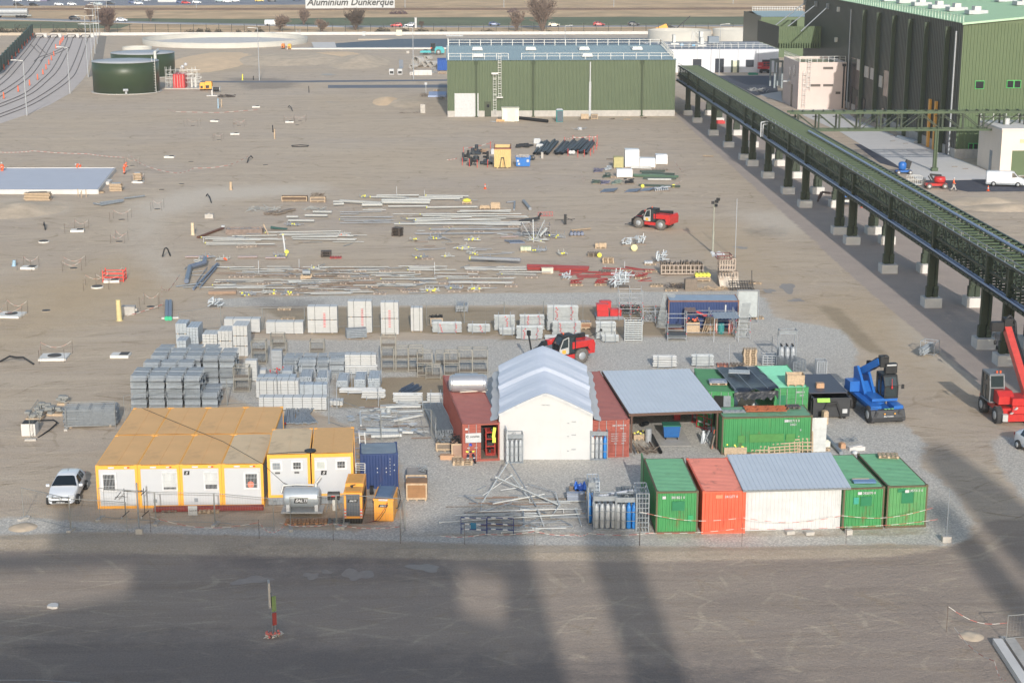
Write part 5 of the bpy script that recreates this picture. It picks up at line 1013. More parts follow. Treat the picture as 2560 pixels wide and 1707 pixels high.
for pq in(P[3],P[2],P[0],P[1]):q=pq-o0;C.G((q.x+(.15 if pq in(P[3],P[0])else-.3),q.y+.1,0),(q.x+(.15 if pq in(P[3],P[0])else-.3),q.y+.1,2.6),.12);C.K('post',MATS['rusty_beam'],op)
a_,b_=P[0]-o0,P[1]-o0;C.G((a_.x+.1,a_.y,1.3),(b_.x-.1,b_.y,1.3),.06,2.55);C.K('back_wall',BK,op)
q=[g('Y3',*p)for p in((450,1260),(690,1260),(820,1478),(545,1482))];sheet('shed_floor',q,.03,CONC);q=[g('Y3',*p)for p in((290,1290),(450,1265),(540,1478),(520,1490),(400,1380))];sheet('shed_floor',q,.022,CONC)
q=g('Y3',638,1425);bn=TH('wheeled_bin','blue four wheeled rubbish bin standing in ^open fronted shed','bin',(q.x,q.y,0),R(-1));BLU=mat('bin_blue',(20,98,168),.45)
C.add([(-.5,0,.2),(.5,0,.2),(.5,.7,.2),(-.5,.7,.2),(-.58,-.06,.98),(.58,-.06,.98),(.58,.8,.98),(-.58,.8,.98)],[(0,3,2,1),(4,5,6,7),(0,1,5,4),(1,2,6,5),(2,3,7,6),(3,0,4,7)]);C.K('body',BLU,bn);C.box(-.62,.62,-.1,.84,.98,1.04);C.box(-.6,.6,-.08,.82,1.04,1.06);C.K('lid',mat('bin_lid_green',(28,112,92)),bn)
for x in(-.4,.4):
 for y in(.1,.6):C.cyl((x-.03,y,.1),(x+.03,y,.1),.1,n=10);C.K('wheel',DARK,bn)
TARP=mat('black_tarpaulin',(36,42,54),.35,var=.3,scale=3,bump=.8,bscale=5,spec=.6)
pc=[(1788,918),(1890,915.5),(1947,969),(1836,974)];P=[inv(*p,2.85)for p in pc];n=16;vs=[];fs=[]
for j in Q(n+1):
 for i in Q(n+1):
  u_,v_=i/n,j/n;q=P[0].lerp(P[1],u_).lerp(P[3].lerp(P[2],u_),v_);sag=-.22*math.sin(math.pi*u_)*math.sin(math.pi*v_)+.05*math.sin(13*u_+5*v_)*math.sin(9*v_+3*u_)
  if v_>.95:sag-=.25*abs(math.sin(u_*7))
  vs.append(q+Vx((.05*math.sin(v_*20),0,sag)))
for j in Q(n):
 for i in Q(n):a_=j*(n+1)+i;fs.append((a_,a_+n+1,a_+n+2,a_+1))
ta=TH('tarp_shelter','black tarpaulin stretched over ^gap between ^two rear green>s','tarpaulin',(P[3].x,P[3].y,0));o0=ta.location.copy();C.add([v-o0 for v in vs],fs,1);C.K('sheet',TARP,ta)
for t_ in(.02,.38,.75,1.0):a_=P[0].lerp(P[1],t_)-o0;b_=P[3].lerp(P[2],t_)-o0;C.G(a_+O(.03),b_+O(.03),.035)
C.K('batten',GD,ta);n=12;vs=[];
for i in Q(n+1):q=P[3].lerp(P[2],i/n)-o0;vs+=[q+O(-.2),q+Vx((0,-.1*abs(math.sin(i)),-.4-.5*abs(math.sin(i*1.7))))]
C.add(vs,[(2*i,2*i+2,2*i+3,2*i+1)for i in Q(n)],1);C.K('hanging_edge',TARP,ta)
q=g('Y3',1240,815,2.95);C.cx_((0,0,0),(1.5,1.0,.03),rz=R(-10));C.t('plastic_sheet',mat('wrinkled_clear_sheet',(178,182,184),.3,var=.3,scale=8,bump=.6),q,'wrinkled pale plastic sheet lying on ^black tarpaulin')
q=g('Y3',1302,1115);C.box(-.62,.62,0,.06,0,2.2)
for s_ in(-1,1):C.box(s_*.3-.25,s_*.3+.25,-.03,0,.2,2.0)
C.t('loose_sheet',CWH,(q.x,q.y,0),'white ribbed panel standing under ^black tarpaulin','panel')
a=inv(2034,995.5,1.55);b=inv(2126,994,1.55);loc,r,w=FR(a,b);SK=mat('skip_black',(52,55,60),.5,var=.15);ds=TH('roll_off_skip','large black roll off skip@a dark sheet cover`box on top','skip',loc,r)
L=6.0;z0,z1=.18,1.55
C.box(0,w,0,.07,z0,z1);C.box(0,w,L-.07,L,z0,z1);C.box(0,.07,.07,L-.07,z0,z1);C.box(w-.07,w,.07,L-.07,z0,z1);C.box(.07,w-.07,.07,L-.07,z0,z0+.1)
for i in Q(8):y=.4+i*.72;C.box(-.06,0,y,y+.1,z0,z1);C.box(w,w+.06,y,y+.1,z0,z1)
C.box(-.05,w+.05,-.06,.02,z1-.12,z1+.02);C.K('body',SK,ds)
for s_ in(-1,1):C.G((w/2+s_*.75,-.1,.1),(w/2+s_*.32,-.14,1.25),.14)
C.G((w/2-.36,-.14,1.25),(w/2+.36,-.14,1.25),.12);C.G((w/2-.4,-.12,1.0),(w/2+.4,-.12,1.0),.1);C.K('lift_frame',BK,ds)
C.box(-.08,w+.05,1.0,L,z1+.05,z1+.12);C.K('cover',mat('skip_cover',(72,76,90),.5,var=.1),ds)
C.box(w-.55,w-.2,-.1,-.06,.45,.75);C.K('label_plate',WT,ds);
for x in(.25,w-.35):C.cyl((x-.06,.15,.1),(x+.1,.15,.1),.12,n=10);C.K('wheel',DARK,ds)
q=g('Y3',1992,1105,1.0);C.cx_((0,0,0),(.9,.06,.3),rx=-.5);C.t('plastic_bag',mat('lime_plastic',(150,210,60)),(loc.x+.7,loc.y-.1,1.42),'lime green plastic bag on ^rim~black skip','bag')
q=g('Y3',1950,945,1.7);C.box(-.28,.28,-.2,.2,0,.36);C.mi=1;C.box(-.02,.02,-.21,.21,0,.365);C.t('cardboard_box',[mat('cardboard',(190,148,112)),WOOD],(q.x,q.y-.3,1.68),'cardboard box on ^dark cover~black skip','box')
def CR_(LB,loc,rz,w,d,h,mt,open_=1,n=4,cat='crate',name='wooden_crate'):
 t=TH(name,LB,cat,loc,rz);th=.03
 for(x0,x1,y0,y1)in((0,w,0,th),(0,w,d-th,d),(0,th,th,d-th),(w-th,w,th,d-th)):C.box(x0,x1,y0,y1,.1,h)
 C.box(th,w-th,th,d-th,.1,.14)
 if not open_:C.box(0,w,0,d,h,h+.03)
 C.K('side_board',mt,t)
 for x in(0,w-.09):C.box(x,x+.09,-.025,0,.1,h);C.box(x,x+.09,d,d+.025,.1,h)
 C.box(.09,w-.09,-.025,0,h-.1,h);C.box(.09,w-.09,-.025,0,.1,.2)
 for x in(.05,w/2-.05,w-.15):C.box(x,x+.1,0,d,0,.1)
 C.K('batten',WOOD,t);return t
q=g('Y3',1665,945,2.63);q2=g('Y3',1825,950,2.63);CR_('open wooden crate sitting on ^mint coloured> roof',(q.x,q.y,2.63),R(-2),q2.x-q.x,.85,.8,WOOD)
q=g('B5',1855,540);WD2=mat('brown_plywood',(150,108,66),.6,var=.2,scale=2);CR_('brown plywood crate@timber edges standing on ^gravel }yellow generators',(q.x,q.y,0),R(-1),1.28,1.0,1.12,WD2,open_=0)
q=g('B5',1850,420);t=CR_('grey plastic bin@scrap metal <brown plywood crate',(q.x,q.y+.35,0),R(-1),1.3,1.4,1.05,mat('grey_bin',(110,112,118)))
for i in Q(16):c=Vx((U(.7,1.3),U(.5,1.2),U(1.0,1.25)));e=Vx((U(-.2,.2),U(-.1,.1),U(-.1,.15)));C.G(c-e,c+e,.04)
C.t('scrap_heap',GD,(q.x,q.y+.35,0),'tangled scrap metal on ^grey bin <plywood crate','scrap')
GYEL=mat('generator_yellow',(240,160,12),.45,var=.04,stain=(190,130,40),SA=.3);GTOP=mat('dusty_yellow_top',(214,150,50),.6,var=.12)
def logo(t,x,z,s,y=-.01):
 C.exty([(x-s*1.45,z-s*.42),(x+s*1.2,z-s*.42),(x+s*1.45,z+s*.42),(x-s*1.2,z+s*.42)],y-.012,y);pl=C.K('logo_plate',SIGNB,t);text('SALTI',s*.62,WT,pl,(x-s*.05,y-.018,z),italic=.35,bold=s*.03,sx=1.15,name='logo_lettering')
q=g('B5',945,880);q2=g('B5',1215,880);loc,r,w=FR(q,q2);ge=TH('diesel_generator','tall yellow diesel generator@a dark grey door`logo plate','generator',loc,r)
L=2.9;C.box(0,w,0,L,.35,1.95);C.ext([(0,1.95),(.95,1.98),(1.1,2.12),(L,2.12),(L,1.95)],0,w);C.K('body',GYEL,ge);C.box(.1,w-.1,.1,.9,1.985,2.0);C.box(.1,w-.1,1.2,L-.1,2.12,2.135);C.K('top_panel',GTOP,ge)
C.box(.14,w-.14,-.03,0,.5,1.85);C.K('door',mat('generator_grey',(84,90,98),.5),ge);logo(ge,w/2,1.45,.22,-.035)
C.box(.02,w-.02,.02,L-.02,.12,.35);C.box(.05,w-.05,.1,.4,0,.12);C.box(.05,w-.05,L-.5,L-.2,0,.12);C.K('base_tank',BK,ge)
for x in(.0,w-.13):
 C.box(x,x+.13,-.035,-.0,.4,.95);C.mi=1
 for z in(.45,.65,.85):C.box(x+.0,x+.13,-.04,-.035,z,z+.09)
 C.K('reflector',[WT,mat('reflector_orange',(235,90,40))],ge)
C.cyl((w*.4,.7,1.98),(w*.4,.7,2.15),.07,n=8);C.G((w*.3,.7,2.12),(w*.6,.7,2.2),.05);C.K('exhaust',BK,ge)
C.box(w,w+.02,.6,1.3,.7,1.6);C.box(w,w+.02,1.5,2.3,.7,1.6);C.K('side_grille',BK,ge)
q=g('B5',1385,840);q2=g('B5',1668,845);loc,r,w=FR(q,q2);ft=TH('fuel_tank','yellow fuel tank box@a blue grey lid`red hose','fuel tank',loc,r)
L=2.1;C.box(0,w,0,L,.03,1.38);C.box(-.04,w+.04,-.04,L+.04,1.3,1.42);C.K('body',GYEL,ft);C.add([(.03,.02,1.425),(w-.03,.02,1.425),(w-.03,L-.02,1.425),(.03,L-.02,1.425),(.12,.25,1.56),(w-.12,.25,1.56),(w-.12,L-.25,1.56),(.12,L-.25,1.56)],[(4,5,6,7),(0,1,5,4),(1,2,6,5),(2,3,7,6),(3,0,4,7)]);C.G((.15,.1,1.55),(.15,L-.1,1.6),.04);C.G((w-.15,.1,1.55),(w-.15,L-.1,1.6),.04);C.K('lid',mat('lid_blue_grey',(92,112,140),.4,.3),ft)
logo(ft,w*.48,.98,.2,-.01);C.box(w*.25,w*.72,-.06,-.04,1.3,1.41);C.K('label_plate',WT,ft)
C.tube([(w*.68,-.05,1.2),(w*.55,-.08,.8),(w*.35,-.1,.45),(w*.1,-.12,.1),(-.3,-.2,.03)],.015,4);C.mi=1;C.tube([(w*.72,-.05,1.2),(w*.6,-.08,.7),(w*.25,-.12,.1),(-.5,-.35,.03)],.014,4);C.K('hose',[mat('hose_red',(170,40,36)),BK],ft)
q=g('B5',1390,320);t=TH('steel_chest','grey steel chest@striped tape on top, <yellow fuel tank','chest',(q.x,q.y,0));C.box(0,1.2,0,.9,.0,1.25);C.K('body',mat('chest_grey',(158,166,166),.5),t);C.box(-.05,1.25,.3,.95,1.25,1.3);C.K('board',mat('brown_board',(160,96,62)),t)
for i in Q(26):c=Vx((.45+U(-.3,.3),.6+U(-.2,.2),1.35+U(0,.12)));e=Vx((U(-.15,.15),U(-.1,.1),U(-.05,.08)));C.G(c-e,c+e,.04)
C.K('tape_heap',mat('pink_tape',(222,150,140)),t)
C.cyl((1.25,.5,.35),(1.45,.5,.35),.3,n=14);C.box(1.22,1.5,.2,.7,.1,1.0);C.K('yellow_drum',YEL,t)
q=g('B5',1350,440);C.cyl((-.12,0,.28),(.12,0,.28),.28,n=16);C.mi=1;C.cyl((-.14,0,.28),(.14,0,.28),.13,n=12);C.t('spare_tyre',[DARK,GD],q,'small black wheel between ^generator`^fuel tank','wheel')
q1=g('B5',1690,330,1.3);C.tube([q1,q1+Vx((.25,-.3,-.1)),q1+Vx((.35,-.8,-.5)),q1+Vx((.2,-1.2,-.9)),q1+Vx((0,-1.2,-1.0))],.03,5);C.t('black_hose',BK,None,'thick black hose looping down$^yellow fuel tank','hose')
q=g('B5',95,775);q2=g('B5',545,775);loc,r,w=FR(q,q2);STK=mat('brushed_tank',(172,182,190),.3,.4,var=.08,scale=1.5)
tk=TH('silver_tank','horizontal silver cylinder tank@a black logo plate on pallets','tank',loc,r);rr_=.62;zc=.35+rr_+.12
C.lt((w/2,.5,zc),[(.05,-w*.62),(rr_*.7,-w*.6),(rr_*.97,-w*.55),(rr_,-w*.5),(rr_,w*.5),(rr_*.97,w*.55),(rr_*.7,w*.6),(.05,w*.62)],28,'x');C.K('shell',STK,tk)
for x in(.0,w*.93):C.box(x,x+.2,-.02,1.0,.35,.78);C.K('saddle',WT,tk)
C.box(-.3,w+.35,-.15,1.2,.26,.35);C.K('skid',GV,tk);C.exty([(w/2-.42,zc-.17),(w/2+.36,zc-.17),(w/2+.42,zc+.13),(w/2-.36,zc+.13)],.5-rr_-.03,.5-rr_-.005);pl=C.K('logo_plate',SIGNB,tk);text('SALTI',.25,WT,pl,(w/2,.5-rr_-.035,zc-.02),italic=.35,bold=.012,sx=1.1,name='logo_lettering')
C.cyl((w*.95,.6,zc+.5),(w*.95,.6,zc+.85),.09,n=8);C.G((w*.95,.6,zc+.8),(w*1.12,.7,zc+1.2),.09);C.tube([(w*.9,.6,zc+.7),(w*.3,.75,zc+.68),(-.25,.8,zc+.6),(-.35,.7,zc+.2)],.06,6);C.K('valve_pipe',PS_,tk)
q=g('B5',790,700);bq=TH('gas_grill','black gas grill on thin splayed legs between ^silver tank`^generator','grill',(q.x,q.y+.3,0));C.ext([(-.25,.75),(.25,.75),(.28,.95),(.2,1.12),(-.2,1.12),(-.28,.95)],-.36,.36);C.K('firebox',BK,bq)
for x,y in((-.45,-.3),(.45,-.3),(-.3,.3),(.3,.3)):C.G((x,y,0),(x*.5,y*.3,.78),.03)
C.K('leg',GD,bq);C.box(-.08,.08,-.08,.08,0,.7);C.K('gas_bottle',PS_,bq);C.box(-.12,.1,-.29,-.27,.95,1.02);C.K('badge',CRED,bq)
q=g('Y4',1540,1025);nb=TH('notice_board','white notice board@an arrow standing before ^yellow cabins','sign',(q.x,q.y,0));C.box(-.27,.27,0,.03,0,.58);C.K('board',WT,nb);text('Vestiaire',.11,BK,nb,(-.03,-.01,.3));C.exty([(.17,.26),(.25,.3),(.17,.34)],-.01,0);C.K('arrow',BK,nb)
def cast(pt,Yc=-25.0):
 s=(pt.y-Yc)/sdir.y;return(pt.x-sdir.x*s,-sdir.z*s)
tw=TH('shadow_tower','unseen tower added <camera, shaped to cast ^foreground shadows','tower',(0,-25,0))  # added out of view to throw the foreground shadows
SHP=[[(2310,1270),(2365,1250),(2560,1478),(2800,1760),(2800,1900),(2600,1640)],[(2308,1140),(2330,1117),(2367,1116),(2488,1200),(2700,1380),(2900,1900),(2880,1800),(2401,1250),(2345,1190)],[(150,1270),(700,1275),(960,1290),(1030,1330),(1150,1430),(1150,1540),(1260,1570),(1290,1640),(1380,1900),(-600,1900),(-600,1560),(120,1530),(330,1490),(330,1410),(140,1420),(-600,1440),(-600,1400),(120,1385)],[(1180,1275),(1290,1275),(1340,1440),(1400,1640),(1470,1900),(1330,1900),(1260,1570),(1265,1440),(1140,1410),(1020,1330)],[(1440,1290),(1560,1290),(1620,1450),(1720,1700),(1760,1900),(1620,1900),(1560,1640),(1490,1440)],[(1440,1090),(1490,1085),(1500,1190),(1440,1200)],[(1560,1090),(1610,1120),(1600,1190),(1570,1180)]]
for i,pl in EN(SHP[:5]):
 P_=[cast(inv(*p))for p in pl];C.exty(P_,-.5,.5);C.K('shadow_panel',RACKG,tw)  # panels shaped backwards along the sun from ground shadow outlines
for x in(-32,-12,8,30):C.box(x-.4,x+.4,-1.6,-.6,0,30)
C.K('column',RACKG,tw)
def skinobj(name,parent,V_,E_,Rr,mt,root=0):
 me=bpy.data.meshes.new(name);me.from_pydata(V_,E_,[]);me.materials.append(mt);o=bpy.data.objects.new(name,me);COL.objects.link(o);o.parent=parent;KIDS.setdefault(parent.name,[]).append(o)
 m=o.modifiers.new('skin','SKIN');m.use_smooth_shade=1
 if not me.skin_vertices:me.skin_vertices
 sv=me.skin_vertices[0].data if len(me.skin_vertices)else None
 for i,r in EN(Rr):sv[i].radius=(r,r);sv[i].use_root=(i==root)
 s=o.modifiers.new('sub','SUBSURF');s.levels=1;s.render_levels=1;return o
def person(LB,loc,rz,J,top,legs,hat=None,boots=None,group=None,band=1):
 t=TH('person',LB,'person',loc,rz,group);v=J
 V_=[v['hip'],v['waist'],v['chest'],v['neck'],v['head'],v['crown']];E_=[(0,1),(1,2),(2,3),(3,4),(4,5)];Rr=[.13,.12,.14,.06,.095,.08]
 for s_ in'lr':
  i=len(V_);V_+=[v['sh'+s_],v['el'+s_],v['ha'+s_]];E_+=[(2,i),(i,i+1),(i+1,i+2)];Rr+=[.07,.045,.035]
  i=len(V_);V_+=[v['hp'+s_],v['kn'+s_],v['an'+s_],v['to'+s_]];E_+=[(0,i),(i,i+1),(i+1,i+2),(i+2,i+3)];Rr+=[.095,.06,.045,.04]
 skinobj('body',t,V_,E_,Rr,SKIN)
 V2=[v['waist'],v['chest'],tuple(Vx(v['neck'])-O(.03))];E2=[(0,1),(1,2)];R2=[.155,.175,.09];V2=[v['hip']]+V2;E2=[(0,1),(1,2),(2,3)];R2=[.16]+R2
 for s_ in'lr':i=len(V2);V2+=[v['sh'+s_],v['el'+s_],tuple(Vx(v['el'+s_]).lerp(Vx(v['ha'+s_]),.85))];E2+=[(2,i),(i,i+1),(i+1,i+2)];R2+=[.095,.07,.055]
 skinobj('jacket',t,V2,E2,R2,top)
 V3=[v['hip']];E3=[];R3=[.15]
 for s_ in'lr':i=len(V3);V3+=[v['hp'+s_],v['kn'+s_],v['an'+s_]];E3+=[(0,i),(i,i+1),(i+1,i+2)];R3+=[.12,.085,.075]
 skinobj('trousers',t,V3,E3,R3,legs)
 for s_ in'lr':
  a=Vx(v['an'+s_]);b=Vx(v['to'+s_]);C.G(a-(b-a)*.35-O(.0),b,.1,.11);C.K('boot',boots or BK,t)
  h=Vx(v['ha'+s_]);e=Vx(v['el'+s_]);d=(h-e).normalized();side=d.cross(Vx((0,1,.2))).normalized();C.G(h,h+d*.09,.08,.035)
  for k in Q(4):f=h+d*.09+side*(-.03+.02*k);ln=(.06,.075,.07,.055)[k];m=f+d*ln*.5;C.G(f,m,.017);C.G(m,m+(d*.7+Vx((0,-.3,-.5)))*ln*.5,.015)
  C.G(h+side*.035+d*.02,h+side*.075+d*.06,.02);C.K('glove',NAVYT,t)
  if band:k=Vx(v['kn'+s_]);a_=Vx(v['an'+s_]);c1_=k.lerp(a_,.45);dd=(a_-k).normalized()*.03;C.cyl(c1_-dd,c1_+dd,.09,n=10);C.K('reflective_band',WT,t)
 hd=Vx(v['head']);up=(Vx(v['crown'])-Vx(v['neck'])).normalized()
 fw=Vx((0,-1,0));C.G(hd+fw*.085+up*.0,hd+fw*.125-up*.03,.03);C.K('nose',SKIN,t)
 for s2 in(-1,1):C.cx_(hd+fw*.092+Vx((s2*.035,0,.02)),(.025,.01,.012))
 C.cx_(hd+fw*.09+O(-.055),(.05,.012,.012));C.K('eyes_and_mouth',mat('dark_feature',(70,44,40)),t)
 if hat:c=hd+up*.05;C.lt(c,[(.125,-.01),(.125,.03),(.10,.09),(.05,.125),(.01,.135)],14);C.cx_(c+fw*.1,(.18,.12,.015));C.K('hard_hat',hat,t)
 if band:w_=Vx(v['waist']);c_=Vx(v['chest']);m_=w_.lerp(c_,.3);dd=(c_-w_).normalized()*.03;C.cyl(m_-dd,m_+dd,.19,n=14);C.K('vest_band',WT,t)
 return t
def J(**k):
 d=dict(hip=(0,0,.93),waist=(0,0,1.08),chest=(0,0,1.34),neck=(0,0,1.5),head=(0,-.01,1.63),crown=(0,-.01,1.73),shl=(.19,0,1.42),shr=(-.19,0,1.42),ell=(.25,.02,1.15),elr=(-.25,.02,1.15),hal=(.24,-.12,.93),har=(-.24,-.12,.93),hpl=(.09,0,.88),hpr=(-.09,0,.88),knl=(.11,-.02,.5),knr=(-.11,-.02,.5),anl=(.12,.02,.09),anr=(-.12,.02,.09),tol=(.13,-.16,.05),tor=(-.13,-.16,.05));d.update(k);return d
q=g('R1',15,1165+0);q=inv(6,437.5);person('worker in full orange clothing at ^left edge <slab',(q.x,q.y,0),R(40),J(),ORG,ORG,WT)
q=inv(201,429.5);person('worker in orange bending down at ^middle~far slab edge',(q.x,q.y,0),R(-60),J(waist=(0,-.1,1.02),chest=(0,-.33,1.12),neck=(0,-.47,1.12),head=(0,-.58,1.08),crown=(0,-.66,1.06),shl=(.19,-.38,1.1),shr=(-.19,-.38,1.1),ell=(.2,-.45,.82),elr=(-.2,-.45,.82),hal=(.15,-.5,.55),har=(-.15,-.5,.55),knl=(.11,-.1,.5),knr=(-.11,-.1,.5)),ORG,mat('orange_trousers',(222,90,40)),WT)
q=inv(311,435);person('worker in orange standing at ^right corner~slab, leaning forward',(q.x,q.y,0),R(70),J(waist=(0,-.04,1.07),chest=(0,-.17,1.29),neck=(0,-.28,1.41),head=(0,-.36,1.5),crown=(0,-.42,1.58),shl=(.19,-.18,1.36),shr=(-.19,-.18,1.36),ell=(.22,-.3,1.12),elr=(-.22,-.3,1.12),hal=(.12,-.5,1.05),har=(-.12,-.5,1.05)),ORG,ORG,ORG)
q=inv(2383,478);person('worker in orange vest`white hard hat walking$^red boom lift',(q.x,q.y,0),R(75),J(knl=(.1,-.2,.5),anl=(.1,-.38,.1),tol=(.1,-.54,.08),knr=(-.1,.06,.5),anr=(-.1,.36,.14),tor=(-.1,.24,.05),hal=(.26,.1,.98),har=(-.22,-.3,1.0)),ORG,mat('grey_trousers',(180,176,172)),WT,band=0)
q=g('Y5',1905,555);person('worker in yellow jacket, navy trousers`blue hard hat sitting by ^red brown>',(q.x,q.y+.45,0),R(8),J(hip=(0,0,.42),waist=(0,-.05,.58),chest=(0,-.12,.82),neck=(0,-.18,.98),head=(0,-.25,1.08),crown=(0,-.28,1.18),shl=(.2,-.13,.9),shr=(-.2,-.13,.9),ell=(.27,-.25,.68),elr=(-.27,-.25,.68),hal=(.06,-.38,.72),har=(-.08,-.38,.70),hpl=(.11,-.05,.42),hpr=(-.11,-.05,.42),knl=(.19,-.45,.5),knr=(-.17,-.42,.5),anl=(.24,-.62,.1),anr=(-.22,-.5,.1),tol=(.26,-.78,.05),tor=(-.24,-.66,.05)),HIVIS,NAVYT,mat('hard_hat_blue',(20,70,190),.4))
def wheel(t,x,y,r,w,det=1,tread=1,mt=TYRE,rim=None):
 C.lt((x,y,r),[(r*.55,-w/2),(r*.9,-w/2),(r,-w*.35),(r,w*.35),(r*.9,w/2),(r*.55,w/2)],20,'x')
 if tread:
  for i in Q(18):a=2*math.pi*i/18;C.cx_((x,y+math.cos(a)*r,r+math.sin(a)*r),(w*.95,.07,.06),rx=a+math.pi/2)
 o=C.K('wheel',mt,t)
 C.lt((x,y,r),[(r*.1,-w*.56),(r*.5,-w*.52),(r*.56,-w*.3),(r*.56,w*.3),(r*.5,w*.52),(r*.1,w*.56)],14,'x');C.K('rim',rim or GV,o);return o
def cab(t,x0,x1,y0,y1,z0,z1,frame,slope=.25,pane=1):
 prof=[(y0,z0),(y1,z0),(y1,z1),(y0+slope,z1),(y0,z0+(z1-z0)*.55)]
 for x in(x0,x1):
  P=[Vx((x,y,z))for y,z in prof]
  for a,b in zip(P,P[1:]+P[:1]):C.G(a,b,.08)
 for y,z in prof:C.G((x0,y,z),(x1,y,z),.08)
 C.G((x0,(y0+y1)/2+.1,z0),(x0,(y0+y1)/2+.1,z1),.05);C.G((x1,(y0+y1)/2+.1,z0),(x1,(y0+y1)/2+.1,z1),.05);c=C.K('cab_frame',frame,t)
 C.ext([(y0+.02,z0),(y1-.02,z0),(y1-.02,z1-.03),(y0+slope,z1-.03),(y0+.02,z0+(z1-z0)*.55)],x0+.03,x1-.03);C.K('cab_glass',mat('cab_glass',(44,56,60),.1,spec=.9),c)
 C.ext([(y0+slope-.08,z1),(y1+.05,z1),(y1,z1+.09),(y0+slope,z1+.09)],x0-.03,x1+.03);C.K('cab_roof',frame,c);return c
LG=mat('machine_light_grey',(186,186,184),.45)
def telehandler(LB,loc,rz):
 t=TH('telehandler',LB,'telehandler',loc,rz,'red telehandlers')
 for y in(-1.45,1.4):
  for x in(-.95,.95):wheel(t,x,y,.63,.42)
 C.box(-.45,.45,-1.9,2.2,.55,1.0);C.ext([(.75,.8),(2.55,.75),(2.6,1.5),(2.5,1.75),(.75,1.8)],-1.05,1.05)if 0 else C.ext([(.55,1.3),(2.0,1.3),(2.1,.7),(2.6,.75),(2.65,1.5),(2.5,1.85),(.55,1.85)],-1.05,.2);C.ext([(2.0,.75),(2.6,.75),(2.65,1.5),(2.5,1.85),(1.95,1.85)],.2,1.12);C.ext([(.5,1.3),(1.95,1.35),(1.95,1.85),(.5,1.85)],.4,1.12);C.box(.5,1.05,-.7,.75,.5,.85);C.cx_((0,-1.9,.9),(1.1,.5,.7));C.K('body',REDM,t)
 C.G((-.1,2.35,2.0),(-.1,-1.6,1.75),.32,.36);C.G((-.1,-1.5,1.75),(-.1,-2.3,1.0),.3,.34);C.K('boom',BK,t);C.G((-.1,.2,1.95),(-.1,-1.2,1.8),.34,.4);C.K('boom_sleeve',REDM,t)
 C.box(-.75,.75,-2.55,-2.4,.25,1.0)
 for s_ in(-1,1):C.box(s_*.5-.06,s_*.5+.06,-3.5,-2.5,.18,.24)
 C.K('fork_carriage',BK,t)
 cab(t,.15,1.1,-.75,.75,.95,2.35,BK,.45);C.ext([(-.78,1.0),(.1,.95),(.1,1.5),(-.72,1.4)],1.11,1.15);C.G((1.15,.1,1.0),(1.15,.1,2.3),.06);C.G((1.15,-.75,1.3),(1.15,-.4,2.15),.06);C.G((1.15,-.4,2.15),(1.15,.1,2.3),.06);d=C.K('door',LG,t)
 C.box(1.155,1.165,-.5,-.15,1.02,1.32);C.K('door_sticker',YEL,d)
 C.cyl((.5,.0,2.44),(.5,.0,2.58),.06,n=8);C.K('beacon',ORG,t)
 for y in(-1.45,1.4):C.ext([(y-.75,1.0),(y-.5,1.32),(y+.5,1.32),(y+.75,1.0),(y+.7,.98),(y+.45,1.27),(y-.45,1.27),(y-.7,.98)],.72,1.18);C.K('mudguard',BK,t)
 return t
a=inv(1596.5,570);b=inv(1654,576);d=a-b;rz=math.atan2(d.y,d.x)+R(90);c=(a+b)/2;side=Vx((math.cos(rz),math.sin(rz),0));loc=c-side*.95
th1=telehandler('red telehandler@grey door driving on ^open dirt below ^pipe rack',loc,rz)
C.lt((.6,.45,1.75),[(.1,-.25),(.17,0),(.08,.2)],10);C.mi=1;C.lt((.6,.42,2.0),[(.1,0),(.1,.08),(.03,.14)],10);C.K('driver_vest',[HIVIS,WT],th1)
q=inv(1462,927);th2=telehandler('dark cabbed red telehandler half hidden <white tent',(q.x-1.8,q.y+2.6,0),R(-62))
C.G((.3,2.6,1.9),(.5,3.6,2.3),.04);C.cx_((.5,3.6,2.35),(.25,.05,.2));C.G((0,-2.6,1.0),(0,-2.9,2.6),.1);C.cx_((0,-2.9,2.8),(.3,.2,.4));C.K('mirror_arm',BK,th2)
MB_=mat('machine_blue',(18,104,190),.4,var=.06);a=g('Y8',595,1092);b=g('Y8',920,1075);loc,rz,w=FR(a,b);bt=TH('rotating_telehandler','blue rotating telehandler facing ^camera on ^gravel }skip','telehandler',(loc+Vx((math.cos(rz),math.sin(rz),0))*w/2+Vx((0,.3,0))),rz)
for y in(.35,4.1):
 for x in(-1.05,1.05):wheel(bt,x,y,.6,.45,mt=mat('dark_grey_tyre',(66,66,68),.9,var=.2))
C.box(-.6,.6,0,4.8,.5,.95);C.add([(-1.15,.1,1.05),(-.35,.1,1.05),(-.35,4.9,1.3),(-1.3,4.9,1.3),(-1.15,.1,1.25),(-.35,.1,1.25),(-.35,4.9,1.5),(-1.3,4.9,1.5)],[(0,3,2,1),(4,5,6,7),(0,1,5,4),(1,2,6,5),(2,3,7,6),(3,0,4,7)]);C.box(.5,1.2,-.05,1.2,1.0,1.25);C.box(.5,1.2,3.2,4.9,1.0,1.3)
for i in Q(3):C.box(-1.2,-.7,-.08+i*.02,.0,.95+i*.12,1.03+i*.12);C.box(.7,1.2,-.08+i*.02,.0,.95+i*.12,1.03+i*.12)
C.K('chassis',MB_,bt)
C.ext([(-.35,.25),(-.45,.55),(-.2,1.0),(.1,1.05),(.1,.3)],-1.25,1.25);C.G((-.8,-.3,.95),(-1.2,-.35,.3),.2);C.G((.8,-.3,.95),(1.2,-.35,.3),.2);C.K('stabiliser_beam',mat('beam_dark_grey',(62,64,68),.5),bt)
text('Access',.2,WT,bt,(0,-.42,.62),rot=(R(80),0,0),bold=.006,sx=1.3)
for x in(-.35,.4):C.box(x,x+.1,-.45,-.4,.78,.86)
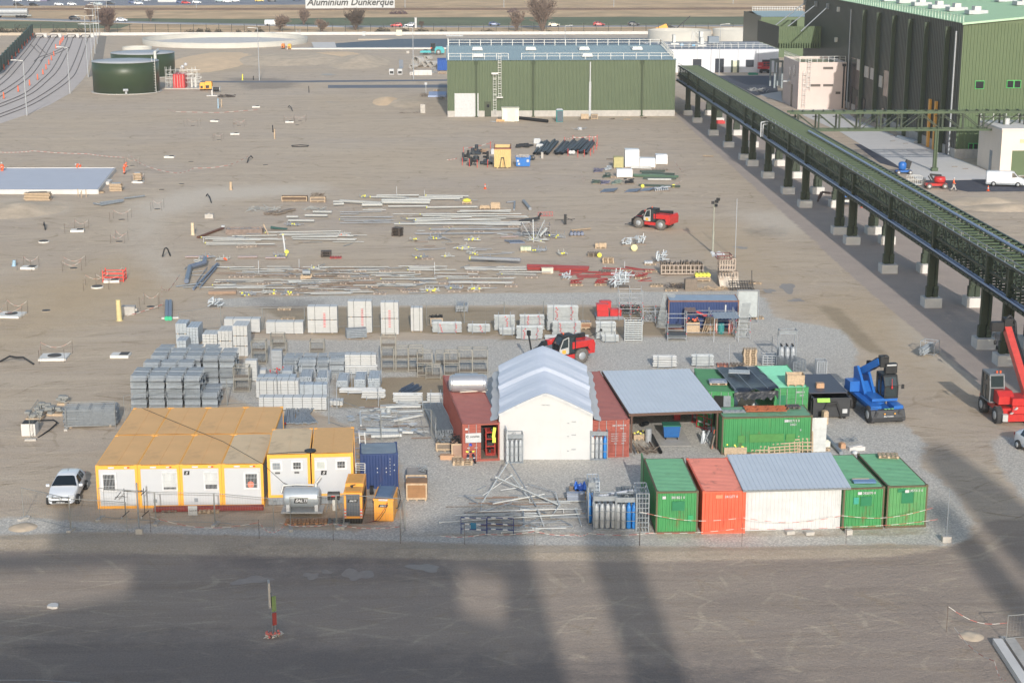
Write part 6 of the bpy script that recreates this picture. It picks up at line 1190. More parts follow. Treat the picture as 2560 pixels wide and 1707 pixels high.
C.K('marker_lamp',YEL,bt)
for s_ in(-1,1):
 C.cyl((s_*.95,-.12,.92),(s_*.95,0,.92),.1,n=10);C.cyl((s_*.8,-.12,.92),(s_*.8,0,.92),.08,n=10);C.K('headlight',WT,bt)
C.cyl((0,2.3,.95),(0,2.3,1.35),.8,n=24);C.ext([(.9,1.35),(4.2,1.35),(4.2,1.9),(3.4,2.2),(2.6,1.6),(.9,1.55)],-.75,.1);C.ext([(2.2,1.5),(4.4,1.5),(4.5,3.0),(3.9,3.2),(3.2,2.6)],-.8,-.62);C.ext([(2.2,1.5),(4.4,1.5),(4.5,3.0),(3.9,3.2),(3.2,2.6)],-.12,.06);C.box(.1,1.15,.9,2.9,1.35,1.6);C.cx_((-1.15,3.7,1.85),(.75,1.0,.75));C.K('turret',MB_,bt)
cab(bt,.15,1.1,.85,2.4,1.6,3.1,BK,.3)
C.G((-.35,4.1,2.7),(.15,1.9,4.0),.42,.5);C.K('boom',MB_,bt);C.G((-.08,3.0,3.35),(.1,2.0,4.0),.36,.56);C.cx_((.3,1.75,4.05),(.6,.5,.8));C.cx_((.75,1.5,3.6),(.85,.4,.7));C.cyl((.25,1.6,4.4),(.5,1.6,4.4),.14,n=10)
for i in Q(6):C.tube([(-.2+.06*i,3.6,3.2),(-.35+.04*i,3.2,3.75),(-.1+.04*i,2.7,3.7)],.03,4)
C.K('boom_head',BK,bt);C.box(.4,1.1,1.29,1.3,3.8,3.9);C.K('label_plate',WT,bt)
C.G((.62,.8,3.0),(.62,.75,2.5),.03);C.lt((.62,.74,2.4),[(.02,.1),(.08,0),(.05,-.12),(.01,-.14)],8);C.K('crane_hook',CRED,bt)
C.G((1.1,.9,2.5),(1.4,.8,2.45),.03);C.cx_((1.45,.8,2.4),(.2,.06,.32));C.K('mirror',BK,bt)
for i in Q(3):C.lt((-.15+.25*i,-.15,1.08),[(.1,0),(.12,.03),(.09,.04)],10)
C.K('rope',mat('green_rope',(120,190,130)),bt)
a=g('B4',385,1050);b2=g('B4',640,1050);loc,rz,w=FR(a,b2);rt=TH('rotating_telehandler','red rotating telehandler@raised boom, cut by ^right picture edge','telehandler',(a.x+.95,a.y+.35,0),R(2));
for y in(.35,3.1):
 for x in(-.95,1.15):wheel(rt,x,y,.6,.45,mt=mat('dark_grey_tyre',(66,66,68)))
C.box(-.9,1.3,.1,4.2,.75,1.15);C.box(-.5,1.6,-.5,-.2,.35,.85);C.ext([(-.2,.8),(.1,.8),(.1,1.5),(-.15,1.35)],-.1,1.3);C.K('chassis',REDM,rt);C.G((-.85,-.3,.6),(-.5,-.35,.6),.35,.5);C.G((-.35,-.3,.75),(.2,-.25,1.3),.12);C.K('stabiliser',LG,rt)
C.ext([(.2,1.4),(2.0,1.4),(2.0,2.2),(.7,2.25),(.2,1.95)],-1.0,.1);C.box(-.2,1.4,-.3,1.2,1.45,1.95);C.K('turret',REDM,rt);text('MAN',.24,WT,rt,(.95,-.32,1.72),bold=.008)
cab(rt,-1.3,-.3,1.2,2.9,1.3,3.2,mat('cab_grey_frame',(120,124,128),.4),.2);C.cyl((-.7,1.7,3.3),(-.7,1.7,3.45),.07,n=8);C.cyl((-.45,1.7,3.3),(-.45,1.7,3.45),.07,n=8);C.K('beacon',ORG,rt)
L0=Vx((1.1,.4,2.0));tip=inv(2524,835,0);
yl=a.y+.35+7.0;zt_=hz(0,yl,832);xt_=None
lo,hi=20,80
for _ in Q(40):
 m=(lo+hi)/2
 if proj(m,yl,zt_)[0]>2526:hi=m
 else:lo=m
T0=Vx((lo-rt.location.x,7.0,zt_));C.G(L0,L0.lerp(T0,.97),.5,.6);C.K('boom',mat('boom_red',(222,70,58),.4),rt);C.G(L0.lerp(T0,.45)+Vx((.42,0,-.1)),T0+Vx((.35,0,0)),.28,.4);C.cx_(T0+O(.3),(.6,.7,.9));C.cx_(T0+Vx((-.75,0,.1)),(.9,.5,.7));C.tube([T0+Vx((-.2,0,.6)),T0+Vx((.2,0,.9)),T0+Vx((.6,0,.4)),T0+Vx((.55,-.6,-.8))],.1,6);C.G(T0+Vx((-.8,0,-.2)),T0+Vx((-.8,0,-.9)),.03);C.lt(T0+Vx((-.8,0,-1.05)),[(.03,.15),(.13,0),(.1,-.2),(.02,-.25)],8);C.K('boom_head',BK,rt)
C.box(-.3,.1,-.55,-.5,1.05,1.2);C.K('tail_light',CRED,rt);C.G((-1.3,1.1,3.0),(-1.65,1.0,3.0),.03);C.cx_((-1.7,1.0,2.85),(.2,.06,.35));C.K('mirror',BK,rt)
text('MAN',.2,BK,rt,(1.2,-.23,1.12),bold=.006)
CY=mat('roller_cyan',(40,170,178),.45,var=.05);q=g('A3',820,440);ro=TH('road_roller','cyan road roller@black cab$^warehouse corner','roller',q,0);
C.ext([(-.9,.5),(.9,.5),(.9,1.2),(.6,1.5),(-.6,1.5),(-.9,1.2)],.6,3.2);C.exty([(.6,.7),(3.3,.8),(3.2,1.6),(2.6,2.2),(1.0,2.2),(.6,1.6)],-.8,.8);C.K('body',CY,ro);C.exty([(-3.4,.6),(-.3,.6),(-.4,1.1),(-2.2,1.2),(-3.3,1.0)],-1.05,1.05);C.K('drum_frame',CY,ro)
C.cyl((-1.9,-1.0,.72),(-1.9,1.0,.72),.72,n=20);C.K('drum',BK,ro)
for s_ in(-1,1):C.lt((1.6,s_*.9,.75),[(.4,-.22),(.75,-.2),(.75,.2),(.4,.22)],18,'y');w_=C.K('wheel',TYRE,ro);C.lt((1.6,s_*.9,.75),[(.1,-.25),(.38,-.24),(.38,.24),(.1,.25)],12,'y');C.K('rim',GV,w_)
for x,y in((-.4,-.7),(-.4,.7),(.7,-.7),(.7,.7)):C.G((x,y,1.0),(x,y,2.9),.12)
C.box(-.5,.8,-.8,.8,2.9,3.05);C.K('cab_frame',BK,ro);C.box(-.38,.68,-.68,.68,1.0,2.88);C.K('cab_glass',MATS['cab_glass'],ro);C.box(-.45,-.1,-.82,-.78,1.7,2.0);C.K('marker',ORG,ro)
def boomlift(LB,px0,px1,py,col,drum,rz=0,group='boom lifts'):
 a=inv(px0,py);b=inv(px1,py);w=(b-a).length;t=TH('boom_lift',LB,'boom lift',((a.x+b.x)/2,a.y+.9,0),rz,group);k=w/3.4
 for x in(-1.2,1.2):
  for y in(-.8,.8):C.lt((x*k,y*k,.42*k),[(.2*k,-.15*k),(.42*k,-.14*k),(.42*k,.14*k),(.2*k,.15*k)],16,'y');w_=C.K('wheel',TYRE,t);C.lt((x*k,y*k,.42*k),[(.05,-.17*k),(.22*k,-.16*k),(.22*k,.16*k),(.05,.17*k)],10,'y');C.K('rim',WT,w_)
 C.box(-1.6*k,1.6*k,-.5*k,.5*k,.45*k,.8*k);C.K('chassis',col,t)
 return t,k
t,k=boomlift('red boom lift@a rounded red counterweight$^walking worker',2316,2372,474,REDM,0)
C.lt((.55*k,0,.85*k),[(.3*k,0),(.85*k,.15*k),(.9*k,.6*k),(.8*k,.95*k),(.3*k,1.0*k)],20);C.K('counterweight',REDM,t);C.G((-.2*k,0,1.0*k),(-.9*k,.2*k,2.1*k),.25);C.G((-.9*k,.2*k,2.1*k),(.9*k,.5*k,1.9*k),.25);C.G((-.7*k,0,1.1*k),(-1.2*k,.2*k,1.9*k),.12);C.K('boom',BK,t)
q=inv(2313,468);
for x in(-1.2,-.6,0,.6):
 for y in(-.5,.5):C.G((x-.2,y,.2),(x-.2,y,1.35),.05)
for z in(.8,1.35):
 for y in(-.5,.5):C.G((-1.4,y,z),(.4,y,z),.05)
C.box(-1.4,.4,-.5,.5,.15,.25);C.cyl((.75,0,.8),(1.0,0,.8),.35,n=10);C.t('work_platform',PS_,(q.x-.6,q.y+1.5,0),'white railed work basket between ^blue`^red boom lifts','basket')
t,k=boomlift('blue boom lift@a rounded blue tank <red boom lift',2242,2284,438,MB_,0)
C.lt((-.3*k,0,.85*k),[(.5*k,0),(.8*k,.3*k),(.8*k,1.3*k),(.6*k,1.6*k),(.2*k,1.7*k)],18);C.K('counterweight',MB_,t);C.cx_((.8*k,.1,1.9*k),(1.1*k,.8*k,1.6*k),ry=.25);C.cx_((.8*k,.1,2.6*k),(.7*k,.6*k,.5*k),ry=.4);C.K('boom_pack',BK,t)
q=g('A4',1310,828);t=TH('scissor_lift','red scissor lift platform parked |white flat roofed building','scissor lift',(q.x,q.y,0));C.box(-1.5,1.6,-.6,.6,1.0,1.35);C.box(-1.5,1.6,-.62,-.55,1.35,1.6);C.K('platform',CRED,t)
for x in(-1.5,-.5,.5,1.5):
 for y in(-.6,.6):C.G((x,y,1.35),(x,y,2.5),.06)
for z in(1.9,2.5):
 for y in(-.6,.6):C.G((-1.5,y,z),(1.6,y,z),.06)
C.box(-1.5,-.3,-.62,-.6,1.7,2.5);C.K('railing',CRED,t);C.box(-1,1.3,-.5,.5,.4,.8);C.G((-.9,0,.8),(1,0,1.0),.2);C.K('base',BK,t)
for x in(-.7,1.0):C.cyl((x,-.7,.3),(x,.7,.3),.3,n=12);C.K('wheel',DARK,t)
q=g('R6',1130,318);t=TH('mini_excavator','small blue`grey machine@a dark box body standing below ^pipe rack','excavator',(q.x,q.y+.8,0));C.box(-1.0,1.0,-.7,.9,.5,1.1);C.K('body',BK,t);C.box(-.7,.4,-.3,.7,1.1,2.6);C.K('cab',MB_,t);C.box(-.9,.9,-.74,-.7,.55,.8);C.K('front_plate',PS_,t)
for x in(-.95,.95):C.cyl((x-.15,-.2,.4),(x+.15,-.2,.4),.4,n=12);C.K('wheel',TYRE,t)
q=g('R6',985,285);C.G((-.7,0,.4),(-.3,.1,1.2),.3);C.G((-.3,.1,1.2),(1.2,.2,1.0),.25);C.G((-.8,0,0),(-.6,0,.9),.2);C.mi=1;C.G((-.75,-.05,0),(-.4,-.05,1.2),.06);C.t('folded_digger',[mat('dusty_brown_steel',(110,90,82)),CRED],q,'dusty folded machine arm lying {small machine below ^pipe rack','machine arm')
SB=mat('zinc_blue_steel',(176,185,193),.5,.15,var=.15,scale=4);ALU=mat('white_zinc_plank',(196,197,196),.5,.05,var=.06,scale=3);REDMK=mat('red_mark_paint',(214,50,64),.6);ZINC=mat('zinc_tube',(182,187,188),.5,.12,var=.12,scale=4)
def L2(px,py,z=0):return inv(px,py,z)
def seg(x0,x1,y,k='P'):
 a=g(k,x0,y);b=g(k,x1,y);return FR(a,b)
def pallet_mesh(w=1.2,d=.8):
 for i in Q(5):x=i*(w-.14)/4;C.box(x,x+.14,0,d,.12,.144)
 for y in(0,d/2-.05,d-.1):C.box(0,w,y,y+.1,.1,.12);C.box(0,w,y,y+.1,0,.02);
 for x in(0,w/2-.07,w-.14):
  for y in(0,d/2-.05,d-.1):C.box(x,x+.14,y,y+.1,.02,.1)
 return C
PAL=None
def PAL_(LB,p,rz=0,mt=None,n=1,group='wooden pallets',w=1.2,d=.8):
 t=None
 for i in Q(n):
  o=pallet_mesh(w,d).K('pallet',mt or WOOD,None,(p.x+U(-.03,.03)if i else p.x,p.y,p.z+i*.145),rz+(U(-.04,.04)if i else 0))
  tag(o,LB if n==1 else'%s, %s from ^bottom'%(LB,ORD[i]),'pallet',group)
def FBM(w,d,h,n=15,lean=.12):
 for i in Q(n):
  x=w*(i+.5)/n;a=.03;l=lean*(1 if i%2 else.96)
  for(y0,z0,y1,z1)in((0,0,0,h-.18),(0,h-.18,.22,h),(.22,h,d-.05,h),(d-.05,h,d-.05,0),(0,.12,d-.05,.12),(0,h*.5,d-.05,h*.5),(.0,.12,d*.6,h)):C.G((x,y0,z0),(x+(.03 if y1>.3 else 0),y1,z1),a,a*1.3)
 return C
protoF=TH('scaffold_frame_bundle','','scaffold bundle',(0,0,0),0,'bundles of scaffold frames');C=FBM(1.12,1.3,1.22);C.K('frames',SB,protoF)
for z in(.3,.8):C.box(-.01,1.14,-.03,-.005,z,z+.03);C.box(-.02,1.14,-.02,1.3,z-.005,z)
C.K('strap',BK,protoF)
firstF=[1]
def fb(p,rz,LB,scale=None):
 if firstF[0]:firstF[0]=0;protoF.location=p;protoF.rotation_euler.z=rz;protoF['label']=LB;return
 dup(protoF,p,rz,LB,scale=scale)
colw=['leftmost','second','third','fourth','fifth','sixth','seventh','eighth']
for rowname,ypx,xs,tiers,depth in(('nearest row <cabin roofs',1326,(45,280,510,745),2,2),('second row from ^cabins',1140,(215,440,660),2,1),('third row from ^cabins',1045,(310,540,765,990,1205),2,2),('rear row$^plank packs',930,(410,780,1000),2,1)):
 for ci,x in EN(xs):
  p=g('B1',x,ypx)
  for dd in Q(depth):
   for tt in Q(tiers):fb((p.x+.02*tt,p.y+1.36*dd,1.25*tt),R(-1),'%s scaffold frame bundle~%s, %s%s'%(colw[ci],rowname,'upper' if tt else'lower',' back' if dd and depth>1 else(' front' if depth>1 else'')))
p=g('B1',970,1326);fb(p,R(-1),'single low scaffold frame bundle at ^right end~row <cabin roofs');fb((p.x,p.y+1.36,0),R(-1),'low scaffold frame bundle <single one at ^right row end')
for i,(x,y,sc,l)in EN(((355,545,(1.0,.9,.95),'bundle of upright frames {white strapped ones, <long plank stack'),(560,590,(1.15,.9,1.05),'wide bundle of upright frames@white straps <blue tube crates'),(800,590,(.75,.9,1.05),'narrow bundle of upright frames$^scaffold post'),(970,560,(.95,.9,1.0),'bundle of upright frames {white beam stack'),(385,430,(.6,.8,.6),'small rear bundle of frames, first from ^left by ^wire cage'),(510,430,(.5,.8,.6),'small rear bundle of frames, second from ^left'),(625,430,(.9,.8,.6),'small rear bundle of frames, third from ^left'),(810,430,(.6,.8,.6),'small rear bundle of frames, fourth from ^left'),(945,420,(.5,.8,.6),'small rear bundle of frames, fifth from ^left'),(1040,420,(.7,.8,.6),'small rear bundle of frames, sixth from ^left'),(1170,410,(.7,.8,.6),'small rear bundle of frames, seventh from ^left'),(1350,410,(1.0,.8,.6),'small rear bundle of frames, rightmost before ^wire cages'))):
 p=g('B2',x,y);fb(p,R(-1),l,sc)
def packmesh(w,d,h,cols,lay,mi2=0):
 cw=w/cols;lh=h/lay
 for c in Q(cols):
  for l in Q(lay):C.box(c*cw+.01,(c+1)*cw-.01,U(0,.04),d-U(0,.04),l*lh+lh*.22,(l+1)*lh)
 return C
def pack(LB,k,x0,x1,ytop,ybase,d,cols,lay,mt=ALU,tiers=1,SR=2,group='packs of scaffold planks',cat='plank stack',red=None,name='plank_stack',rz=None,z0=0):
 a=g(k,x0,ybase);b=g(k,x1,ybase);loc,r,w=FR(a,b);h=(hz(a.x,a.y,pp(k,0,ytop)[1])-z0)/tiers;t=TH(name,LB,cat,(loc.x,loc.y,z0),r if rz is None else rz,group)
 for i in Q(tiers):
  C=packmesh(w,d,h-.07,cols,lay);C.T=None;C.v=[(x,y,z+i*h+.07)for x,y,z in C.v];C.K('planks',mt,t)
  for s_ in Q(SR):x=w*(s_+.5)/SR;C.box(x-.012,x+.012,-.006,d+.006,i*h+.05,(i+1)*h+.006)
  C.K('strap',BK,t)
  for x in(.12*w,.8*w):C.box(x,x+.09,.02,d-.02,i*h,i*h+.07)
  C.K('bearer',WOOD,t)
 if red:
  for i in Q(10):z=h*tiers*(.25+.055*i);C.box(w*red-.1,w*red+.1,-.012,-.004,z,z+.05)
  C.K('red_marking',REDMK,t)
 return t
pack('white plank stack at ^rear left, half hidden by plank packs','W3',432,750,848,972,.95,1,13)
pack('low white plank stack alone between ^rear fence panels','W3',803,1135,875,986,.95,1,12)
pack('tall white plank stack@red stripes, leftmost tall one~rear row','W3',1175,1440,738,977,1.0,1,26,tiers=2,red=.57)
pack('tall white plank stack in two strapped tiers, second tall one~rear row','W3',1535,1748,690,975,1.0,1,26,tiers=2,red=.6)
pack('slim tall white plank stack@red stripes, third tall one~rear row','W3',1827,1985,700,992,1.0,1,28,tiers=2,red=.5)
pack('leaning narrow white plank stack in a grey post rack, rightmost~white rear stacks','W3',2092,2198,748,962,.9,1,20)
pack('white grey plank pack four wide, {tallest pack','B1',1182,1370,302,575,1.9,4,14,tiers=2,SR=0)
pack('tallest grey white plank pack four wide, next to ^scrap cage','B1',1380,1572,235,640,1.9,4,22,tiers=3,SR=0)
pack('low pale plank pack |blue plank heap','B1',975,1170,345,520,1.6,4,8,SR=0)
pack('blue grey plank pack at ^rear left corner~yard','B1',630,775,205,480,1.6,3,15,SB,tiers=2,SR=0)
pack('blue grey plank pack leaning$^corner one','B1',775,925,255,500,2.2,4,12,SB,SR=0)
pack('small dark pack of planks at ^{frame bundles','B1',640,765,430,600,1.6,3,8,SB,SR=0)
pack('long white plank stack, upper one <cabins','B2',5,560,640,870,1.0,1,11,SR=6)
pack('longest white plank stack, directly <cabin roofs','B2',40,925,858,1030,.9,1,7,SR=7)
pack('short white plank pack }longest one','B2',965,1135,900,975,.8,1,4,SR=2)
pack('low blue grey lattice girder stack }upper plank stack','B2',570,930,690,830,.9,1,5,SB,SR=3)
pack('grey plank stack <upper long white stack','B2',20,520,590,760,1.0,1,8,SB,SR=3)
pack('ladder like stack of grey decks standing$^red clamp heap','B2',205,345,245,490,.6,1,14,GV,SR=0)
pack('stack of pale decks$^scrap cage','B2',50,130,500,600,.9,1,8,ALU,SR=0)
pack('white beam stack@a blue tag, upper part, }frame bundles','B2',1165,1575,300,545,.8,1,9,ALU,SR=3)
pack('leaning pack of grey planks |rear stacks','W3',1520,1705,945,1030,.8,1,5,GD,SR=0,rz=R(12))
def TSk(LB,k,x0,x1,ytop,ybase,d=.8,r=.045,mt=ZINC,red=2,posts=1,ov=.0,name='tube_stack',cat='tube stack',group='stacks of scaffold tubes'):
 a=g(k,x0,ybase);b=g(k,x1,ybase);loc,rz,w=FR(a,b);h=hz(a.x,a.y,pp(k,0,ytop)[1]);t=TH(name,LB,cat,loc,rz,group)
 z=.16;
 while z<h:
  for j in Q(4):yy=d*(j+.5)/4;C.cyl((U(-.06,.04)-ov,yy,z),(w+U(-.04,.06)+ov,yy,z+U(-.01,.01)),r,n=6)
  z+=r*2.3
 C.K('tubes',mt,t)
 for f in(.2,.8):
  for yy in(-.06,d+.06):C.G((w*f,yy,0),(w*f,yy,(h if posts else.15)+.15),.05)
  C.G((w*f,-.06,.08),(w*f,d+.06,.08),.06)
 for yy in(-.06,d+.06):C.G((w*.2,yy,.12),(w*.8,yy,.12),.05)
 C.K('post_rack',GD,t)
 if red:
  for s_ in Q(red):
   xr=w*(s_+.6)/red
   for i in Q(int(h/.16)):C.cx_((xr+U(-.1,.1),-.045,.2+i*.16),(.09,.03,.09))
  C.K('red_marking',REDMK,t)
 return t
TSk('low tube stack@red marks }white plank stacks','W4',375,705,1145,1265);TSk('smallest low tube stack@red marks, second from ^left in ^rear row','W4',785,1035,1165,1262,red=1)
TSk('tube stack@one red streak, third from ^left in ^rear row','W4',1090,1320,1058,1240,red=1);TSk('low bare tube rack |streaked tube stack','W4',1150,1330,1205,1290,red=0)
TSk('rear tube stack <fourth one,@red marks','W4',1385,1660,1062,1235);TSk('wide tube stack@red marks in ^middle~rear row','W4',1345,1640,1195,1340)
TSk('highest tube stack@red marks`a crosswise bundle','W4',1700,2050,950,1240,d=1.0,red=2);TSk('tube stack under ^highest one,@red marks','W4',1760,2080,1140,1300,red=2);TSk('long lowest tube bundle |highest stack','W4',1670,2170,1290,1345,r=.06,red=0,posts=0)
TSk('white galvanised beam bundle@a posted rack {blue skip area','B2',1165,1575,455,560,r=.07,mt=ALU,red=0,d=.7,posts=0)
TSk('pale tube bundle lying on ^soil, {two','B2',1095,1640,752,815,r=.06,mt=ALU,red=0,posts=0);TSk('pale tube bundle lying on ^soil, }two','B2',1385,1680,785,885,r=.06,mt=ALU,red=0,posts=0)
TSk('pale tube stack |blue tube heap','Y2',295,550,885,960,r=.05,mt=ALU,red=0,posts=0);TSk('pale tube stack in a post rack }steel scrap','Y2',600,745,880,962,r=.05,mt=ALU,red=0)
TSk('stack of steel frames on a rack in ^middle~rear row','W5',420,640,1140,1340,r=.05,mt=ZINC,red=0,d=1);TSk('low steel frame rack nearest ^lane, below ^red crates','W5',485,675,1290,1370,red=0,r=.04)
TSk('silver tube rack <sheet roof shed, left one','Y3',475,680,690,785,r=.06,mt=ALU,red=0);TSk('silver tube rack <sheet roof shed, right one','Y3',820,1010,680,775,r=.05,mt=ZINC,red=0)
a=g('W5',745,1350);b=g('W5',945,1350);loc,rz,w=FR(a,b);h=hz(a.x,a.y,pp('W5',0,1125)[1]);t=TH('frame_stack','tall stack of nested grey steel frames@dark shadow gaps','frame stack',loc,rz);n=9
for i in Q(n):
 z=.1+h*i/n;
 for y in(0,.95):C.G((0,y,z),(w,y,z),.06,.09)
 for x in(0,w):C.G((x,0,z),(x,.95,z),.05,.08)
 for f in(.2,.5,.8):C.G((w*f,0,z+.05),(w*f,.95,z+.05),.04)
for x in(0,w):
 for y in(-.03,1):C.G((x,y,0),(x,y,h+.1),.05)
C.K('frames',ZINC,t)
def TBC(LB,k,x0,x1,ytop,ybase,mt=SB,ln=1.9,up=.35,n=9,r=.05,rz=None,group='racks of steel tubes'):
 a=g(k,x0,ybase);b=g(k,x1,ybase);loc,r0,w=FR(a,b);t=TH('tube_rack',LB,'tube rack',loc,r0 if rz is None else rz,group)
 for l in Q(5):
  for i in Q(n):x=w*(i+.5)/n;C.cyl((x+U(-.02,.02),U(-.05,.05),.2+l*r*2),(x+U(-.02,.02),ln,.2+l*r*2+up*.3),r,n=7)
 C.K('tubes',mt,t)
 for x in(-.04,w+.04):
  for y in(.1,ln-.2):C.G((x,y,0),(x,y,1.1),.05)
  C.G((x,.1,.12),(x,ln-.2,.12),.05)
 for y in(.1,ln-.2):C.G((0,y,.12),(w,y,.12),.05)
 C.K('post_rack',GD,t)
TBC('blue grey tube rack, {three |beam bundle','B2',1065,1195,620,740);TBC('blue grey tube rack, middle~three |beam bundle','B2',1290,1425,590,740,n=8,r=.06);TBC('blue grey tube rack, }three |beam bundle','B2',1470,1612,590,740,n=7,r=.07)
TBC('blue grey tube rack$^red clamp heap','B2',345,475,500,612);TBC('blue grey tube rack right above ^lattice girders','B2',575,720,600,690);TBC('dark blue grey tube rack at ^foot~scaffold post','B2',790,950,620,700)
TBC('rack of upright grey tubes on ^soil <rear fence','W4',650,775,880,1025,ln=1.6,mt=GV)
TBC('slanting bundle of long grey tubes {red brown>','Y2',680,860,1020,1265,ln=6.5,up=.3,n=12,r=.04,mt=GD,rz=R(9))
for i,(x,y,rz_,l)in EN(((365,1215,4,'bundle of grey tubes <raised cabins, leftmost@red caps'),(460,1215,-10,'bundle of mixed grey tubes <raised cabins, second'),(530,1215,3,'bundle of thick grey tubes <raised cabins, third'),(680,1215,22,'bundle of thin grey tubes fanning right <raised cabins'))):
 p=g('B2',x,y);t=TH('tube_bundle',l,'tube bundle',p,R(rz_),'tube bundles <raised cabins')
 for j in Q(8):C.cyl((j*.1,0,.08+U(0,.1)),(j*.1+U(-.15,.15),4.6+U(0,.5),.12+U(0,.1)),.05,n=7)
 C.K('tubes',GD,t)
 if i==0:C.cyl((.1,-.02,.12),(.1,.1,.12),.07,n=8);C.cyl((.4,4.7,.2),(.4,4.9,.2),.08,n=8);C.K('red_cap',REDMK,t)
p=g('Y2',330,875);t=TH('tube_heap','round heap of dark blue grey tubes on ^soil |wire cages','tube heap',p,R(-28))
for i in Q(46):a=U(0,3.14);r=U(0,.55);C.cyl((.6+math.cos(a)*r,0,.05+math.sin(a)*r*.9),(.6+math.cos(a)*r,1.9,.05+math.sin(a)*r*.9),.04,n=6)
C.K('tubes',mat('dark_blue_tube',(88,104,126),.45,.4),t)
def cage_mesh(w=1.15,d=.9,h=.95):
 f=MB()
 for x in(0,w):
  for y in(0,d):f.G((x,y,0),(x,y,h),.055)
 for z in(.12,h):
  for y in(0,d):f.G((0,y,z),(w,y,z),.05)
  for x in(0,w):f.G((x,0,z),(x,d,z),.05)
 m=MB()
 for i in Q(1,9):x=w*i/9;m.G((x,0,.12),(x,0,h*.62),.01);m.G((x,d,.12),(x,d,h),.012)
 for i in Q(1,7):y=d*i/7;m.G((0,y,.12),(0,y,h),.012);m.G((w,y,.12),(w,y,h),.012)
 for i in Q(1,7):z=.12+(h-.12)*i/7;m.G((0,d,z),(w,d,z),.012);m.G((0,0,z),(0,d,z),.012);m.G((w,0,z),(w,d,z),.012);(m.G((0,0,z),(w,0,z),.01)if i<5 else None)
 return f,m
CGM=mat('cage_beige_steel',(150,146,136),.6,.3);f_,m_=cage_mesh();
cg=TH('wire_cage','','wire cage',(0,0,0),0,'wire mesh cages');f_.K('frame',CGM,cg);m_.K('mesh',CGM,cg);
for i in Q(5):C.box(.03,1.12,.03+i*.175,.17+i*.175,.13,.155)
C.K('floor_boards',WG_,cg);fc=[1]
def cagep(p,LB,rz=0,sc=None):
 if fc[0]:fc[0]=0;cg.location=p;cg['label']=LB;cg.rotation_euler.z=rz;return
 dup(cg,p,rz,LB,scale=sc)
for i,(x,y,n_,l)in EN(((190,677,3,'leftmost wire cage stack in ^row {tent'),(302,677,2,'second wire cage stack from ^left in ^row {tent'),(430,672,2,'third wire cage stack from ^left in ^row {tent'),(512,717,2,'fourth wire cage stack from ^left, standing nearer'),(587,740,1,'single nearer wire cage@a yellow strap'),(752,717,2,'cage stack@an arched back, {tent duct'),(868,692,2,'cage stack second from ^tent duct'),(1005,692,2,'rightmost wire cage stack next to ^silver duct'),(670,612,1,'single cage <one@^yellow strap'))):
 p=g('Y2',x,y)
 for j in Q(n_):cagep((p.x,p.y,.97*j),l if n_==1 else l+(', bottom one',', middle one' if n_==3 else', top one',', top one')[j],R(-1))
for x,y,l in((1620,740,'rusty wire cage of steel clamps$^tallest plank pack, lower'),(1860,500,'wire cage at ^}clamp cages')):p=g('B1',x,y);cagep((p.x,p.y,0),l,R(-1))
p=g('B1',1620,740);cagep((p.x,p.y,.97),'wire cage full of bright clamps$^tallest plank pack, upper',R(-1))
def CLP(LB,loc,w,d,n=60,mt=GV,sz=.09,group=None,cat='clamps',name='clamp_heap',h=.15,XT=None):
 for i in Q(n):c=Vx((U(0,w),U(0,d),U(.02,h)));e=Vx((U(-1,1),U(-1,1),U(-.6,.6)))*sz;C.G(c-e,c+e,.035)
 if XT:
  C.mi=1
  for i in Q(XT[0]):c=Vx((U(0,w),U(0,d),U(.05,h+.1)));C.cyl(c,c+Vx((.0,-.05,.03)),XT[2],n=9)
 return C.t(name,[mt]+([XT[1]]if XT else[]),loc,LB,cat,group)
CLP('bright steel clamps filling ^upper clamp cage',(p.x+.05,p.y+.05,1.3),1.05,.8,120,h=.3);CLP('dull steel clamps filling ^lower clamp cage',(p.x+.05,p.y+.05,.2),1.05,.8,90,GD,h=.4)
q=g('B2',130,600);CLP('heap of red`grey clamps$^ladder like deck stack',(q.x,q.y,0),1.3,.9,80,h=.6,XT=(14,CRED,.06))
q=g('B2',640,240);
q=g('B2',210,280);cagep((q.x,q.y,0),'wire cage of pale fittings <ladder like deck stack',R(-1));q=g('B2',705,270);cagep((q.x,q.y,0),'wire cage <small rear frame bundles',R(-1));q=g('B1',1385,1100);cagep((q.x,q.y,.0),'wire cage of rods at ^corner~frame bundles, lower',R(-1));cagep((q.x,q.y,.97),'wire cage of rods at ^corner~frame bundles, upper',R(-1))
pack('upright stack of white decks }rod cages','B1',1540,1690,690,960,.8,1,18,ALU,SR=0)
def post(k,x,y,yt,LB,r=.03,mt=GV):
 p=g(k,x,y);h=hz(p.x,p.y,pp(k,0,yt)[1]);C.cyl((0,0,0),(0,0,h),r,n=6);C.box(-.08,.08,-.08,.08,0,.02);C.t('steel_post',mt,p,LB,'post','steel posts')
for k,x,y,yt,l in(('B2',955,1190,500,'tall scaffold post standing <raised cabins'),('B2',1255,750,540,'steel post between ^blue tube racks'),('B2',1600,980,650,'thin steel post }pale tube bundles'),('B2',1058,985,650,'thin steel post {pale tube bundles'),('Y3',1528,700,500,'tall thin post <pallet stack, {bottle rack'),('Y3',1148,780,572,'tall thin post <sheet roof shed')):post(k,x,y,yt,l)
FZ=mat('fence_zinc',(150,152,150),.5,.4)
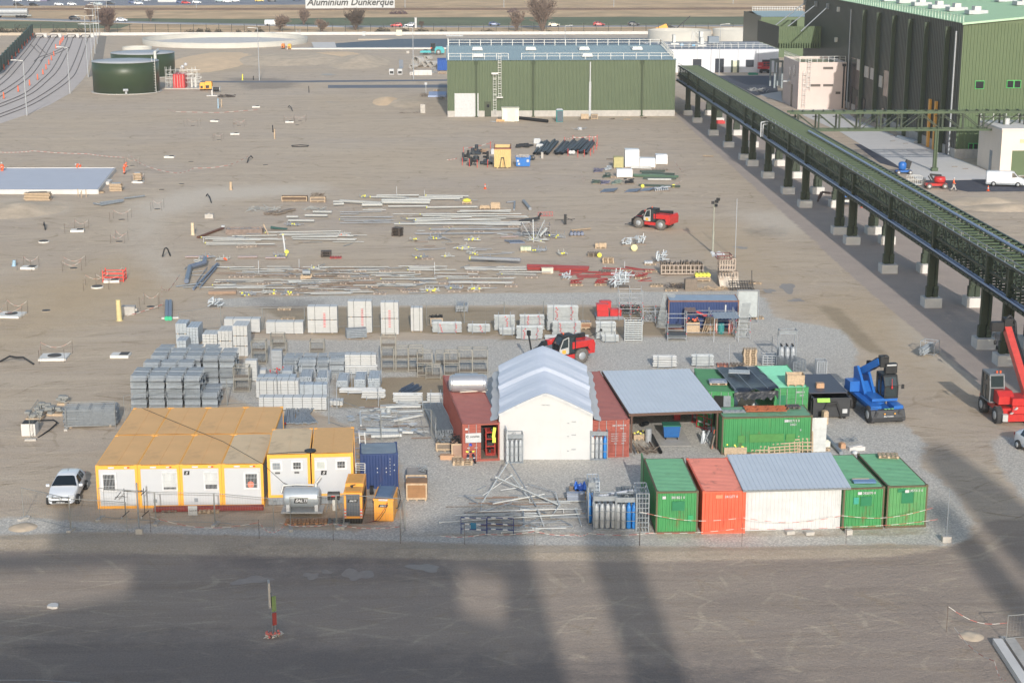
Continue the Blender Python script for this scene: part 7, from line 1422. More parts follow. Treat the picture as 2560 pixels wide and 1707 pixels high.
def fence(LB,pts,h=2.0,feet=1,wires=1,blk=CONC,group='temporary fence panels',names=None):
 for i,(a,b)in EN(zip(pts[:-1],pts[1:])):
  d=b-a;w=d.length;rz=math.atan2(d.y,d.x);t=TH('mesh_fence',(names[i]if names else LB%ORD[i]),'fence',(a.x,a.y,0),rz,group)
  C.cyl((0,0,0),(0,0,h),.022,n=6);C.cyl((w-.05,0,0),(w-.05,0,h),.022,n=6);C.cyl((0,0,h-.02),(w-.05,0,h-.02),.02,n=6);C.cyl((0,0,.2),(w-.05,0,.2),.018,n=6);C.K('frame',FZ,t)
  if wires:
   n=int(w/.16)
   for j in Q(1,n):C.G((w*j/n,0,.2),(w*j/n,0,h),.0045)
   for z in(.6,1.0,1.4,1.8):C.G((0,0,z),(w-.05,0,z),.0045)
   C.K('mesh',FZ,t)
  if feet:C.box(-.12,.12,-.38,.38,0,.14);C.K('concrete_foot',blk,t)
P_=lambda k,*pts:[g(k,*p)for p in pts]
fence('%s fence panel from ^left along ^front~cabins',P_('Y4',(35,1062),(457,1165),(965,1200)))
fence('%s fence panel from ^left between hatchback`silver tank',P_('Y4',(715,1065),(1215,1105),(1743,1115),(2270,1165)))
fence('%s fence panel from ^left before ^silver tank`generators',P_('B5',(160,960),(840,930),(945,920),(1840,985)),group='temporary fence panels')
fence('%s fence panel from ^left along ^rear~frame bundles',P_('Y1',(530,345),(905,290),(1275,305),(1650,300),(2030,290),(2400,290)),feet=0)
fence('%s rear fence panel from ^left <tube stacks',P_('W4',(310,1190),(745,1150),(1205,1150),(1655,1140),(2115,1130)),feet=0)
fence('%s fence panel from ^left <tan cabin roofs',P_('Y1',(45,1130),(960,975),(1410,960)),feet=0,h=2.0)
fence('%s fence panel from ^left along ^steel scrap',P_('B2',(945,1200),(1640,1440),(1880,1400)),feet=0,names=['fence panel crossing ^steel scrap <cabins','fence panel at ^}steel scrap'])
fence('%s fence panel around ^stack of wire fencing',P_('Y4',(415,262),(860,250)),names=['fence panel |stacked fence panels at left']);fence('',P_('Y4',(95,360),(180,235)),names=['leaning fence panel near ^paving slab pallets at left'])
fence('',P_('W2',(2270,650),(2400,640)),names=['fence panel at ^right edge on ^concrete kerb'],h=1.4);fence('',P_('B5',(1780,1130),(1845,970)),names=['short fence end by ^yellow fuel tank'],wires=0,feet=0)
fence('',P_('Y2',(570,1250),(640,1260),(680,1330)),names=['fence panel {slanting tube bundle','fence panel |slanting tube bundle'],feet=0)
a=g('Y4',400,250);b=g('Y4',860,235);loc,rz,w=FR(a,b);t=TH('fence_panel_stack','big stack of lying wire fence panels {cabins','fence stack',loc,rz,)
for i in Q(22):
 z=.15+i*.055;o_=U(-.1,.1)
 for y in(0,.5,1.0,1.6):C.G((o_,y+U(-.05,.05),z),(w+o_,y,z),.035)
 for j in Q(5):C.G((w*j/4+o_,0,z),(w*j/4+o_,1.6,z),.03)
C.K('panels',GD,t)
for x in(.3,w-.5):C.box(x,x+.15,0,1.6,0,.13)
C.K('bearer',WOOD,t)
for k,x,y,w_,l in(('Y4',50,180,1.0,'pallet of grey paving blocks at ^left, front one'),('Y4',130,120,.9,'pallet of grey paving blocks, middle one'),('Y4',230,140,1.1,'pallet of grey blocks@a pale base, right one'),('Y4',330,45,.6,'small pallet of dark blocks at ^back')):
 q=g(k,x,y);t=TH('block_pallet',l,'block pallet',q,R(-4))
 for i in Q(12):C.cx_((U(.1,w_),U(.1,.8),.2+.16*(i//4)+U(0,.03)),(.38,.3,.14),rz=U(-.3,.3))
 C.K('blocks',mat('paving_grey',(140,142,140),.9,var=.15),t);C.box(0,w_+.1,0,.9,0,.14);C.K('pallet_base',WOOD,t)
q=g('Y4',15,320);t=TH('concrete_manhole','pale concrete manhole ring@grating at ^left edge','manhole',(q.x,q.y,0));C.box(0,.95,0,.9,0,.85);C.K('ring',CC_,t)
for i in Q(8):C.box(.05,.95,.03+i*.11,.1+i*.11,.85,.9)
C.K('grating',BK,t)
p0_=g('Y4',160,335);C.tube([p0_,g('Y4',260,280)+O(.1),g('Y4',335,225)+O(.2),g('Y4',300,200)+O(.2),g('Y4',120,195)+O(.1)],.05,6);C.t('black_hose',DARK,None,'thick black bent hose on ^ground by ^manhole ring','hose')
zone=[('Y2',(60,1210),(380,1215),.22),('Y2',(0,1250),(350,1255),.2),('Y2',(100,1280),(370,1270),.18),('Y2',(0,1035),(250,1020),.06),('Y2',(235,992),(590,985),.1),('Y2',(180,1015),(540,1010),.12),('Y2',(280,1045),(560,1035),.09),('Y2',(20,1085),(190,1110),.12),('Y2',(300,1140),(560,1085),.14),('Y2',(300,1120),(430,1075),.1),('Y2',(0,1100),(150,1075),.1),('Y2',(10,1180),(0,1060),.1),('Y2',(320,960),(600,955),.1),('Y2',(340,975),(520,970),.08),('Y2',(380,1240),(475,1245),.15),('Y2',(130,1010),(330,1030),.07)]
for i,(k,a,b,th)in EN(zone):a=g(k,*a);b=g(k,*b);z=.08+.05*(i%3);C.G(a+O(z+th/2),b+O(z+th/2),th*1.3,th);C.t('steel_beam',[ZINC,GV,PS_][i%3],None,'loose steel beam in ^scrap steel field <small blue>','beam','loose steel beams in ^scrap field')
for i in Q(26):x,y=random.choice([(U(20,250),U(1060,1120)),(U(330,530),U(1130,1230)),(U(-100,120),U(1090,1150))]);q=g('Y2',x,y);n=random.choice([4,5]);C.prism([(math.cos(6.28*j/n)*U(.2,.36),math.sin(6.28*j/n)*U(.2,.36))for j in Q(n)],0,.02);o=C.K('steel_plate',[ZINC,SB,ALU][i%3],None,(q.x,q.y,.05+rnd()*.25),U(0,3));o.rotation_euler.x=U(-.25,.25);tag(o,'cut steel plate lying in ^scrap steel field','plate','cut steel plates in ^scrap field')
for x,y,r,h in((205,1050,.18,.3),(255,1050,.17,.4),(440,950,.14,.5),(495,950,.14,.7)):q=g('Y2',x,y);C.pipe((0,0,0),(0,0,h),r);C.t('pipe_piece',ZINC,q,'short upright steel pipe piece %s'%{205:'lying left in ^scrap field',255:'standing$^lying one in ^scrap field',440:'before ^pale tube stack, shorter',495:'before ^pale tube stack, taller'}[x],'pipe')
CYG=mat('cylinder_grey',(168,174,180),.4,.1);CYB=mat('cylinder_blue',(26,128,210),.4)
def BT_(LB,loc,rz,cols,n2=2,w=1.15,h=1.95,frame=GD,top=1,d=.8):
 t=TH('cylinder_rack',LB,'gas cylinder rack',loc,rz,'gas cylinder racks')
 for x in(0,w):
  for y in(0,d):C.G((x,y,0),(x,y,h),.06)
 for z in(.05,h):
  for y in(0,d):C.G((0,y,z),(w,y,z),.06)
  for x in(0,w):C.G((x,0,z),(x,d,z),.06)
 for z in(.6,1.15):C.G((0,-.02,z),(w,-.02,z),.035)
 C.box(0,w,0,d,.05,.09)
 if top:C.box(.03,w-.03,.03,.09,h-.28,h-.03)
 C.tube([(w/2-.1,.05,h),(w/2-.08,.05,h+.14),(w/2+.08,.05,h+.14),(w/2+.1,.05,h)],.018,5)
 C.K('frame',frame,t);n=len(cols)
 for r_ in Q(n2):
  for i,c in EN(cols):
   x=w*(i+.5)/n;y=.16+r_*.28;rr=w/n*.44;C.lt((x,y,.1),[(rr*.9,0),(rr,.05),(rr,1.25),(rr*.75,1.38),(.03,1.45),(.03,1.52)],12);b=C.K('cylinder',CYB if c=='b' else CYG if c=='g' else ALU,t);C.lt((x,y,1.58),[(.03,0),(.055,.02),(.055,.13),(.03,.15)],8);C.K('valve_cap',CYB if c in'bc' else BK if c!='t' else mat('cap_green',(60,190,140)),b)
 return t
q=g('Y2',1298,1492);BT_('rack of four grey gas cylinders$^open> door {tent entrance',q,R(2),['g','g','g','g'],w=1.12);q=g('Y2',2055,1462);BT_('rack of grey`blue gas cylinders at ^right corner~tent',q,R(-2),['c','g','g','b'],w=1.08,d=.6)
q=g('Y6',1368,1158);BT_('rack of four tall grey gas cylinders nearest ^fence, {mixed one',q,R(-1),['g']*4,w=1.32,h=2.05);q=g('Y6',1562,1162);BT_('rack of two grey`two blue gas cylinders next to ^tall steel ladder crate',q,R(-1),['g','g','b','b'],w=1.25,h=2.0)
for k,x,y,l,h_ in(('Y6',1322,1110,'slim blue`grey gas cylinder rack at ^left end, <fence post',2.6),('Y3',1592,770,'tall grey rack@gas cylinders at ^right rear~yard',2.9)):q=g(k,x,y);BT_(l,q,R(-1),['b','b']if k=='Y6' else['g','g','g'],n2=3,w=.35 if k=='Y6' else 1.35,h=h_)
def LT_(LB,p,rz,w,d,h,mt=GD,nx=4,nz=8):
 t=TH('lattice_crate',LB,'steel crate',p,rz,'stacked steel lattice crates')
 for x in(0,w):
  for y in(0,d):C.G((x,y,0),(x,y,h),.06)
 for i in Q(nz+1):
  z=h*i/nz
  for y in(0,d):C.G((0,y,z),(w,y,z),.045)
  for x in(0,w):C.G((x,0,z),(x,d,z),.045)
  for j in Q(1,nx):C.G((w*j/nx,0,z),(w*j/nx,d,z),.03)
 for j in Q(1,nx):C.G((w*j/nx,0,0),(w*j/nx,0,h),.03)
 C.K('frame',mt,t)
q=g('Y6',1745,1175);LT_('tall steel lattice crate$^leftmost green>',q,R(-1),.72,1.9,2.35);q=g('Y6',1320,1010);LT_('steel lattice crate <slim blue cylinder rack',q,R(-1),.65,1.4,2.0,SB);q=g('Y6',1625,900);LT_('low steel lattice crate <long silver film roll',q,R(-1),.8,.7,.7)
q=g('Y3',1720,830);LT_('slanting steel lattice crates, }tall cylinder rack',q,R(25),1.2,2.2,.9,GD);q=g('Y3',1930,865);LT_('steel bottle rack@round fittings on top, nearest ^black skip',q,R(-2),.75,.9,1.25,GV);q=g('Y3',1450,760);LT_('open tube cage {tall cylinder rack',q,R(-3),1.1,.9,.8,GV,3,4)
q1=g('Y6',1400,860,1.2);q2=g('Y6',1745,800,1.3);C.cyl(q1,q2,.1,n=10);C.t('film_roll',mat('clear_film',(186,190,200),.2),None,'long silver roll of film lying across ^cylinder racks')
q=g('Y6',1150,885);CR_('wooden crate@crumpled blue plastic sheet {cylinder racks',(q.x,q.y,0),R(-3),1.1,.9,.55,WG_)
vs=[];n=7
for j in Q(n+1):
 for i in Q(n+1):vs.append((i/n*.75,j/n*.6,.5+.3*math.sin(i*1.3)*math.sin(j*1.1)+U(-.06,.1)))
C.add(vs,[(j*(n+1)+i,j*(n+1)+i+1,(j+1)*(n+1)+i+1,(j+1)*(n+1)+i)for j in Q(n)for i in Q(n)]);C.t('blue_tarpaulin',mat('blue_tarp',(24,110,220),.4),(q.x+.35,q.y+.15,.1),'crumpled bright blue tarpaulin on ^wooden crate','tarpaulin')
q=g('Y6',1130,912);C.box(0,1.1,0,.35,.35,.6);C.box(.02,1.08,-.02,.0,.1,.4);C.t('steel_trough',mat('zinc_trough',(150,160,178),.35,.4),q,'long zinc trough |crate@blue tarpaulin','trough')
BLUF=mat('barrier_blue',(36,50,110),.5)
for i,(x0,x1,l)in EN(((188,415,'left blue`white striped barrier before ^heap of thin pipes'),(420,655,'right blue`white striped barrier before ^heap of thin pipes'))):
 a=g('Y6',x0,1188);b=g('Y6',x1,1200);loc,rz,w=FR(a,b);t=TH('work_barrier',l,'barrier',loc,rz,'striped work barriers')
 for x in(0,w):C.G((x,0,0),(x,0,1.0),.04)
 for z in(.3,.62,1.0):C.G((0,0,z),(w,0,z),.05)
 C.K('frame',BLUF,t)
 for z in(.3,.62,1.0):
  for j in Q(2):C.box(w*(.15+.45*j),w*(.33+.45*j),-.035,.035,z-.035,z+.035)
 C.K('white_stripe',WT,t)
 if i==0:C.box(w*.38,w*.6,-.06,-.04,.35,.72);C.K('sign_plate',mat('blue_sign',(30,110,150)),t)
for i,(a,b,z0,z1,r)in EN((((0,1130),(1250,1075),.3,.45,.035),((300,1160),(1180,1138),.1,.1,.03),((470,963),(930,905),.3,.5,.045),((500,850),(1055,980),1.2,.35,.05),((330,1040),(640,968),.2,.4,.03),((340,1035),(1100,1010),.3,.3,.035),((380,920),(615,742),.1,1.5,.05),((615,745),(860,975),1.5,.2,.04),((380,890),(640,790),.3,.9,.04),((640,790),(800,905),.9,.15,.05),((780,825),(1030,875),.6,.4,.03),((1030,880),(1065,990),.4,.3,.05),((990,1055),(1070,985),.1,.4,.05),((440,925),(870,1020),.2,.3,.035),((540,870),(780,850),.5,.6,.03),((260,1050),(480,1000),.2,.3,.03),((680,1075),(1180,1060),.2,.3,.035),((180,1095),(650,1078),.25,.3,.04),((720,1000),(1230,1010),.2,.3,.03),((750,1145),(740,1060),.1,.5,.05),((930,1150),(880,1060),.1,.5,.04),((1210,1010),(1260,1130),.3,.1,.04),((330,840),(410,815),.3,.4,.035),((370,925),(365,1060),.2,.2,.03),((550,1190),(900,1165),.1,.1,.03))):
 a=g('Y6',*a,0)+O(z0);b=g('Y6',*b,0)+O(z1);C.cyl(a,b,r,n=6);
 if i%3==0:C.cyl(a-O(.06),a+O(.06),r*1.8,n=7)
 if i%4==1:C.cyl(b,b+Vx((.0,.0,-max(.05,b.z-.03))),r*.9,n=6)
 C.t('thin_pipe',[ZINC,GD,PS_][i%3],None,'thin steel pipe in ^tangled heap before ^front fence','pipe','tangled thin steel pipes on ^gravel')
def tape(LB,k,pts,zs,sag=.25,n=8,th=.025):
 t=None;c=0
 P=[g(k,*p)+O(z)for p,z in zip(pts,zs)];prev=None
 for a,b in zip(P[:-1],P[1:]):
  for i in Q(n):
   u,v=i/n,(i+1)/n;A=a.lerp(b,u);B=a.lerp(b,v);A.z-=sag*math.sin(math.pi*u);B.z-=sag*math.sin(math.pi*v);A.z=max(.03,A.z);B.z=max(.03,B.z);C.mi=c%2;c+=1;C.G(A,B,.012,th)
 return C.t('caution_tape',[TAPEW,TAPER],None,LB,'tape','red`white caution tape')
def stake(k,x,y,h=1.3,LB='thin rusty steel stake holding caution tape',r=.014,lean=0,mt=None):
 p=g(k,x,y);C.cyl((0,0,0),(lean,0,h),r,n=5);C.t('steel_stake',mt or RUST,p,LB,'stake','thin stakes holding caution tape')
tape('long red`white tape sagging before ^yellow cabins','Y4',[(1160,1180),(2132,1235),(2350,1240)],[1.0,1.0,.8],.5,12);tape('red`white tape before ^silver tank`generators','B5',[(0,1080),(780,1090),(1760,1110)],[.9,.9,.8],.2,14)
tape('red`white tape along ^gravel before ^thin pipe heap','Y6',[(0,1260),(400,1235),(840,1240),(1200,1240),(1320,1215),(1900,1195)],[.35,.3,.5,.3,.2,.1],.12,8)
tape('upper red`white tape across ^front~green`orange>s','Y7',[(110,1310),(860,1330),(1570,1320),(2225,1300)],[1.75,1.55,1.6,1.9],.35,14);tape('lower red`white tape at ^feet~front> row','Y7',[(180,1275),(850,1262),(1600,1245),(2270,1262)],[.15,.35,.3,.9],.1,12)
tape('tape line sagging between stakes at ^bottom right','W2',[(1998,600),(2270,640)],[1.3,.9],.4,8);tape('tape line running down to ^lower right corner','W2',[(2030,610),(2210,820),(2262,900)],[.3,.9,.8],.3,8)
for k,x,y,h in(('Y4',1165,1180,1.2),('Y4',2132,1240,1.2),('B5',785,1130,1.3),('B5',1770,1180,1.3),('Y6',220,1290,1.3),('Y6',845,1300,1.2),('Y6',1780,1300,1.3),('Y7',855,1350,1.4),('Y7',1610,1335,1.2),('Y7',112,1345,1.5),('W2',1995,605,1.4)):stake(k,x,y,h)
q=g('W1',1255,625);t=TH('sign_cluster','narrow green`red sign boards in a heap of tape on ^shaded road','sign',q)
C.cyl((-.02,0,0),(-.02,0,2.3),.03,n=6);C.cyl((.12,0,0),(.12,0,1.9),.03,n=6);C.K('post',GD,t);C.cx_((-.12,0,2.25),(.1,.5,1.3),rz=R(10));C.K('grey_board',CONC,t);RS2=mat('dull_red',(160,60,56));C.cx_((.1,-.05,1.75),(.22,.04,.8),rz=R(35));C.K('green_board',mat('board_green',(124,150,90)),t);C.cx_((.1,-.05,.95),(.22,.04,.65),rz=R(35));C.K('red_board',RS2,t)
CLP('crumpled red`white tape around ^foot~sign boards',(q.x-.4,q.y-.25,0),.8,.5,40,TAPEW,.12,XT=(16,TAPER,.06))
for k,x,y,l,sz in(('Y4',1060,1200,'square concrete block holding a thick steel post before ^cabins',(.4,.35,.35)),('W2',1998,195,'square concrete block@a thin post at ^right end~gravel strip',(.5,.4,.35))):
 q=g(k,x,y);t=TH('post_block',l,'concrete block',q);C.box(-sz[0]/2,sz[0]/2,0,sz[1],0,sz[2]);C.K('block',CONC,t);C.cyl((0,.15,sz[2]),(0,.15,3.1 if k=='Y4' else 3.2),.05 if k=='Y4' else.02,n=8);C.K('post',GD,t)
q=g('Y4',940,1035);t=TH('trestle_frame','dark steel trestle frame on small wheels |first cabin','trestle',q)
for x in(0,1.15):C.G((x,0,.1),(x,0,1.75),.035);C.G((x-.15,-.5,.1),(x+.15,.4,.2),.04)
C.G((0,0,1.6),(1.15,0,1.6),.035);C.G((-.55,0,1.2),(-.0,.1,1.25),.035);C.G((-.55,-.1,1.1),(-.2,.1,1.5),.035);C.G((1.0,-.1,1.35),(1.3,.1,1.6),.035);C.K('frame',BK,t)
for x in(-.15,1.0):C.cyl((x,-.5,.08),(x+.06,-.5,.08),.08,n=10);C.K('wheel',PS_,t)
a=g('W2',2228,660);b=g('W2',2352,850);C.G(a+O(.15),b+(b-a)*.4+O(.15),.45,.3);C.mi=1;C.G(a+Vx((.7,.3,.1)),b+(b-a)*.4+Vx((.7,.3,.1)),.5,.2);C.t('concrete_kerb',[CC_,CONC],None,'concrete kerb wall at ^bottom right corner','kerb')
a=g('W1',0,822);b=g('W1',185,825);C.cyl(a-Vx((2,0,0)),b,.02,n=5);C.cyl(b,g('W1',370,838),.02,n=5);C.t('ground_cable',GD,None,'thin rail lying at ^bottom left picture edge','rail')
q=g('W1',245,490);C.prism(blob(0,0,.28,.3,9,0,.2),0,.12);C.t('pale_rock',CC_,q,'single pale flat rock on ^shaded road at left','rock')
for x,y in((1545,1240+0),(1290,1262),(1350,1270)):
 q=g('Y7',{1545:1630,1290:1205,1350:1345}[x],{1545:1262,1290:1262,1350:1268}[x]);C.cx_((0,0,.12),(.5 if x!=1545 else.35,.3,.2 if x!=1545 else.35),rz=.2);C.t('foot_block',CONC,q,{1545:'dark capped concrete foot before ^third green>',1290:'left concrete foot before ^white shed wall',1350:'right concrete foot before ^white shed wall'}[x],'block')
q=g('Y2',825,1510);PAL_('pale pallet next to ^sitting worker',q+O(0),R(2),n=2,w=1.3,d=.9)
q=g('Y7',1850,735,2.66);PAL_('wooden pallet on ^roof~rightmost front>',g('Y7',1850,712,2.66),R(-8))
q=g('Y7',1670,895,2.66);C.box(0,1.3,0,.5,0,.1);C.mi=1;C.box(.0,1.0,.5,.58,0,.12);C.t('blue_tray',[mat('blue_panel',(92,128,170),.3),WOOD],q,'blue grey panel@a timber strip on ^green roof }white shed','panel',rz=R(-1))
q=g('Y3',980,935,2.63);PAL_('pallet under ^grey lid on ^dull green roof',q,R(-4));C.box(-.05,1.2,-.05,.85,0,.08);C.box(.1,1.0,.1,.7,.08,.14);C.t('grey_cover_box',mat('lid_slate',(128,138,156),.5),(q.x,q.y,q.z+.15),'slate grey plastic lid on ^pallet on ^dull green roof','lid',rz=R(-4))
for i,(x,y)in EN(((1095,1185),(1285,1150),(1300,1180))):
 q=g('Y3',x,y,2.63);w=(1.5,2.8,2.7)[i]
 for j in Q(5):C.G((0,j*.13,.06),(w,j*.13,.06),.05)
 for j in Q(5):C.G((w*j/4,0,.1),(w*j/4+.25,.55,.1),.035)
 C.t('steel_lattice',GD if i==0 else mat('rusty_orange_steel',(170,88,44),.8,var=.2),(q.x,q.y-.1,2.64+.02*i),('grey lattice frames on ^broadside green> roof','rear rusty orange lattice on ^broadside green> roof','front rusty orange lattice on ^broadside green> roof')[i],'lattice')
q=g('Y3',1670,1150,2.63);PAL_('dark pallet at ^right end~broadside green> roof',q,R(2),mat('dark_pallet',(92,84,84)),w=.9,d=.7)
for i,(x0,x1,y,rz_,h)in EN(((1348,1500,1548,0,1.35),(1510,1780,1548,4,1.15),(1760,1895,1545,0,1.4))):
 a=g('Y3',x0,y);b=g('Y3',x1,y);loc,rz,w=FR(a,b);w=max(w,.9);n=int(w/.35)+1
 for j in Q(n+1):C.G((w*j/n,0,0),(w*j/n,.35,h),.07,.03)
 for j in Q(7):z=h*j/6;C.G((0,.35*j/6-.03,z+.03),(w,.35*j/6-.03,z+.03+(.15 if i==1 else 0)),.03,.08)
 C.t('timber_lattice',WOOD,loc,('left pale timber lattice leaning on ^broadside green>','crooked middle timber lattice leaning on ^broadside green>','right timber lattice leaning on ^broadside green>')[i],rz=rz)
q=g('Y3',1105,1562);CR_('long pale wooden box@tools below ^broadside green>',(q.x,q.y,0),0,1.5,.5,.55,WOOD);CLP('yellow`grey tools in ^long pale wooden box',(q.x+.1,q.y+.1,.4),1.2,.3,30,GD,XT=(5,LIME,.06))
q=g('Y3',1385,1535);C.cyl((0,0,0),(0,0,.8),.09,n=12);C.t('steel_canister',GV,q,'slim steel canister$^long wooden box','canister')
q=g('Y3',430,1440);C.cyl((0,0,0),(0,0,.95),.22,n=14);C.t('steel_drum',GV,q,'bright steel drum at ^left inside ^open shed','drum')
q=g('Y3',300,1430);CR_('small open crate of yellow parts at ^left post~open shed',(q.x,q.y,0),R(6),.8,.6,.4,WOOD);CLP('yellow`steel parts in ^small open crate',(q.x+.05,q.y+.05,.3),.7,.5,24,GD,XT=(8,LIME,.06))
for i,(a,b,r)in EN((((460,1420),(540,1548),.13),((340,1500),(430,1560),.05),((300,1480),(340,1550),.04),((270,1470),(320,1560),.04),((440,1480),(500,1550),.06),((380,1320),(420,1290),.16))):
 a=g('Y3',*a)+O(.3);b=g('Y3',*b)+O(.12);(C.pipe if i in(0,5)else C.cyl)(a,b,r,n=10);C.t('scrap_pipe',[BK,WG_,WOOD,GD,RUST,BK][i],None,['thick black pipe slanting out~open shed','grey board at ^left shed post, outer','pale board at ^left shed post','thin grey bar at ^left shed post','rusty bar at ^left shed post','short black pipe at ^rear {open shed'][i],'pipe')
CLP('heap of mixed offcuts at ^left front~open shed',g('Y3',330,1560),1.3,.9,50,WG_,.25,h=.4)
q=g('Y3',660,1250);C.box(0,.45,0,.4,0,.45);C.box(-.02,.47,-.02,.42,.45,.5);C.t('red_toolbox',CRED,q,'red toolbox at ^back~open shed','toolbox')
for i in Q(2):
 q=g('Y3',820+40*i,1270+40*i);t=TH('red_barrier',('left red barrier leaning inside ^right side~open shed','right red barrier leaning inside ^right side~open shed')[i],'barrier',q,R(-55),'red barriers')
 for z in(.1,.5,.9):C.G((0,0,z),(1.5,0,z),.05)
 for x in(0,.75,1.5):C.G((x,0,0),(x,0,.95),.04)
 C.K('frame',CRED,t);C.box(.2,.6,-.04,.04,.45,.55);C.box(.9,1.3,-.04,.04,.45,.55);C.K('white_stripe',WT,t)
q=g('Y3',935,1450)
for i in Q(7):C.G((U(-.3,.3),U(-.2,.2),0),(U(-.15,.35),U(0,.3),U(.6,.95)),.14,.05)
C.t('sheet_offcuts',GV,q,'bundle of bent sheet metal offcuts at ^right shed post','sheet metal')
q=g('Y3',1000,1500);C.G((0,0,0),(.15,.3,1.2),.04);C.G((.5,-.2,0),(.5,.2,1.15),.04);C.G((.15,.3,1.2),(.5,.2,1.15),.04);C.mi=1;C.cx_((.0,.05,.5),(.08,.5,1.0),ry=.2);C.t('wood_trestle',[ORG,WG_],q,'orange framed board leaning at ^left end~broadside>','board')
a=g('Y3',1975,1370);b=g('Y3',2150,1560);C.cyl(a+O(.15),b+O(.15),.14,n=12);C.t('grey_pipe',GD,None,'long grey plastic pipe lying <rightmost front>s','pipe')
for k,x,y,w_,h_,mt,l,nm in(('Y3',1955,1490,.7,.4,mat('white_bag',(226,222,206)),'white rubble bag@yellow print }broadside>','rubble_bag'),('Y3',2140,1500,.35,.3,MATS['cardboard'],'small cardboard box$^long grey pipe','cardboard_box'),('Y3',2215,1520,1.1,.25,CC_,'pale open chest@papers near ^long grey pipe','open_chest'),('Y3',1985,1285,.35,.9,WOOD,'tall plywood board leaning on ^black skip','plywood_sheet')):
 q=g(k,x,y);C.cx_((w_/2,.2,h_/2),(w_,.45,h_),rz=.15);C.cx_((w_/2,.2,h_+.03),(w_*.7,.3,.06),rz=.4);C.t(nm,mt,q,l,nm.replace('_',' '))
q=g('Y3',2270,1545);C.lt((0,0,0),[(.2,0),(.2,.08),(.14,.2),(.02,.25)],12);C.t('white_bucket',WT,q,'white domed bucket <junction~right front>s','bucket')
q=g('Y3',1955,1520);PAL_('short pallet board below ^white rubble bag',q,R(-6),w=.7,d=.4)
CLP('heap of dark sheets`cloth on ^pale open chest',g('Y3',2180,1470)+O(.25),.9,.5,26,GD,.2)
PAL_('stack of pallets <sheet roof shed',g('Y3',1278,762),R(-2),WOOD,n=9,w=1.05);PAL_('pallet leaning flat <dull green>, left',g('Y3',1045,775),R(-4),mat('red_wood',(170,104,80)));PAL_('pallet <dull green>, right',g('Y3',1150,785),R(-10),WG_,n=2)
q=g('Y2',675,1385);CR_('brown crate@scrap {red brown>',(q.x,q.y,0),R(-2),1.25,1,.6,WG_);CLP('scrap heap in ^brown crate {red brown>',(q.x+.1,q.y+.1,.5),1.0,.8,60,GD,.2,h=.4)
q=g('Y2',815,1450);CR_('taller grey brown crate touching ^red brown>',(q.x,q.y,0),R(-1),.78,.9,1.05,mat('pale_brown_board',(158,130,112)),);CLP('rods`scrap in ^taller crate touching ^container',(q.x+.05,q.y+.1,.95),.65,.7,40,BK,.22,h=.5)
CLP('loose scrap on ^gravel below ^brown crate',g('Y2',710,1455),1.0,.5,40,WG_,.15);q=g('Y2',715,1458);C.box(0,.9,0,.4,0,.28);C.box(-.02,.92,-.02,.42,.28,.31);C.t('cardboard_box',MATS['cardboard'],q,'cardboard box on ^gravel below ^brown crate',rz=R(-4))
for i,(x,y,l)in EN(((925,690,'blue`white ladder leaning on ^small blue>, left'),(975,720,'striped ladder leaning on ^small blue>, right'))):
 q=g('Y5',x,y);t=TH('ladder',l,'ladder',q,R(-8),'leaning ladders')
 for s_ in(-.2,.2):C.G((s_,0,0),(s_*.9-.3,.7,3.0),.05)
 for j in Q(9):f=j/9+.05;C.G((-.2*(1-.1*f)-.3*f,.7*f,3*f),(.2*(1-.1*f)-.3*f,.7*f,3*f),.035)
 C.K('rails',PS_ if i else BP,t)
q=g('Y5',900,680);C.cx_((0,.2,1.1),(.5,.05,2.2),ry=-.1,rx=-.1);C.t('loose_board',WG_,q,'brown board leaning between ^rightmost cabin`^ladders','board')
for i in Q(4):p=g('Y5',890,560+20*i,2.6-.3*i);C.G(p,p+Vx((.55,-.1,0)),.03);C.G(p,p+Vx((0,-.1,-.3)),.03);C.G(p+Vx((.55,-.1,0)),p+Vx((.55,-.2,-.3)),.03)
C.t('cabin_steps',PS_,None,'white railed steps at ^right side~rightmost cabin','steps')
q=g('B5',70,900);PAL_('left pallet under ^silver tank',(q),R(-1),mat('orange_pallet',(178,128,84)));PAL_('middle pallet under ^silver tank',q+Vx((1.25,0,0)),R(-1),mat('orange_pallet',(178,128,84)));PAL_('grey right pallet under ^silver tank',q+Vx((2.5,0,0)),R(-1),mat('grey_pallet',(110,118,118)),w=1.3)
a=g('Y4',1195,990);b=g('Y4',2170,975);C.G(a+O(.15),b+O(.15),.4,.22);C.t('red_beam',mat('dark_red_beam',(140,52,48)),None,'long dark red beam on ^ground |yellow cabins','beam')
PAL_('pallet on ^soil below ^dark red beam, left',g('Y4',1262,1003),0,WG_,w=.9,d=.5);PAL_('pallet on ^soil below ^dark red beam, right',g('Y4',1590,1012),0,WOOD,w=1.2,d=.6)
q=g('Y5',265,830);PAL_('pallet standing <silver tank',q+Vx((0,.2,.4)),0,WOOD,w=1.0,d=.5)
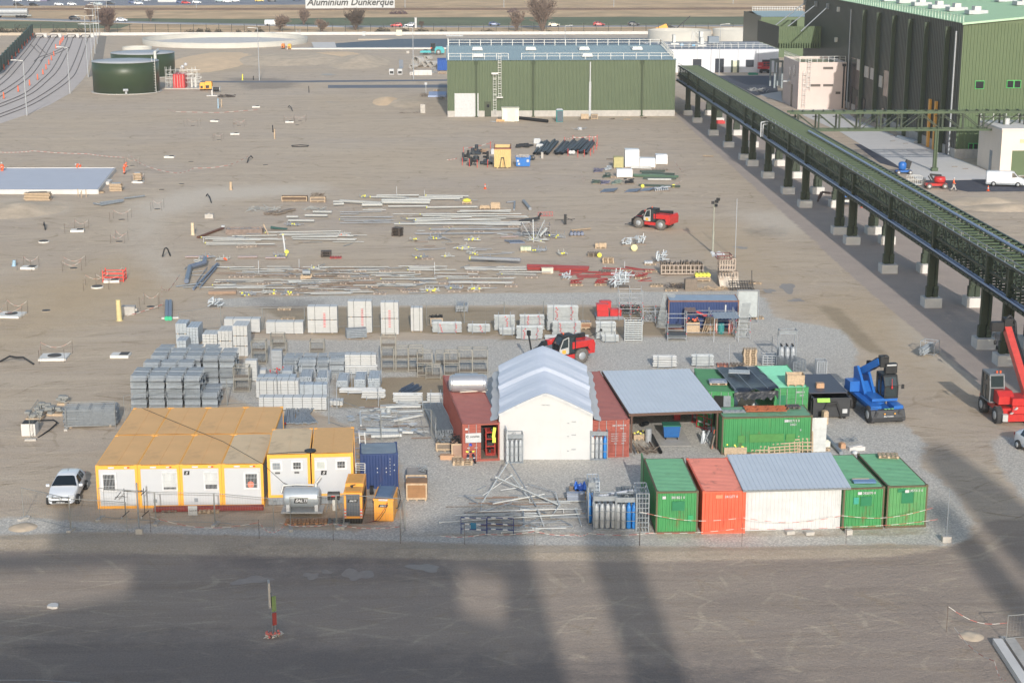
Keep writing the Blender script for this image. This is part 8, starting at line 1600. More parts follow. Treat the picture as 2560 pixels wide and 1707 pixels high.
def scaff(LB,k,x0,x1,y,d,zs,nx,mt=GV,reds=1,name='scaffold_rack'):
 a=g(k,x0,y);b=g(k,x1,y);loc,rz,w=FR(a,b);t=TH(name,LB,'scaffold',loc,rz,'scaffold racks');h=zs[-1]
 for i in Q(nx+1):
  for yy in(0,d):C.cyl((w*i/nx,yy,0),(w*i/nx,yy,h+.3),.028,n=6)
  for z in zs:C.cyl((w*i/nx,0,z),(w*i/nx,d,z),.024,n=6)
 for z in zs:
  for yy in(0,d):C.cyl((0,yy,z),(w,yy,z),.024,n=6)
 C.K('tubes',mt,t)
 if reds:
  for i in Q(nx+1):
   for z in(.6,1.6):C.cyl((w*i/nx,0,z),(w*i/nx,0,z+.1),.034,n=6)
  C.K('red_coupler',REDMK,t)
 return t,w,loc,rz
t,w,loc,rz=scaff('open scaffold rack@a grey tray at ^{rear blue>','W5',1240,1455,1350,1.6,(.25,.95,2.0),1);C.box(0,w,.1,1.5,.27,.45);C.box(.0,w*.8,.9,1.6,.97,1.1);C.K('dark_tray',mat('tray_grey',(92,98,102)),t)
scaff('low scaffold bay@pallets`a green drum below ^rear blue>','W5',1455,2010,1270,1.4,(.15,.85,1.75),2);scaff('scaffold bay full of ladders at ^}rear blue>','W5',2025,2190,1330,1.6,(.25,.9,1.55,1.95),1)
scaff('tall scaffold cage@small parts {rear blue>','W5',680,950,1120,1.9,(.3,1.1,1.7,2.5),2);scaff('scaffold bay between ^tall cage`^blue>','W5',960,1240,1160,1.2,(.3,1.2),2)
a=g('W5',1780,1100,1.95);t=TH('sheet_canopy','slanting grey sheet canopy |rear blue>','canopy',(a.x,a.y,0));C.corr((0,0,2.0),(2.15,0,0),(0,1.4,.25),(0,0,1),.3,.03);C.K('sheet',mat('canopy_grey',(134,146,158),.4),t);C.G((0,0,0),(0,0,2),.05);C.G((2.1,0,0),(2.1,0,2),.05);C.K('post',GV,t)
a=g('W5',1450,1020,1.9);C.corr((0,0,0),(.95,0,0),(.0,1.0,.2),(0,0,1),.3,.03);C.t('tin_sheet',mat('rusty_tin',(122,104,100)),a,'small rusty tin sheet {red shovel','sheet')
a=g('W5',1570,1020,1.75);C.G((0,0,.1),(.6,-.1,-.15),.22,.12);C.cx_((.75,-.1,-.2),(.35,.3,.15));C.t('red_shovel',CRED,a,'red plastic scoop hanging |rear blue>','scoop')
for i,(x0,y,n_,l)in EN(((1110,1190,10,'sheaf of leaning scaffold ladders {rear blue>'),(2030,1310,8,'sheaf of upright scaffold ladders }rear blue>'),(1320,1120,5,'few leaning grey frames before ^rear blue>'))):
 q=g('W5',x0,y);t=TH('ladder_sheaf',l,'ladder bundle',q,R(-20 if i!=1 else-8))
 for j in Q(n_):x=j*.1;C.G((x,0,0),(x+.45,.9,2.9 if i<2 else 1.6),.035);C.G((x+.08,.1,0),(x+.5,1.0,2.8 if i<2 else 1.5),.03);
 for j in Q(8):f=j/8;C.G((.45*f,.9*f,2.8*f*(1 if i<2 else.55)),(.45*f+n_*.1,.9*f,2.8*f*(1 if i<2 else.55)),.03)
 C.K('ladders',ZINC,t)
q=g('W5',1455,1260);CR_('pale crate@tools under ^scaffold bay',(q.x,q.y,0),0,1.15,.9,.95,WOOD);CLP('colourful tools`scraps on ^pale crate under ^scaffold',(q.x,q.y+.1,.9),1.1,.8,60,BK,.12,XT=(16,ORG,.06))
q=g('W5',1690,1235);t=TH('basket_crate','woven pale crate basket <green drum','crate',q);C.cx_((.45,.3,.6),(1.0,.6,1.1));C.K('basket',WOOD,t)
for i in Q(5):C.G((.0+.2*i,-.02,.05),(.0+.2*i,-.02,1.1),.03)
C.K('slat',WG_,t)
for i in Q(3):a=g('W5',1640+25*i,1255);C.G(a,a+Vx((.35,.25,1.15)),.1,.04);C.t('plank',WOOD,None,'pale plank leaning on ^woven crate',group='planks leaning on ^woven crate')
for x,y,mt,l,r,h in((1855,1262,mat('teal_drum',(30,130,130)),'teal green drum between ^tape bundles',.28,.9),(1955,1200,mat('green_drum',(52,120,70)),'green topped barrel at ^foot~grey sheet canopy',.42,1.2)):q=g('W5',x,y);C.lt((0,0,0),[(r,0),(r*1.03,h*.33),(r,h*.35),(r*1.03,h*.66),(r,h*.68),(r,h),(r*.9,h+.02)],16);C.t('drum',mt,q,l)
for x in(1800,1950,1985):
 q=g('W5',x,1270)
 for i in Q(9):C.mi=i%2;C.G((U(-.1,.1),0,U(.0,.5)),(U(-.1,.1),U(-.1,.1),U(.9,1.5)),.04)
 C.t('tape_bundle',[TAPER,TAPEW],q,'hanging bundle of red`white tape under ^scaffold bay','tape','hanging bundles of striped tape')
q=g('W5',430,1110);
for i,(dx,dy,dz)in EN(((0,0,0),(1.15,.1,0),(.3,.9,.55),(-.05,.05,.5))):C.box(0,1.0,0,.75,0,.5);C.box(-.04,1.04,-.04,.79,.5,.56);C.box(.1,.9,.08,.67,.56,.6);C.t('red_box',mat('crate_red',(200,28,34),.4),(q.x+dx,q.y+dy,.35+dz),['front left red plastic box <frame stacks','right red plastic box <frame stacks','topmost red plastic box <frame stacks','upper left red plastic box <frame stacks'][i],'plastic box')
C.box(-.1,2.3,-.1,1.7,.05,.34);C.t('steel_platform',GD,q,'low steel platform under ^red plastic boxes','platform')
q=g('W5',235,1215);CR_('brown box of bolts at ^}highest tube stack',(q.x,q.y,0),0,.95,.8,.6,mat('brown_box',(150,108,78)));CLP('bolts heaped in ^brown box',(q.x+.05,q.y+.05,.55),.85,.7,60,GV,.05,h=.1)
CLP('small scaffold parts piled in ^tall cage',g('W5',690,1090)+Vx((0,.1,.35)),1.9,1.5,150,BK,.14,h=.7,XT=(16,REDMK,.05));CLP('grey parts`cloth between cage and>',g('W5',985,1140)+Vx((0,.1,.1)),1.6,1.2,120,GV,.16,h=.8)
q=g('W4',350,1180);CR_('grey tub of black hoses <low tube stack',(q.x,q.y,0),0,1.1,.8,.75,GD,name='steel_tub');CLP('black hoses coiled on ^grey tub',(q.x,q.y+.1,.75),1.1,.6,60,BK,.18,h=.15)
q=g('A6',1142,800);t=TH('lamp_mast','tall grey lamp mast@a cluster of black floodlights','lamp mast',(q.x+.15,q.y+0,0));h=hz(q.x,q.y,pp('A6',0,140)[1]);C.cyl((0,0,0),(0,0,h*.45),.13,n=10);C.cyl((0,0,h*.45),(0,0,h*.98),.08,n=10);C.K('pole',mat('mast_grey',(160,162,150),.5,.2),t)
for dx,dz in((-.15,0),(.25,.12),(.4,.35),(.15,-.3)):C.cx_((dx,0,h+dz),(.34,.25,.3),rz=U(-.5,.5));C.K('floodlight',BK,t)
post('A6',1452,870,90,'very thin tall steel antenna pole }lamp mast',.05)
WG=mat('bleached_timber',(176,160,146),.85,var=.2,scale=6)
def SLC(LB,k,x0,x1,ytop,y,d,z0=0,mt=WG,fill=None,nx=10):
 a=g(k,x0,y,z0);b=g(k,x1,y,z0);loc,rz,w=FR(a,b);h=hz(a.x,a.y,pp(k,0,ytop)[1])-z0;t=TH('slatted_crate',LB,'crate',(loc.x,loc.y,z0),rz,'slatted timber crates')
 for yy in(0,d):
  for z in(.15,h*.45,h-.08):C.box(0,w,yy-.02,yy+.02,z,z+.1)
  for i in Q(nx+1):C.box(w*i/nx-.05,w*i/nx+.05,yy-.05,yy-.02,.1,h)
 for xx in(0,w):
  for z in(.15,h*.45,h-.08):C.box(xx-.02,xx+.02,.02,d-.02,z,z+.1)
  for i in Q(1,4):C.box(xx-.05,xx-.02,d*i/4-.05,d*i/4+.05,.1,h)
 C.box(0,w,0,d,.1,.15);C.K('slats',mt,t)
 if fill:
  for i in Q(fill):x=w*(i+.5)/fill;C.cx_((x,d*.5,h*.6+U(-.1,.25)),(.09,d*.8,h*1.0),ry=U(-.12,.12))
  C.K('standing_boards',WG_,t)
SLC('long bleached slatted crate full of upright boards {lamp mast','A6',487,1030,955,1090,1.3,fill=24);SLC('lower bleached slatted crate stack at ^foot~lamp mast','A6',1250,1480,1045,1225,1.6,nx=6);SLC('upper bleached slatted crate stack at ^foot~lamp mast','A6',1250,1450,870,1040,1.5,z0=1.65,nx=6)
q=g('A6',1220,850,3.2);
for z in(0,.35):
 for a_,b_ in(((0,0),(1.4,0)),((1.4,0),(1.4,1.3)),((1.4,1.3),(0,1.3)),((0,1.3),(0,0))):C.G((*a_,z),(*b_,z),.05)
for x in(0,.7,1.4):
 for y in(0,1.3):C.G((x,y,0),(x,y,.35),.04)
C.t('red_trestle',mat('dark_red_frame',(110,44,44)),(q.x,q.y,3.0),'dark red steel frame on top~upper slatted crate','frame')
q=g('A6',1150,860,2.6);n=6;vs=[(i/n*1.3,j/n*1.2,.1*math.sin(i*2)+.08*math.cos(j*3)-.3*(j<1))for j in Q(n+1)for i in Q(n+1)];C.add(vs,[(j*(n+1)+i,j*(n+1)+i+1,(j+1)*(n+1)+i+1,(j+1)*(n+1)+i)for j in Q(n)for i in Q(n)]);C.t('white_sheet',WT,(q.x,q.y,2.9),'white plastic sheet draped$^dark red frame','sheet')
q=g('A6',1230,1220);n=8;vs=[(i/n*1.9,(.3*math.sin(i*1.3))-.15*j,.9*(1-j/n)+.02)for j in Q(n+1)for i in Q(n+1)];C.add(vs,[(j*(n+1)+i,j*(n+1)+i+1,(j+1)*(n+1)+i+1,(j+1)*(n+1)+i)for j in Q(n)for i in Q(n)]);C.t('torn_tarpaulin',mat('cream_tarp',(216,204,188)),q,'torn cream tarpaulin hanging on ^lower slatted crate','tarpaulin')
q=g('A6',930,1170);CR_('brown crate@bright yellow drums |long slatted crate',(q.x,q.y,0),R(-2),1.5,.8,.45,WG_)
for i in Q(4):C.cyl((.2+i*.38,.1,.6),(.2+i*.38,.75,.6),.2,n=12);C.t('yellow_drum',LIME,(q.x,q.y,.0),'%s yellow drum from ^left in ^brown crate'%ORD[i],'drum','yellow drums in ^brown crate')
q=g('A6',800,1290);C.box(0,1.15,0,.9,0,1.0);C.prism([(0,0),(1.15,0),(1.0,.5),(.2,.6)],1.0,1.15);C.t('covered_load',WG_,q,'brown cloth covered load below ^brown crate of yellow drums')
for k,x,y,rz_,l,n_ in(('A6',345,1240,-2,'pale pallet on ^soil {dark timber heap',1),('A6',540,1300,-1,'pale pallet |dark timber heap',1),('A6',620,1225,0,'pallet lying on ^dark timber heap',1),('A6',1630,1200,-15,'pale pallet }dark steel rack',1),('Y3',1340,350,-2,'pallet@a yellow strap }ladder scaffold',1),('W5',320,380,-1,'grey pallet stack$^round yellow cap',3),('W5',490,455,0,'neat stack of pale pallets }yellow cap',4),('W5',1050,720,0,'thin pallet on ^soil above ^workshop',1),('W3',905,770,0,'pallet lying alone <rear fence',1),('W3',935,855,0,'pallet <low white plank stack',1),('A5',140,2000,0,'',1)):
 if l:PAL_(l,g(k,x,y),R(rz_),WG_ if'grey' in l else WOOD,n=n_)
CLP('dark timber heap between ^pallets above ^workshop',g('A6',550,1275),1.6,1.2,60,mat('dark_scrap',(84,76,72)),.3,h=.35);CLP('flat heap of battens`wire$^covered load',g('A6',1010,1290),2.6,1.2,60,WOOD,.5,h=.1);
q=g('A6',1420,1290);t=TH('steel_rack','dark steel rack@two uprights at ^}slatted crates','rack',q,R(5))
for x in(0,1.9):C.G((x,0,0),(x,.3,1.9 if x else 1.5),.06)
for z in(.1,.5,.8):C.G((-.3,0,z),(2.2,.0,z),.05);C.G((-.3,.7,z),(2.2,.7,z),.05)
for i in Q(10):C.G((-.2+i*.25,0,.1),(-.2+i*.25,.7,.8),.04)
C.K('frame',BK,t)
for k,x,y,w_,h_,l,mt in(('W5',405,285,1.25,.45,'row of three small pale boxes on a pallet',MATS['pale_timber']),('W5',975,475,.85,.2,'small white sack on a pallet {long slatted crate',WT),('W4',1390,325,1.15,.4,'pale green box on a pallet }pipe spools',mat('pale_green_box',(196,206,172)))):
 q=g(k,x,y);PAL_('pallet below ^'+l.split(' on a')[0],q,0,WOOD)
 for i in Q(3):C.box(i*w_/3+.01,(i+1)*w_/3-.01,.05,.7,.15,.15+h_)
 C.mi=1;C.box(w_*.3,w_*.32,.04,.71,.15,.155+h_);C.t('packed_box',[mt,GD],q,l,'box')
for k,x,y,l,s_ in(('W5',1100,450,'rounded bundle of grey steel brackets {long slatted crate',1.0),('W5',590,750,'big pale blue bundle of nested steel frames on a pallet',1.5),('W5',720,250,'cluster of grey brackets {yellow reel',.8),('W5',870,240,'cluster of upright grey brackets }yellow reel',.9),('W5',20,640,'small blue steel bundle at ^{red steelwork',.7),('W3',300,755,'bright bundle of steel brackets above ^rear fence',.9)):
 q=g(k,x,y);t=TH('bracket_bundle',l,'steel bundle',q,0,'bundles of steel brackets')
 for i in Q(int(26*s_)):c=Vx((U(0,1.2),U(0,.8),U(.15,1.0)))*s_;e=random.choice([Vx((.4,0,0)),Vx((0,.3,0)),Vx((.05,.1,.4)),Vx((.3,.2,.2))])*s_*U(.5,1);C.G(c-e,c+e,.06,.1)
 C.K('brackets',SB,t);C.box(0,1.2*s_,0,.8*s_,0,.12);C.K('pallet_base',WG_,t)
q=g('W5',855,310);C.lt((0,0,.35),[(.14,-.1),(.36,-.12),(.36,.12),(.14,.1)],20,'y');C.t('cable_reel',mat('cream_reel',(224,220,160)),q,'cream coloured cable reel standing on edge','reel')
q=g('W5',455,385);C.cyl((0,0,.25),(0,.08,.25),.24,n=16);C.t('yellow_plug',LIME,q,'round yellow end cap between two pallet stacks','pipe cap')
RS=mat('red_oxide_steel',(168,52,48),.5,var=.08)
def beam(name,k,a,b,w_,h_,mt,LB,group,z=.1,cat='beam'):
 A=g(k,*a)+O(z+h_/2);B=g(k,*b)+O(z+h_/2);C.G(A,B,w_,h_*.25);up=O(h_*.38);C.G(A+up,B+up,w_,h_*.24);C.G(A-up,B-up,w_,h_*.24);C.G(A-O(0),B,w_*.3,h_*.9);C.t(name,mt,None,LB,cat,group)
for i,(a,b)in EN((((1465,502),(2180,525)),((1465,515),(2175,535)),((1470,535),(2170,548)))):beam('red_beam','W4',a,b,.3,.25,RS,'%s thick red steel beam in ^parallel trio'%('rear','middle','front')[i],'thick red steel beams')
for i,(k,a,b,wd)in EN((('W4',(1840,565),(2306,570),.14),('W5',(0,560),(480,575),.14),('W5',(490,580),(850,572),.2),('W5',(490,525),(1090,545),.12),('W5',(750,510),(980,545),.12),('W5',(190,610),(640,600),.15),('W5',(200,630),(470,625),.15),('W5',(800,635),(860,575),.1),('W4',(1830,600),(2000,600),.12),('W5',(860,620),(1010,590),.1),('W5',(115,700),(250,690),.12),('W5',(130,670),(270,650),.1),('W5',(400,695),(540,690),.2),('W5',(420,665),(550,650),.12))):beam('red_beam',k,a,b,wd,.1,RS,'thin red oxide steel member in ^red steel area','thin red steel members')
for k,x,y,l in(('W5',120,715,'pallet under red brackets, left'),('W5',400,712,'pallet under red angle pieces, middle'),('W5',865,635,'pallet under red brackets, right'),('W5',455,562,'dark pallet at ^{red steel bars'),('W5',700,555,'pallet under ^red bars, centre'),('W5',985,558,'pallet under ^red bars, right end')):PAL_(l,g(k,x,y),0,WG_ if'dark' in l else WOOD)
for x,y,l in((130,705,'left'),(410,705,'middle'),(875,630,'right')):CLP('red steel brackets on ^%s pallet'%l,g('W5',x,y)+O(.15),1.0,.6,22,RS,.2,h=.25)
q=g('W4',1635,570);C.box(0,1.15,0,.5,0,.5);C.box(-.03,1.18,-.03,.53,.5,.54);C.t('pale_case',mat('pale_case',(216,200,180)),q,'pale case standing |thick red beams','case')
PW_=mat('pipe_pale_grey',(168,170,168),.5,.1,var=.06);PM_=mat('pipe_mid_grey',(140,145,152),.5,.1,var=.08)
def lay(k,rows,r,mt,LB,group,caps=0,z=.15,name='steel_pipe'):
 r*=.72
 for i,(x0,y0,x1,y1)in EN(rows):
  A=g(k,x0,y0)+O(z+r);B=g(k,x1,y1)+O(z+r);C.cyl(A,B,r,n=9)
  if caps and i%caps==0:C.mi=1;d=(A-B).normalized();C.cyl(A,A+d*.08,r*1.15,n=9)
  C.t(name,[mt,LIME],None,LB,'pipe',group)
lay('R5',[(285,568,620,568),(285,582,615,584),(0,572,285,588),(150,600,290,598)],.28,PW_,'thick pale grey pipe at ^rear {pipe yard','thick pale pipes at ^rear left')
lay('R5',[(210,540,450,545),(450,552,820,552),(540,540,840,545),(590,530,880,535),(250,530,540,528),(330,605,600,603),(595,612,940,608)],.16,PW_,'slender pale grey pipe in ^rear rows~pipe yard','slender pale pipes in ^rear rows',3)
lay('R5',[(550,658,1240,655),(565,668,1280,672),(800,640,1170,630),(820,632,1165,640),(460,688,900,676),(500,705,1290,680),(510,715,1300,712),(370,725,1230,722),(520,695,1100,700),(600,720,1240,730)],.12,PW_,'long thin pale pipe in ^middle rows~pipe yard','long thin pipes in ^middle rows',4)
lay('R5',[(0,690,370,695),(0,675,365,672),(30,700,350,705),(0,715,450,712),(620,762,1220,755),(750,752,1100,762),(520,790,1040,786),(830,785,1180,780),(0,640,285,636),(0,655,130,650)],.07,PM_,'thin mid grey pipe in ^front rows~pipe yard','thin grey pipes in ^front rows',5)
lay('W3',[(800,92,1470,80),(920,115,1580,125),(930,105,1560,100),(500,125,900,118),(230,135,820,150),(260,150,980,155),(330,165,760,160),(270,200,880,195),(265,185,710,182),(1040,150,1600,160),(1030,135,1440,130),(1450,150,1610,150)],.1,PW_,'thin pale pipe in ^left middle rows~pipe yard','thin pale pipes, left middle rows',4)
PALR=[]
rows3=[(470,405,700,400),(480,420,1100,418),(590,440,970,438),(700,455,810,465),(350,515,950,512),(340,535,780,528),(330,560,800,572),(350,575,760,578),(340,590,800,575),(1130,400,1900,398),(1310,435,1560,428),(1330,455,1640,462),(1040,535,1590,530),(960,520,1580,515),(1180,590,1560,600),(1140,632,1760,620),(1700,450,2130,450),(1740,470,2120,472),(1830,505,2320,508),(1780,480,2130,488),(1580,565,2140,565),(1790,550,2110,552),(1200,640,1560,636),(2070,400,2310,402),(2070,425,2352,430)]
lay('W3',rows3,.07,PW_,'thin pale pipe resting on pallets in ^front left rows','thin pale pipes on pallets, front left',6)
lay('W4',[(85,512,545,512),(95,545,650,550),(110,530,540,535),(400,590,900,600),(0,655,420,652),(560,690,1300,695),(550,650,1310,650),(560,700,1290,705),(740,522,1465,515),(745,535,1460,535),(750,545,1460,550),(1140,580,1740,575),(1180,600,1570,605),(430,625,800,628),(0,620,240,600),(0,730,190,728)],.08,PW_,'thin pale pipe resting on pallets in ^front right rows','thin pale pipes on pallets, front right',6)
lay('W4',[(815,445,1390,470)],.28,PM_,'thick mid grey pipe@yellow end caps in ^front~pipe yard',None,1,z=.3)
lay('W4',[(0,5,1400,10),(0,20,700,18),(350,75,1390,72),(170,128,860,125),(690,125,1080,125)],.07,PM_,'thin grey pipe crossing ^centre~pipe yard','thin grey pipes in ^centre',2)
lay('W4',[(200,320,525,300),(180,305,350,310),(900,375,1290,355),(740,300,1060,305),(720,315,1000,318),(620,0+60,430,160),(430,160,585,205)],.06,PM_,'short grey pipe in ^scattered spools~pipe yard','short grey pipes among ^spools',1)
pl=[]
for x,y in((470,478),(590,478),(860,425),(960,475),(1050,418),(700,470),(1350,430),(1590,428),(1810,428),(1440,472),(1230,470),(360,530),(720,540),(940,540),(1200,545),(1460,538),(1060,590),(1290,590),(830,630),(980,635),(1230,618),(300,630),(2000,600),(2040,610),(1760,628),(1690,565),(1840,528),(2120,525),(1630,495),(600,640),(540,210),(620,205)):pl.append(('W3',x,y))
for x,y in((170,500),(100,560),(400,625),(780,620),(160,680),(550,680),(870,675),(1170,680),(560,730),(900,720),(1210,725),(555,785),(280,790),(780,780),(1130,625),(1450,625),(1170,565),(770,560),(30,790),(450,693),(250,410),(350,105),(500,40),(1250,40),(850,100)):pl.append(('W4',x,y))
pal_proto=None
for i,(k,x,y)in EN(pl):
 p=g(k,x,y)
 if pal_proto is None:pal_proto=tag(pallet_mesh().K('pallet',WG,None,p,U(-.05,.05)),'bleached pallet carrying thin pipes in ^pipe yard','pallet','bleached pallets under ^thin pipes')
 else:o=pal_proto.copy();COL.objects.link(o);o.location=p;o.rotation_euler.z=U(-.08,.08)
sp=[('W4',170,200,.55,'leftmost'),('W4',420,180,1.1,'beside ^thin crossing pipes'),('W4',840,200,.9,'yellow dotted, in ^centre'),('W4',1450,140,1.6,'left foot~tall grey crate frame'),('W4',1600,200,1.5,'front foot~tall grey crate frame'),('W4',1780,160,1.2,'right foot~tall grey crate frame'),('W4',550,390,.7,'on a pallet below ^thin pipe fan'),('W4',250,400,.9,'on a pallet at ^left'),('W4',730,300,1.3,'with uprights in ^middle'),('W4',1580,330,1.2,'}pale green box'),('W4',1870,365,.6,'small one far right'),('W4',1020,425,.8,'above ^thick capped pipe'),('W4',820,355,.7,'tiny one below ^uprights'),('W3',270,310,.9,'with an orange cap at ^left'),('W3',400,330,.9,'}orange capped one'),('W3',940,300,.9,'with a white standing pipe'),('W3',1220,415,.7,'small one on a dark pallet'),('W3',640,640,.8,'on a pallet by ^gravel lane'),('W3',820,625,.8,'second on a pallet by ^gravel lane'),('W3',1000,630,.6,'third on a pallet by ^gravel lane'),('W3',2260,605,.9,'at ^centre by ^gravel lane'),('W4',620,760,.9,'double pallet by ^gravel lane'),('W4',850,770,.8,'right by ^gravel lane'),('R5',165,535,.6,'beside ^rear pipes'),('W3',200,345,.6,'small dark one at ^left'),('W3',1050,20,1.0,'at ^}long left rows'),('W3',1490,110,.8,'blue`orange end pieces~left rows')]
for i,(k,x,y,s_,l)in EN(sp):
 q=g(k,x,y);t=TH('pipe_spool','heap of bent pipe spools, %s'%l,'pipe spools',q,U(-.1,.1),'heaps of pipe spools')
 for j in Q(int(9+6*s_)):
  c=Vx((U(-.6,.6)*s_,U(-.4,.6)*s_,U(.1,.3)));a=U(0,3.14);e=Vx((math.cos(a),math.sin(a)*.5,U(-.1,.15)))*U(.25,.7)*s_;r=U(.03,.07);C.cyl(c-e,c+e,r,n=7)
  if j%3==0:C.cyl(c+e,c+e+O(U(.15,.4)),r,n=7)
  if j%4==0:C.cyl(c-e,c-e+Vx((.02,-.02,0)),r*2,n=8)
 C.K('pipes',PM_ if i%2 else PW_,t)
 for j in Q(2+i%3):c=Vx((U(-.7,.7)*s_,U(-.5,0)*s_,U(.12,.4)));C.cyl(c,c+Vx((.03,-.08,0)),U(.06,.1),n=9)
 C.K('yellow_cap',LIME if'orange' not in l else ORG,t)
P=[g('W3',95,540),g('W3',125,420),g('W3',255,390),g('W3',262,360)];P=[p+O(.35+.1*i)for i,p in EN(P)]
for a,b in zip(P[:-1],P[1:]):C.cyl(a,b,.24,n=14)
for p in P[1:-1]:C.lt(p,[(.02,-.24),(.17,-.17),(.24,0),(.17,.17),(.02,.24)],14)
C.t('bent_pipe',mat('pipe_blue_grey',(110,122,144),.4,.2),None,'thick blue grey bent pipe at ^left end~pipe yard','pipe')
for i,(a,b,r)in EN((((155,595),(370,370),.09),((215,580),(385,375),.05),((0,568),(240,542),.05),((60,578),(210,570),.03),((75,415),(130,380),.03),((80,470),(270,470),.025),((130,440),(280,430),.025),((180,540),(280,400),.03),((240,520),(330,390),.03))):A=g('W3',*a);B=g('W3',*b);C.G(A+O(.15),B+O(.2),r*2);C.t('steel_bar',MATS['pipe_blue_grey']if i<2 else GD,None,['long slanting blue grey pipe$^bent pipe','second slanting thin pipe$^bent pipe','pale bar pointing left under ^bent pipe','short dark bar under ^bent pipe'][i]if i<4 else'thin steel bar among ^bent pipe supports','pipe',None if i<4 else'thin bars around ^bent pipe')
a=g('W3',443,92);b=g('W3',770,90);loc,rz,w=FR(a,b);t=TH('timber_bin','long weathered timber bin full of grey parts at ^{pipe yard','timber bin',loc,rz);C.box(0,w,0,.04,0,.55);C.box(0,w,1.3,1.34,0,.6);C.box(0,.04,.04,1.3,0,.55);C.box(w-.04,w,.04,1.3,0,.55)
for i in Q(30):C.box(w*i/30,w*i/30+.05,-.03,0,0,.6)
C.K('boards',mat('grey_brown_boards',(136,120,112),.9,var=.3,scale=3),t);CLP('grey parts heaped in ^long timber bin',(loc.x+.1,loc.y+.1,.25),w-.2,1.1,120,GD,.2,h=.3)
q=g('W3',800,95);C.cx_((0,.3,.55),(.1,1.1,1.4),ry=-.4,rz=R(10));C.t('leaning_pallet',WOOD,q,'pallet leaning on ^right end~long timber bin','pallet')
q=g('W3',840,55);n=6;vs=[(i/n*1.9,j/n*1.2,.35*(1-i/n)*(1-abs(j/n-.5))+U(0,.05))for j in Q(n+1)for i in Q(n+1)];C.add(vs,[(j*(n+1)+i,j*(n+1)+i+1,(j+1)*(n+1)+i+1,(j+1)*(n+1)+i)for j in Q(n)for i in Q(n)],1);C.t('green_cloth',mat('green_cloth',(70,110,96)),q,'crumpled dark green cloth }long timber bin','cloth')
beam('rusty_girder','W3',(195,132),(420,48),.35,.15,mat('rust_girder',(120,78,58)),'rusty girder slanting {long timber bin',None);q=g('W3',405,42);C.box(0,.35,0,.4,0,.3);C.box(-.03,.38,-.03,.43,.3,.34);C.t('white_block',WT,q,'small white block at ^end~rusty girder','block')
for k,x0,x1,y,h_,l,mt in(('R4',1925,2100,285,.9,'dark brown timber box at ^rear {pipe yard',mat('dark_brown_box',(92,74,60))),('R4',2120,2225,290,.9,'grey heap of timber pieces$^dark brown box',WG_),('R5',1030,1095,612,1.0,'tall pale box }rear thick pipes',WOOD),('R5',955,1025,610,.45,'low pallet box {tall pale box',WOOD)):
 a=g(k,x0,y);b=g(k,x1,y);loc,rz,w=FR(a,b);CR_(l,(loc.x,loc.y,0),rz,w,.9,h_*.75,mt)
CLP('timber pieces piled on ^grey box',g('R4',2130,280)+O(.5),1.6,.9,70,WG_,.3,h=.4);q=g('R5',835,575);CR_('small brown crate@a yellow plastic cover <thin pipes',(q.x,q.y,0),0,1.2,.8,.35,WG_);C.lt((.6,.4,.3),[(.6,0),(.5,.2),(.2,.35),(.02,.36)],12);C.t('yellow_cover',LIME,q,'yellow plastic cover on ^small brown crate','cover')
for i,(x,y)in EN(((1840,375),(1900,378),(1960,360))):q=g('R4',x,y);C.cx_((0,.5,.2),(.35,1.8,.2),rz=R(-35));C.cx_((.4,.5,.2),(.3,1.8,.2),rz=R(-35));C.t('timber_bundle',WG_,q,('left','middle','right')[i]+' slanting brown timber bundle below ^dark brown box','timber')
CLP('heap of bent conduits {timber bundles',g('R4',1690,355),3.6,2.2,60,PW_,.6,h=.3);CLP('bent conduits }timber bundles',g('R4',2080,350),2.6,1.4,36,PW_,.5,h=.3)
lay('R4',[(2085,395,2240,395),(2140,370,2270,372),(1960,405,2040,405),(1970,430,2150,432),(2280,300,2352,302),(2280,318,2352,316)],.2,PW_,'short thick pale pipe at ^left end~rear rows','short thick pale pipes')
for k,x,y,rz_,l,n_ in(('R5',350,795,-25,'dark stack of nested steel trays {pipe rows',6),('W3',1290,300,5,'stack of dark pallets@small wheels',4)):
 q=g(k,x,y);t=TH('tray_stack',l,'tray stack',q,R(rz_))
 for i in Q(n_):C.box(i*.02,1.1+i*.02,0,.9,i*.17+.08,i*.17+.13);C.box(.05,.2,0,.9,i*.17,i*.17+.08);C.box(.9,1.05,0,.9,i*.17,i*.17+.08)
 C.K('trays',mat('dark_brown_steel',(84,74,68)),t)
q=g('W3',1370,310);PAL_('red painted pallet }dark pallet stack',q,0,mat('red_pallet',(170,60,60)))
q=g('R5',1300,620);q2=g('R5',1255,565);C.cyl(q+O(.22),q2+O(.22),.2,n=12);C.t('grey_pipe',PM_,None,'short thick grey pipe lying endwise }tall pale box','pipe')
q=g('R5',1140,570);C.tube([q+O(.12),g('R5',1195,565)+O(.12),g('R5',1190,620)+O(.12)],.12,8);C.t('bent_pipe',PM_,None,'bent grey pipe$^tall pale box','pipe');q=g('R5',1355,660)
for i in Q(6):C.G((i*.35,0,0),(i*.35,.2,.5),.04)
C.G((0,0,.5),(1.8,.2,.5),.04);C.G((0,0,.1),(1.8,.1,.1),.04);C.t('red_trestle',CRED,q,'small red frame lying <tall grey crate frame','frame')
SLC('tall grey crate frame packed@bent pipes in ^middle~yard','W4',1400,1730,20,140,2.0,mt=mat('grey_frame',(128,124,124)),nx=6)
q=g('W4',1540,210);C.G((0,0,0),(-1.2,1.2,2.0),.06);C.G((0,0,0),(0,1.3,2.3),.1);C.G((.2,.1,.3),(1.3,1.4,2.2),.08);C.G((.7,.5,.6),(1.5,.9,1.4),.2);C.t('support_struts',ZINC,q,'crossed grey struts rising |tall grey crate frame','struts')
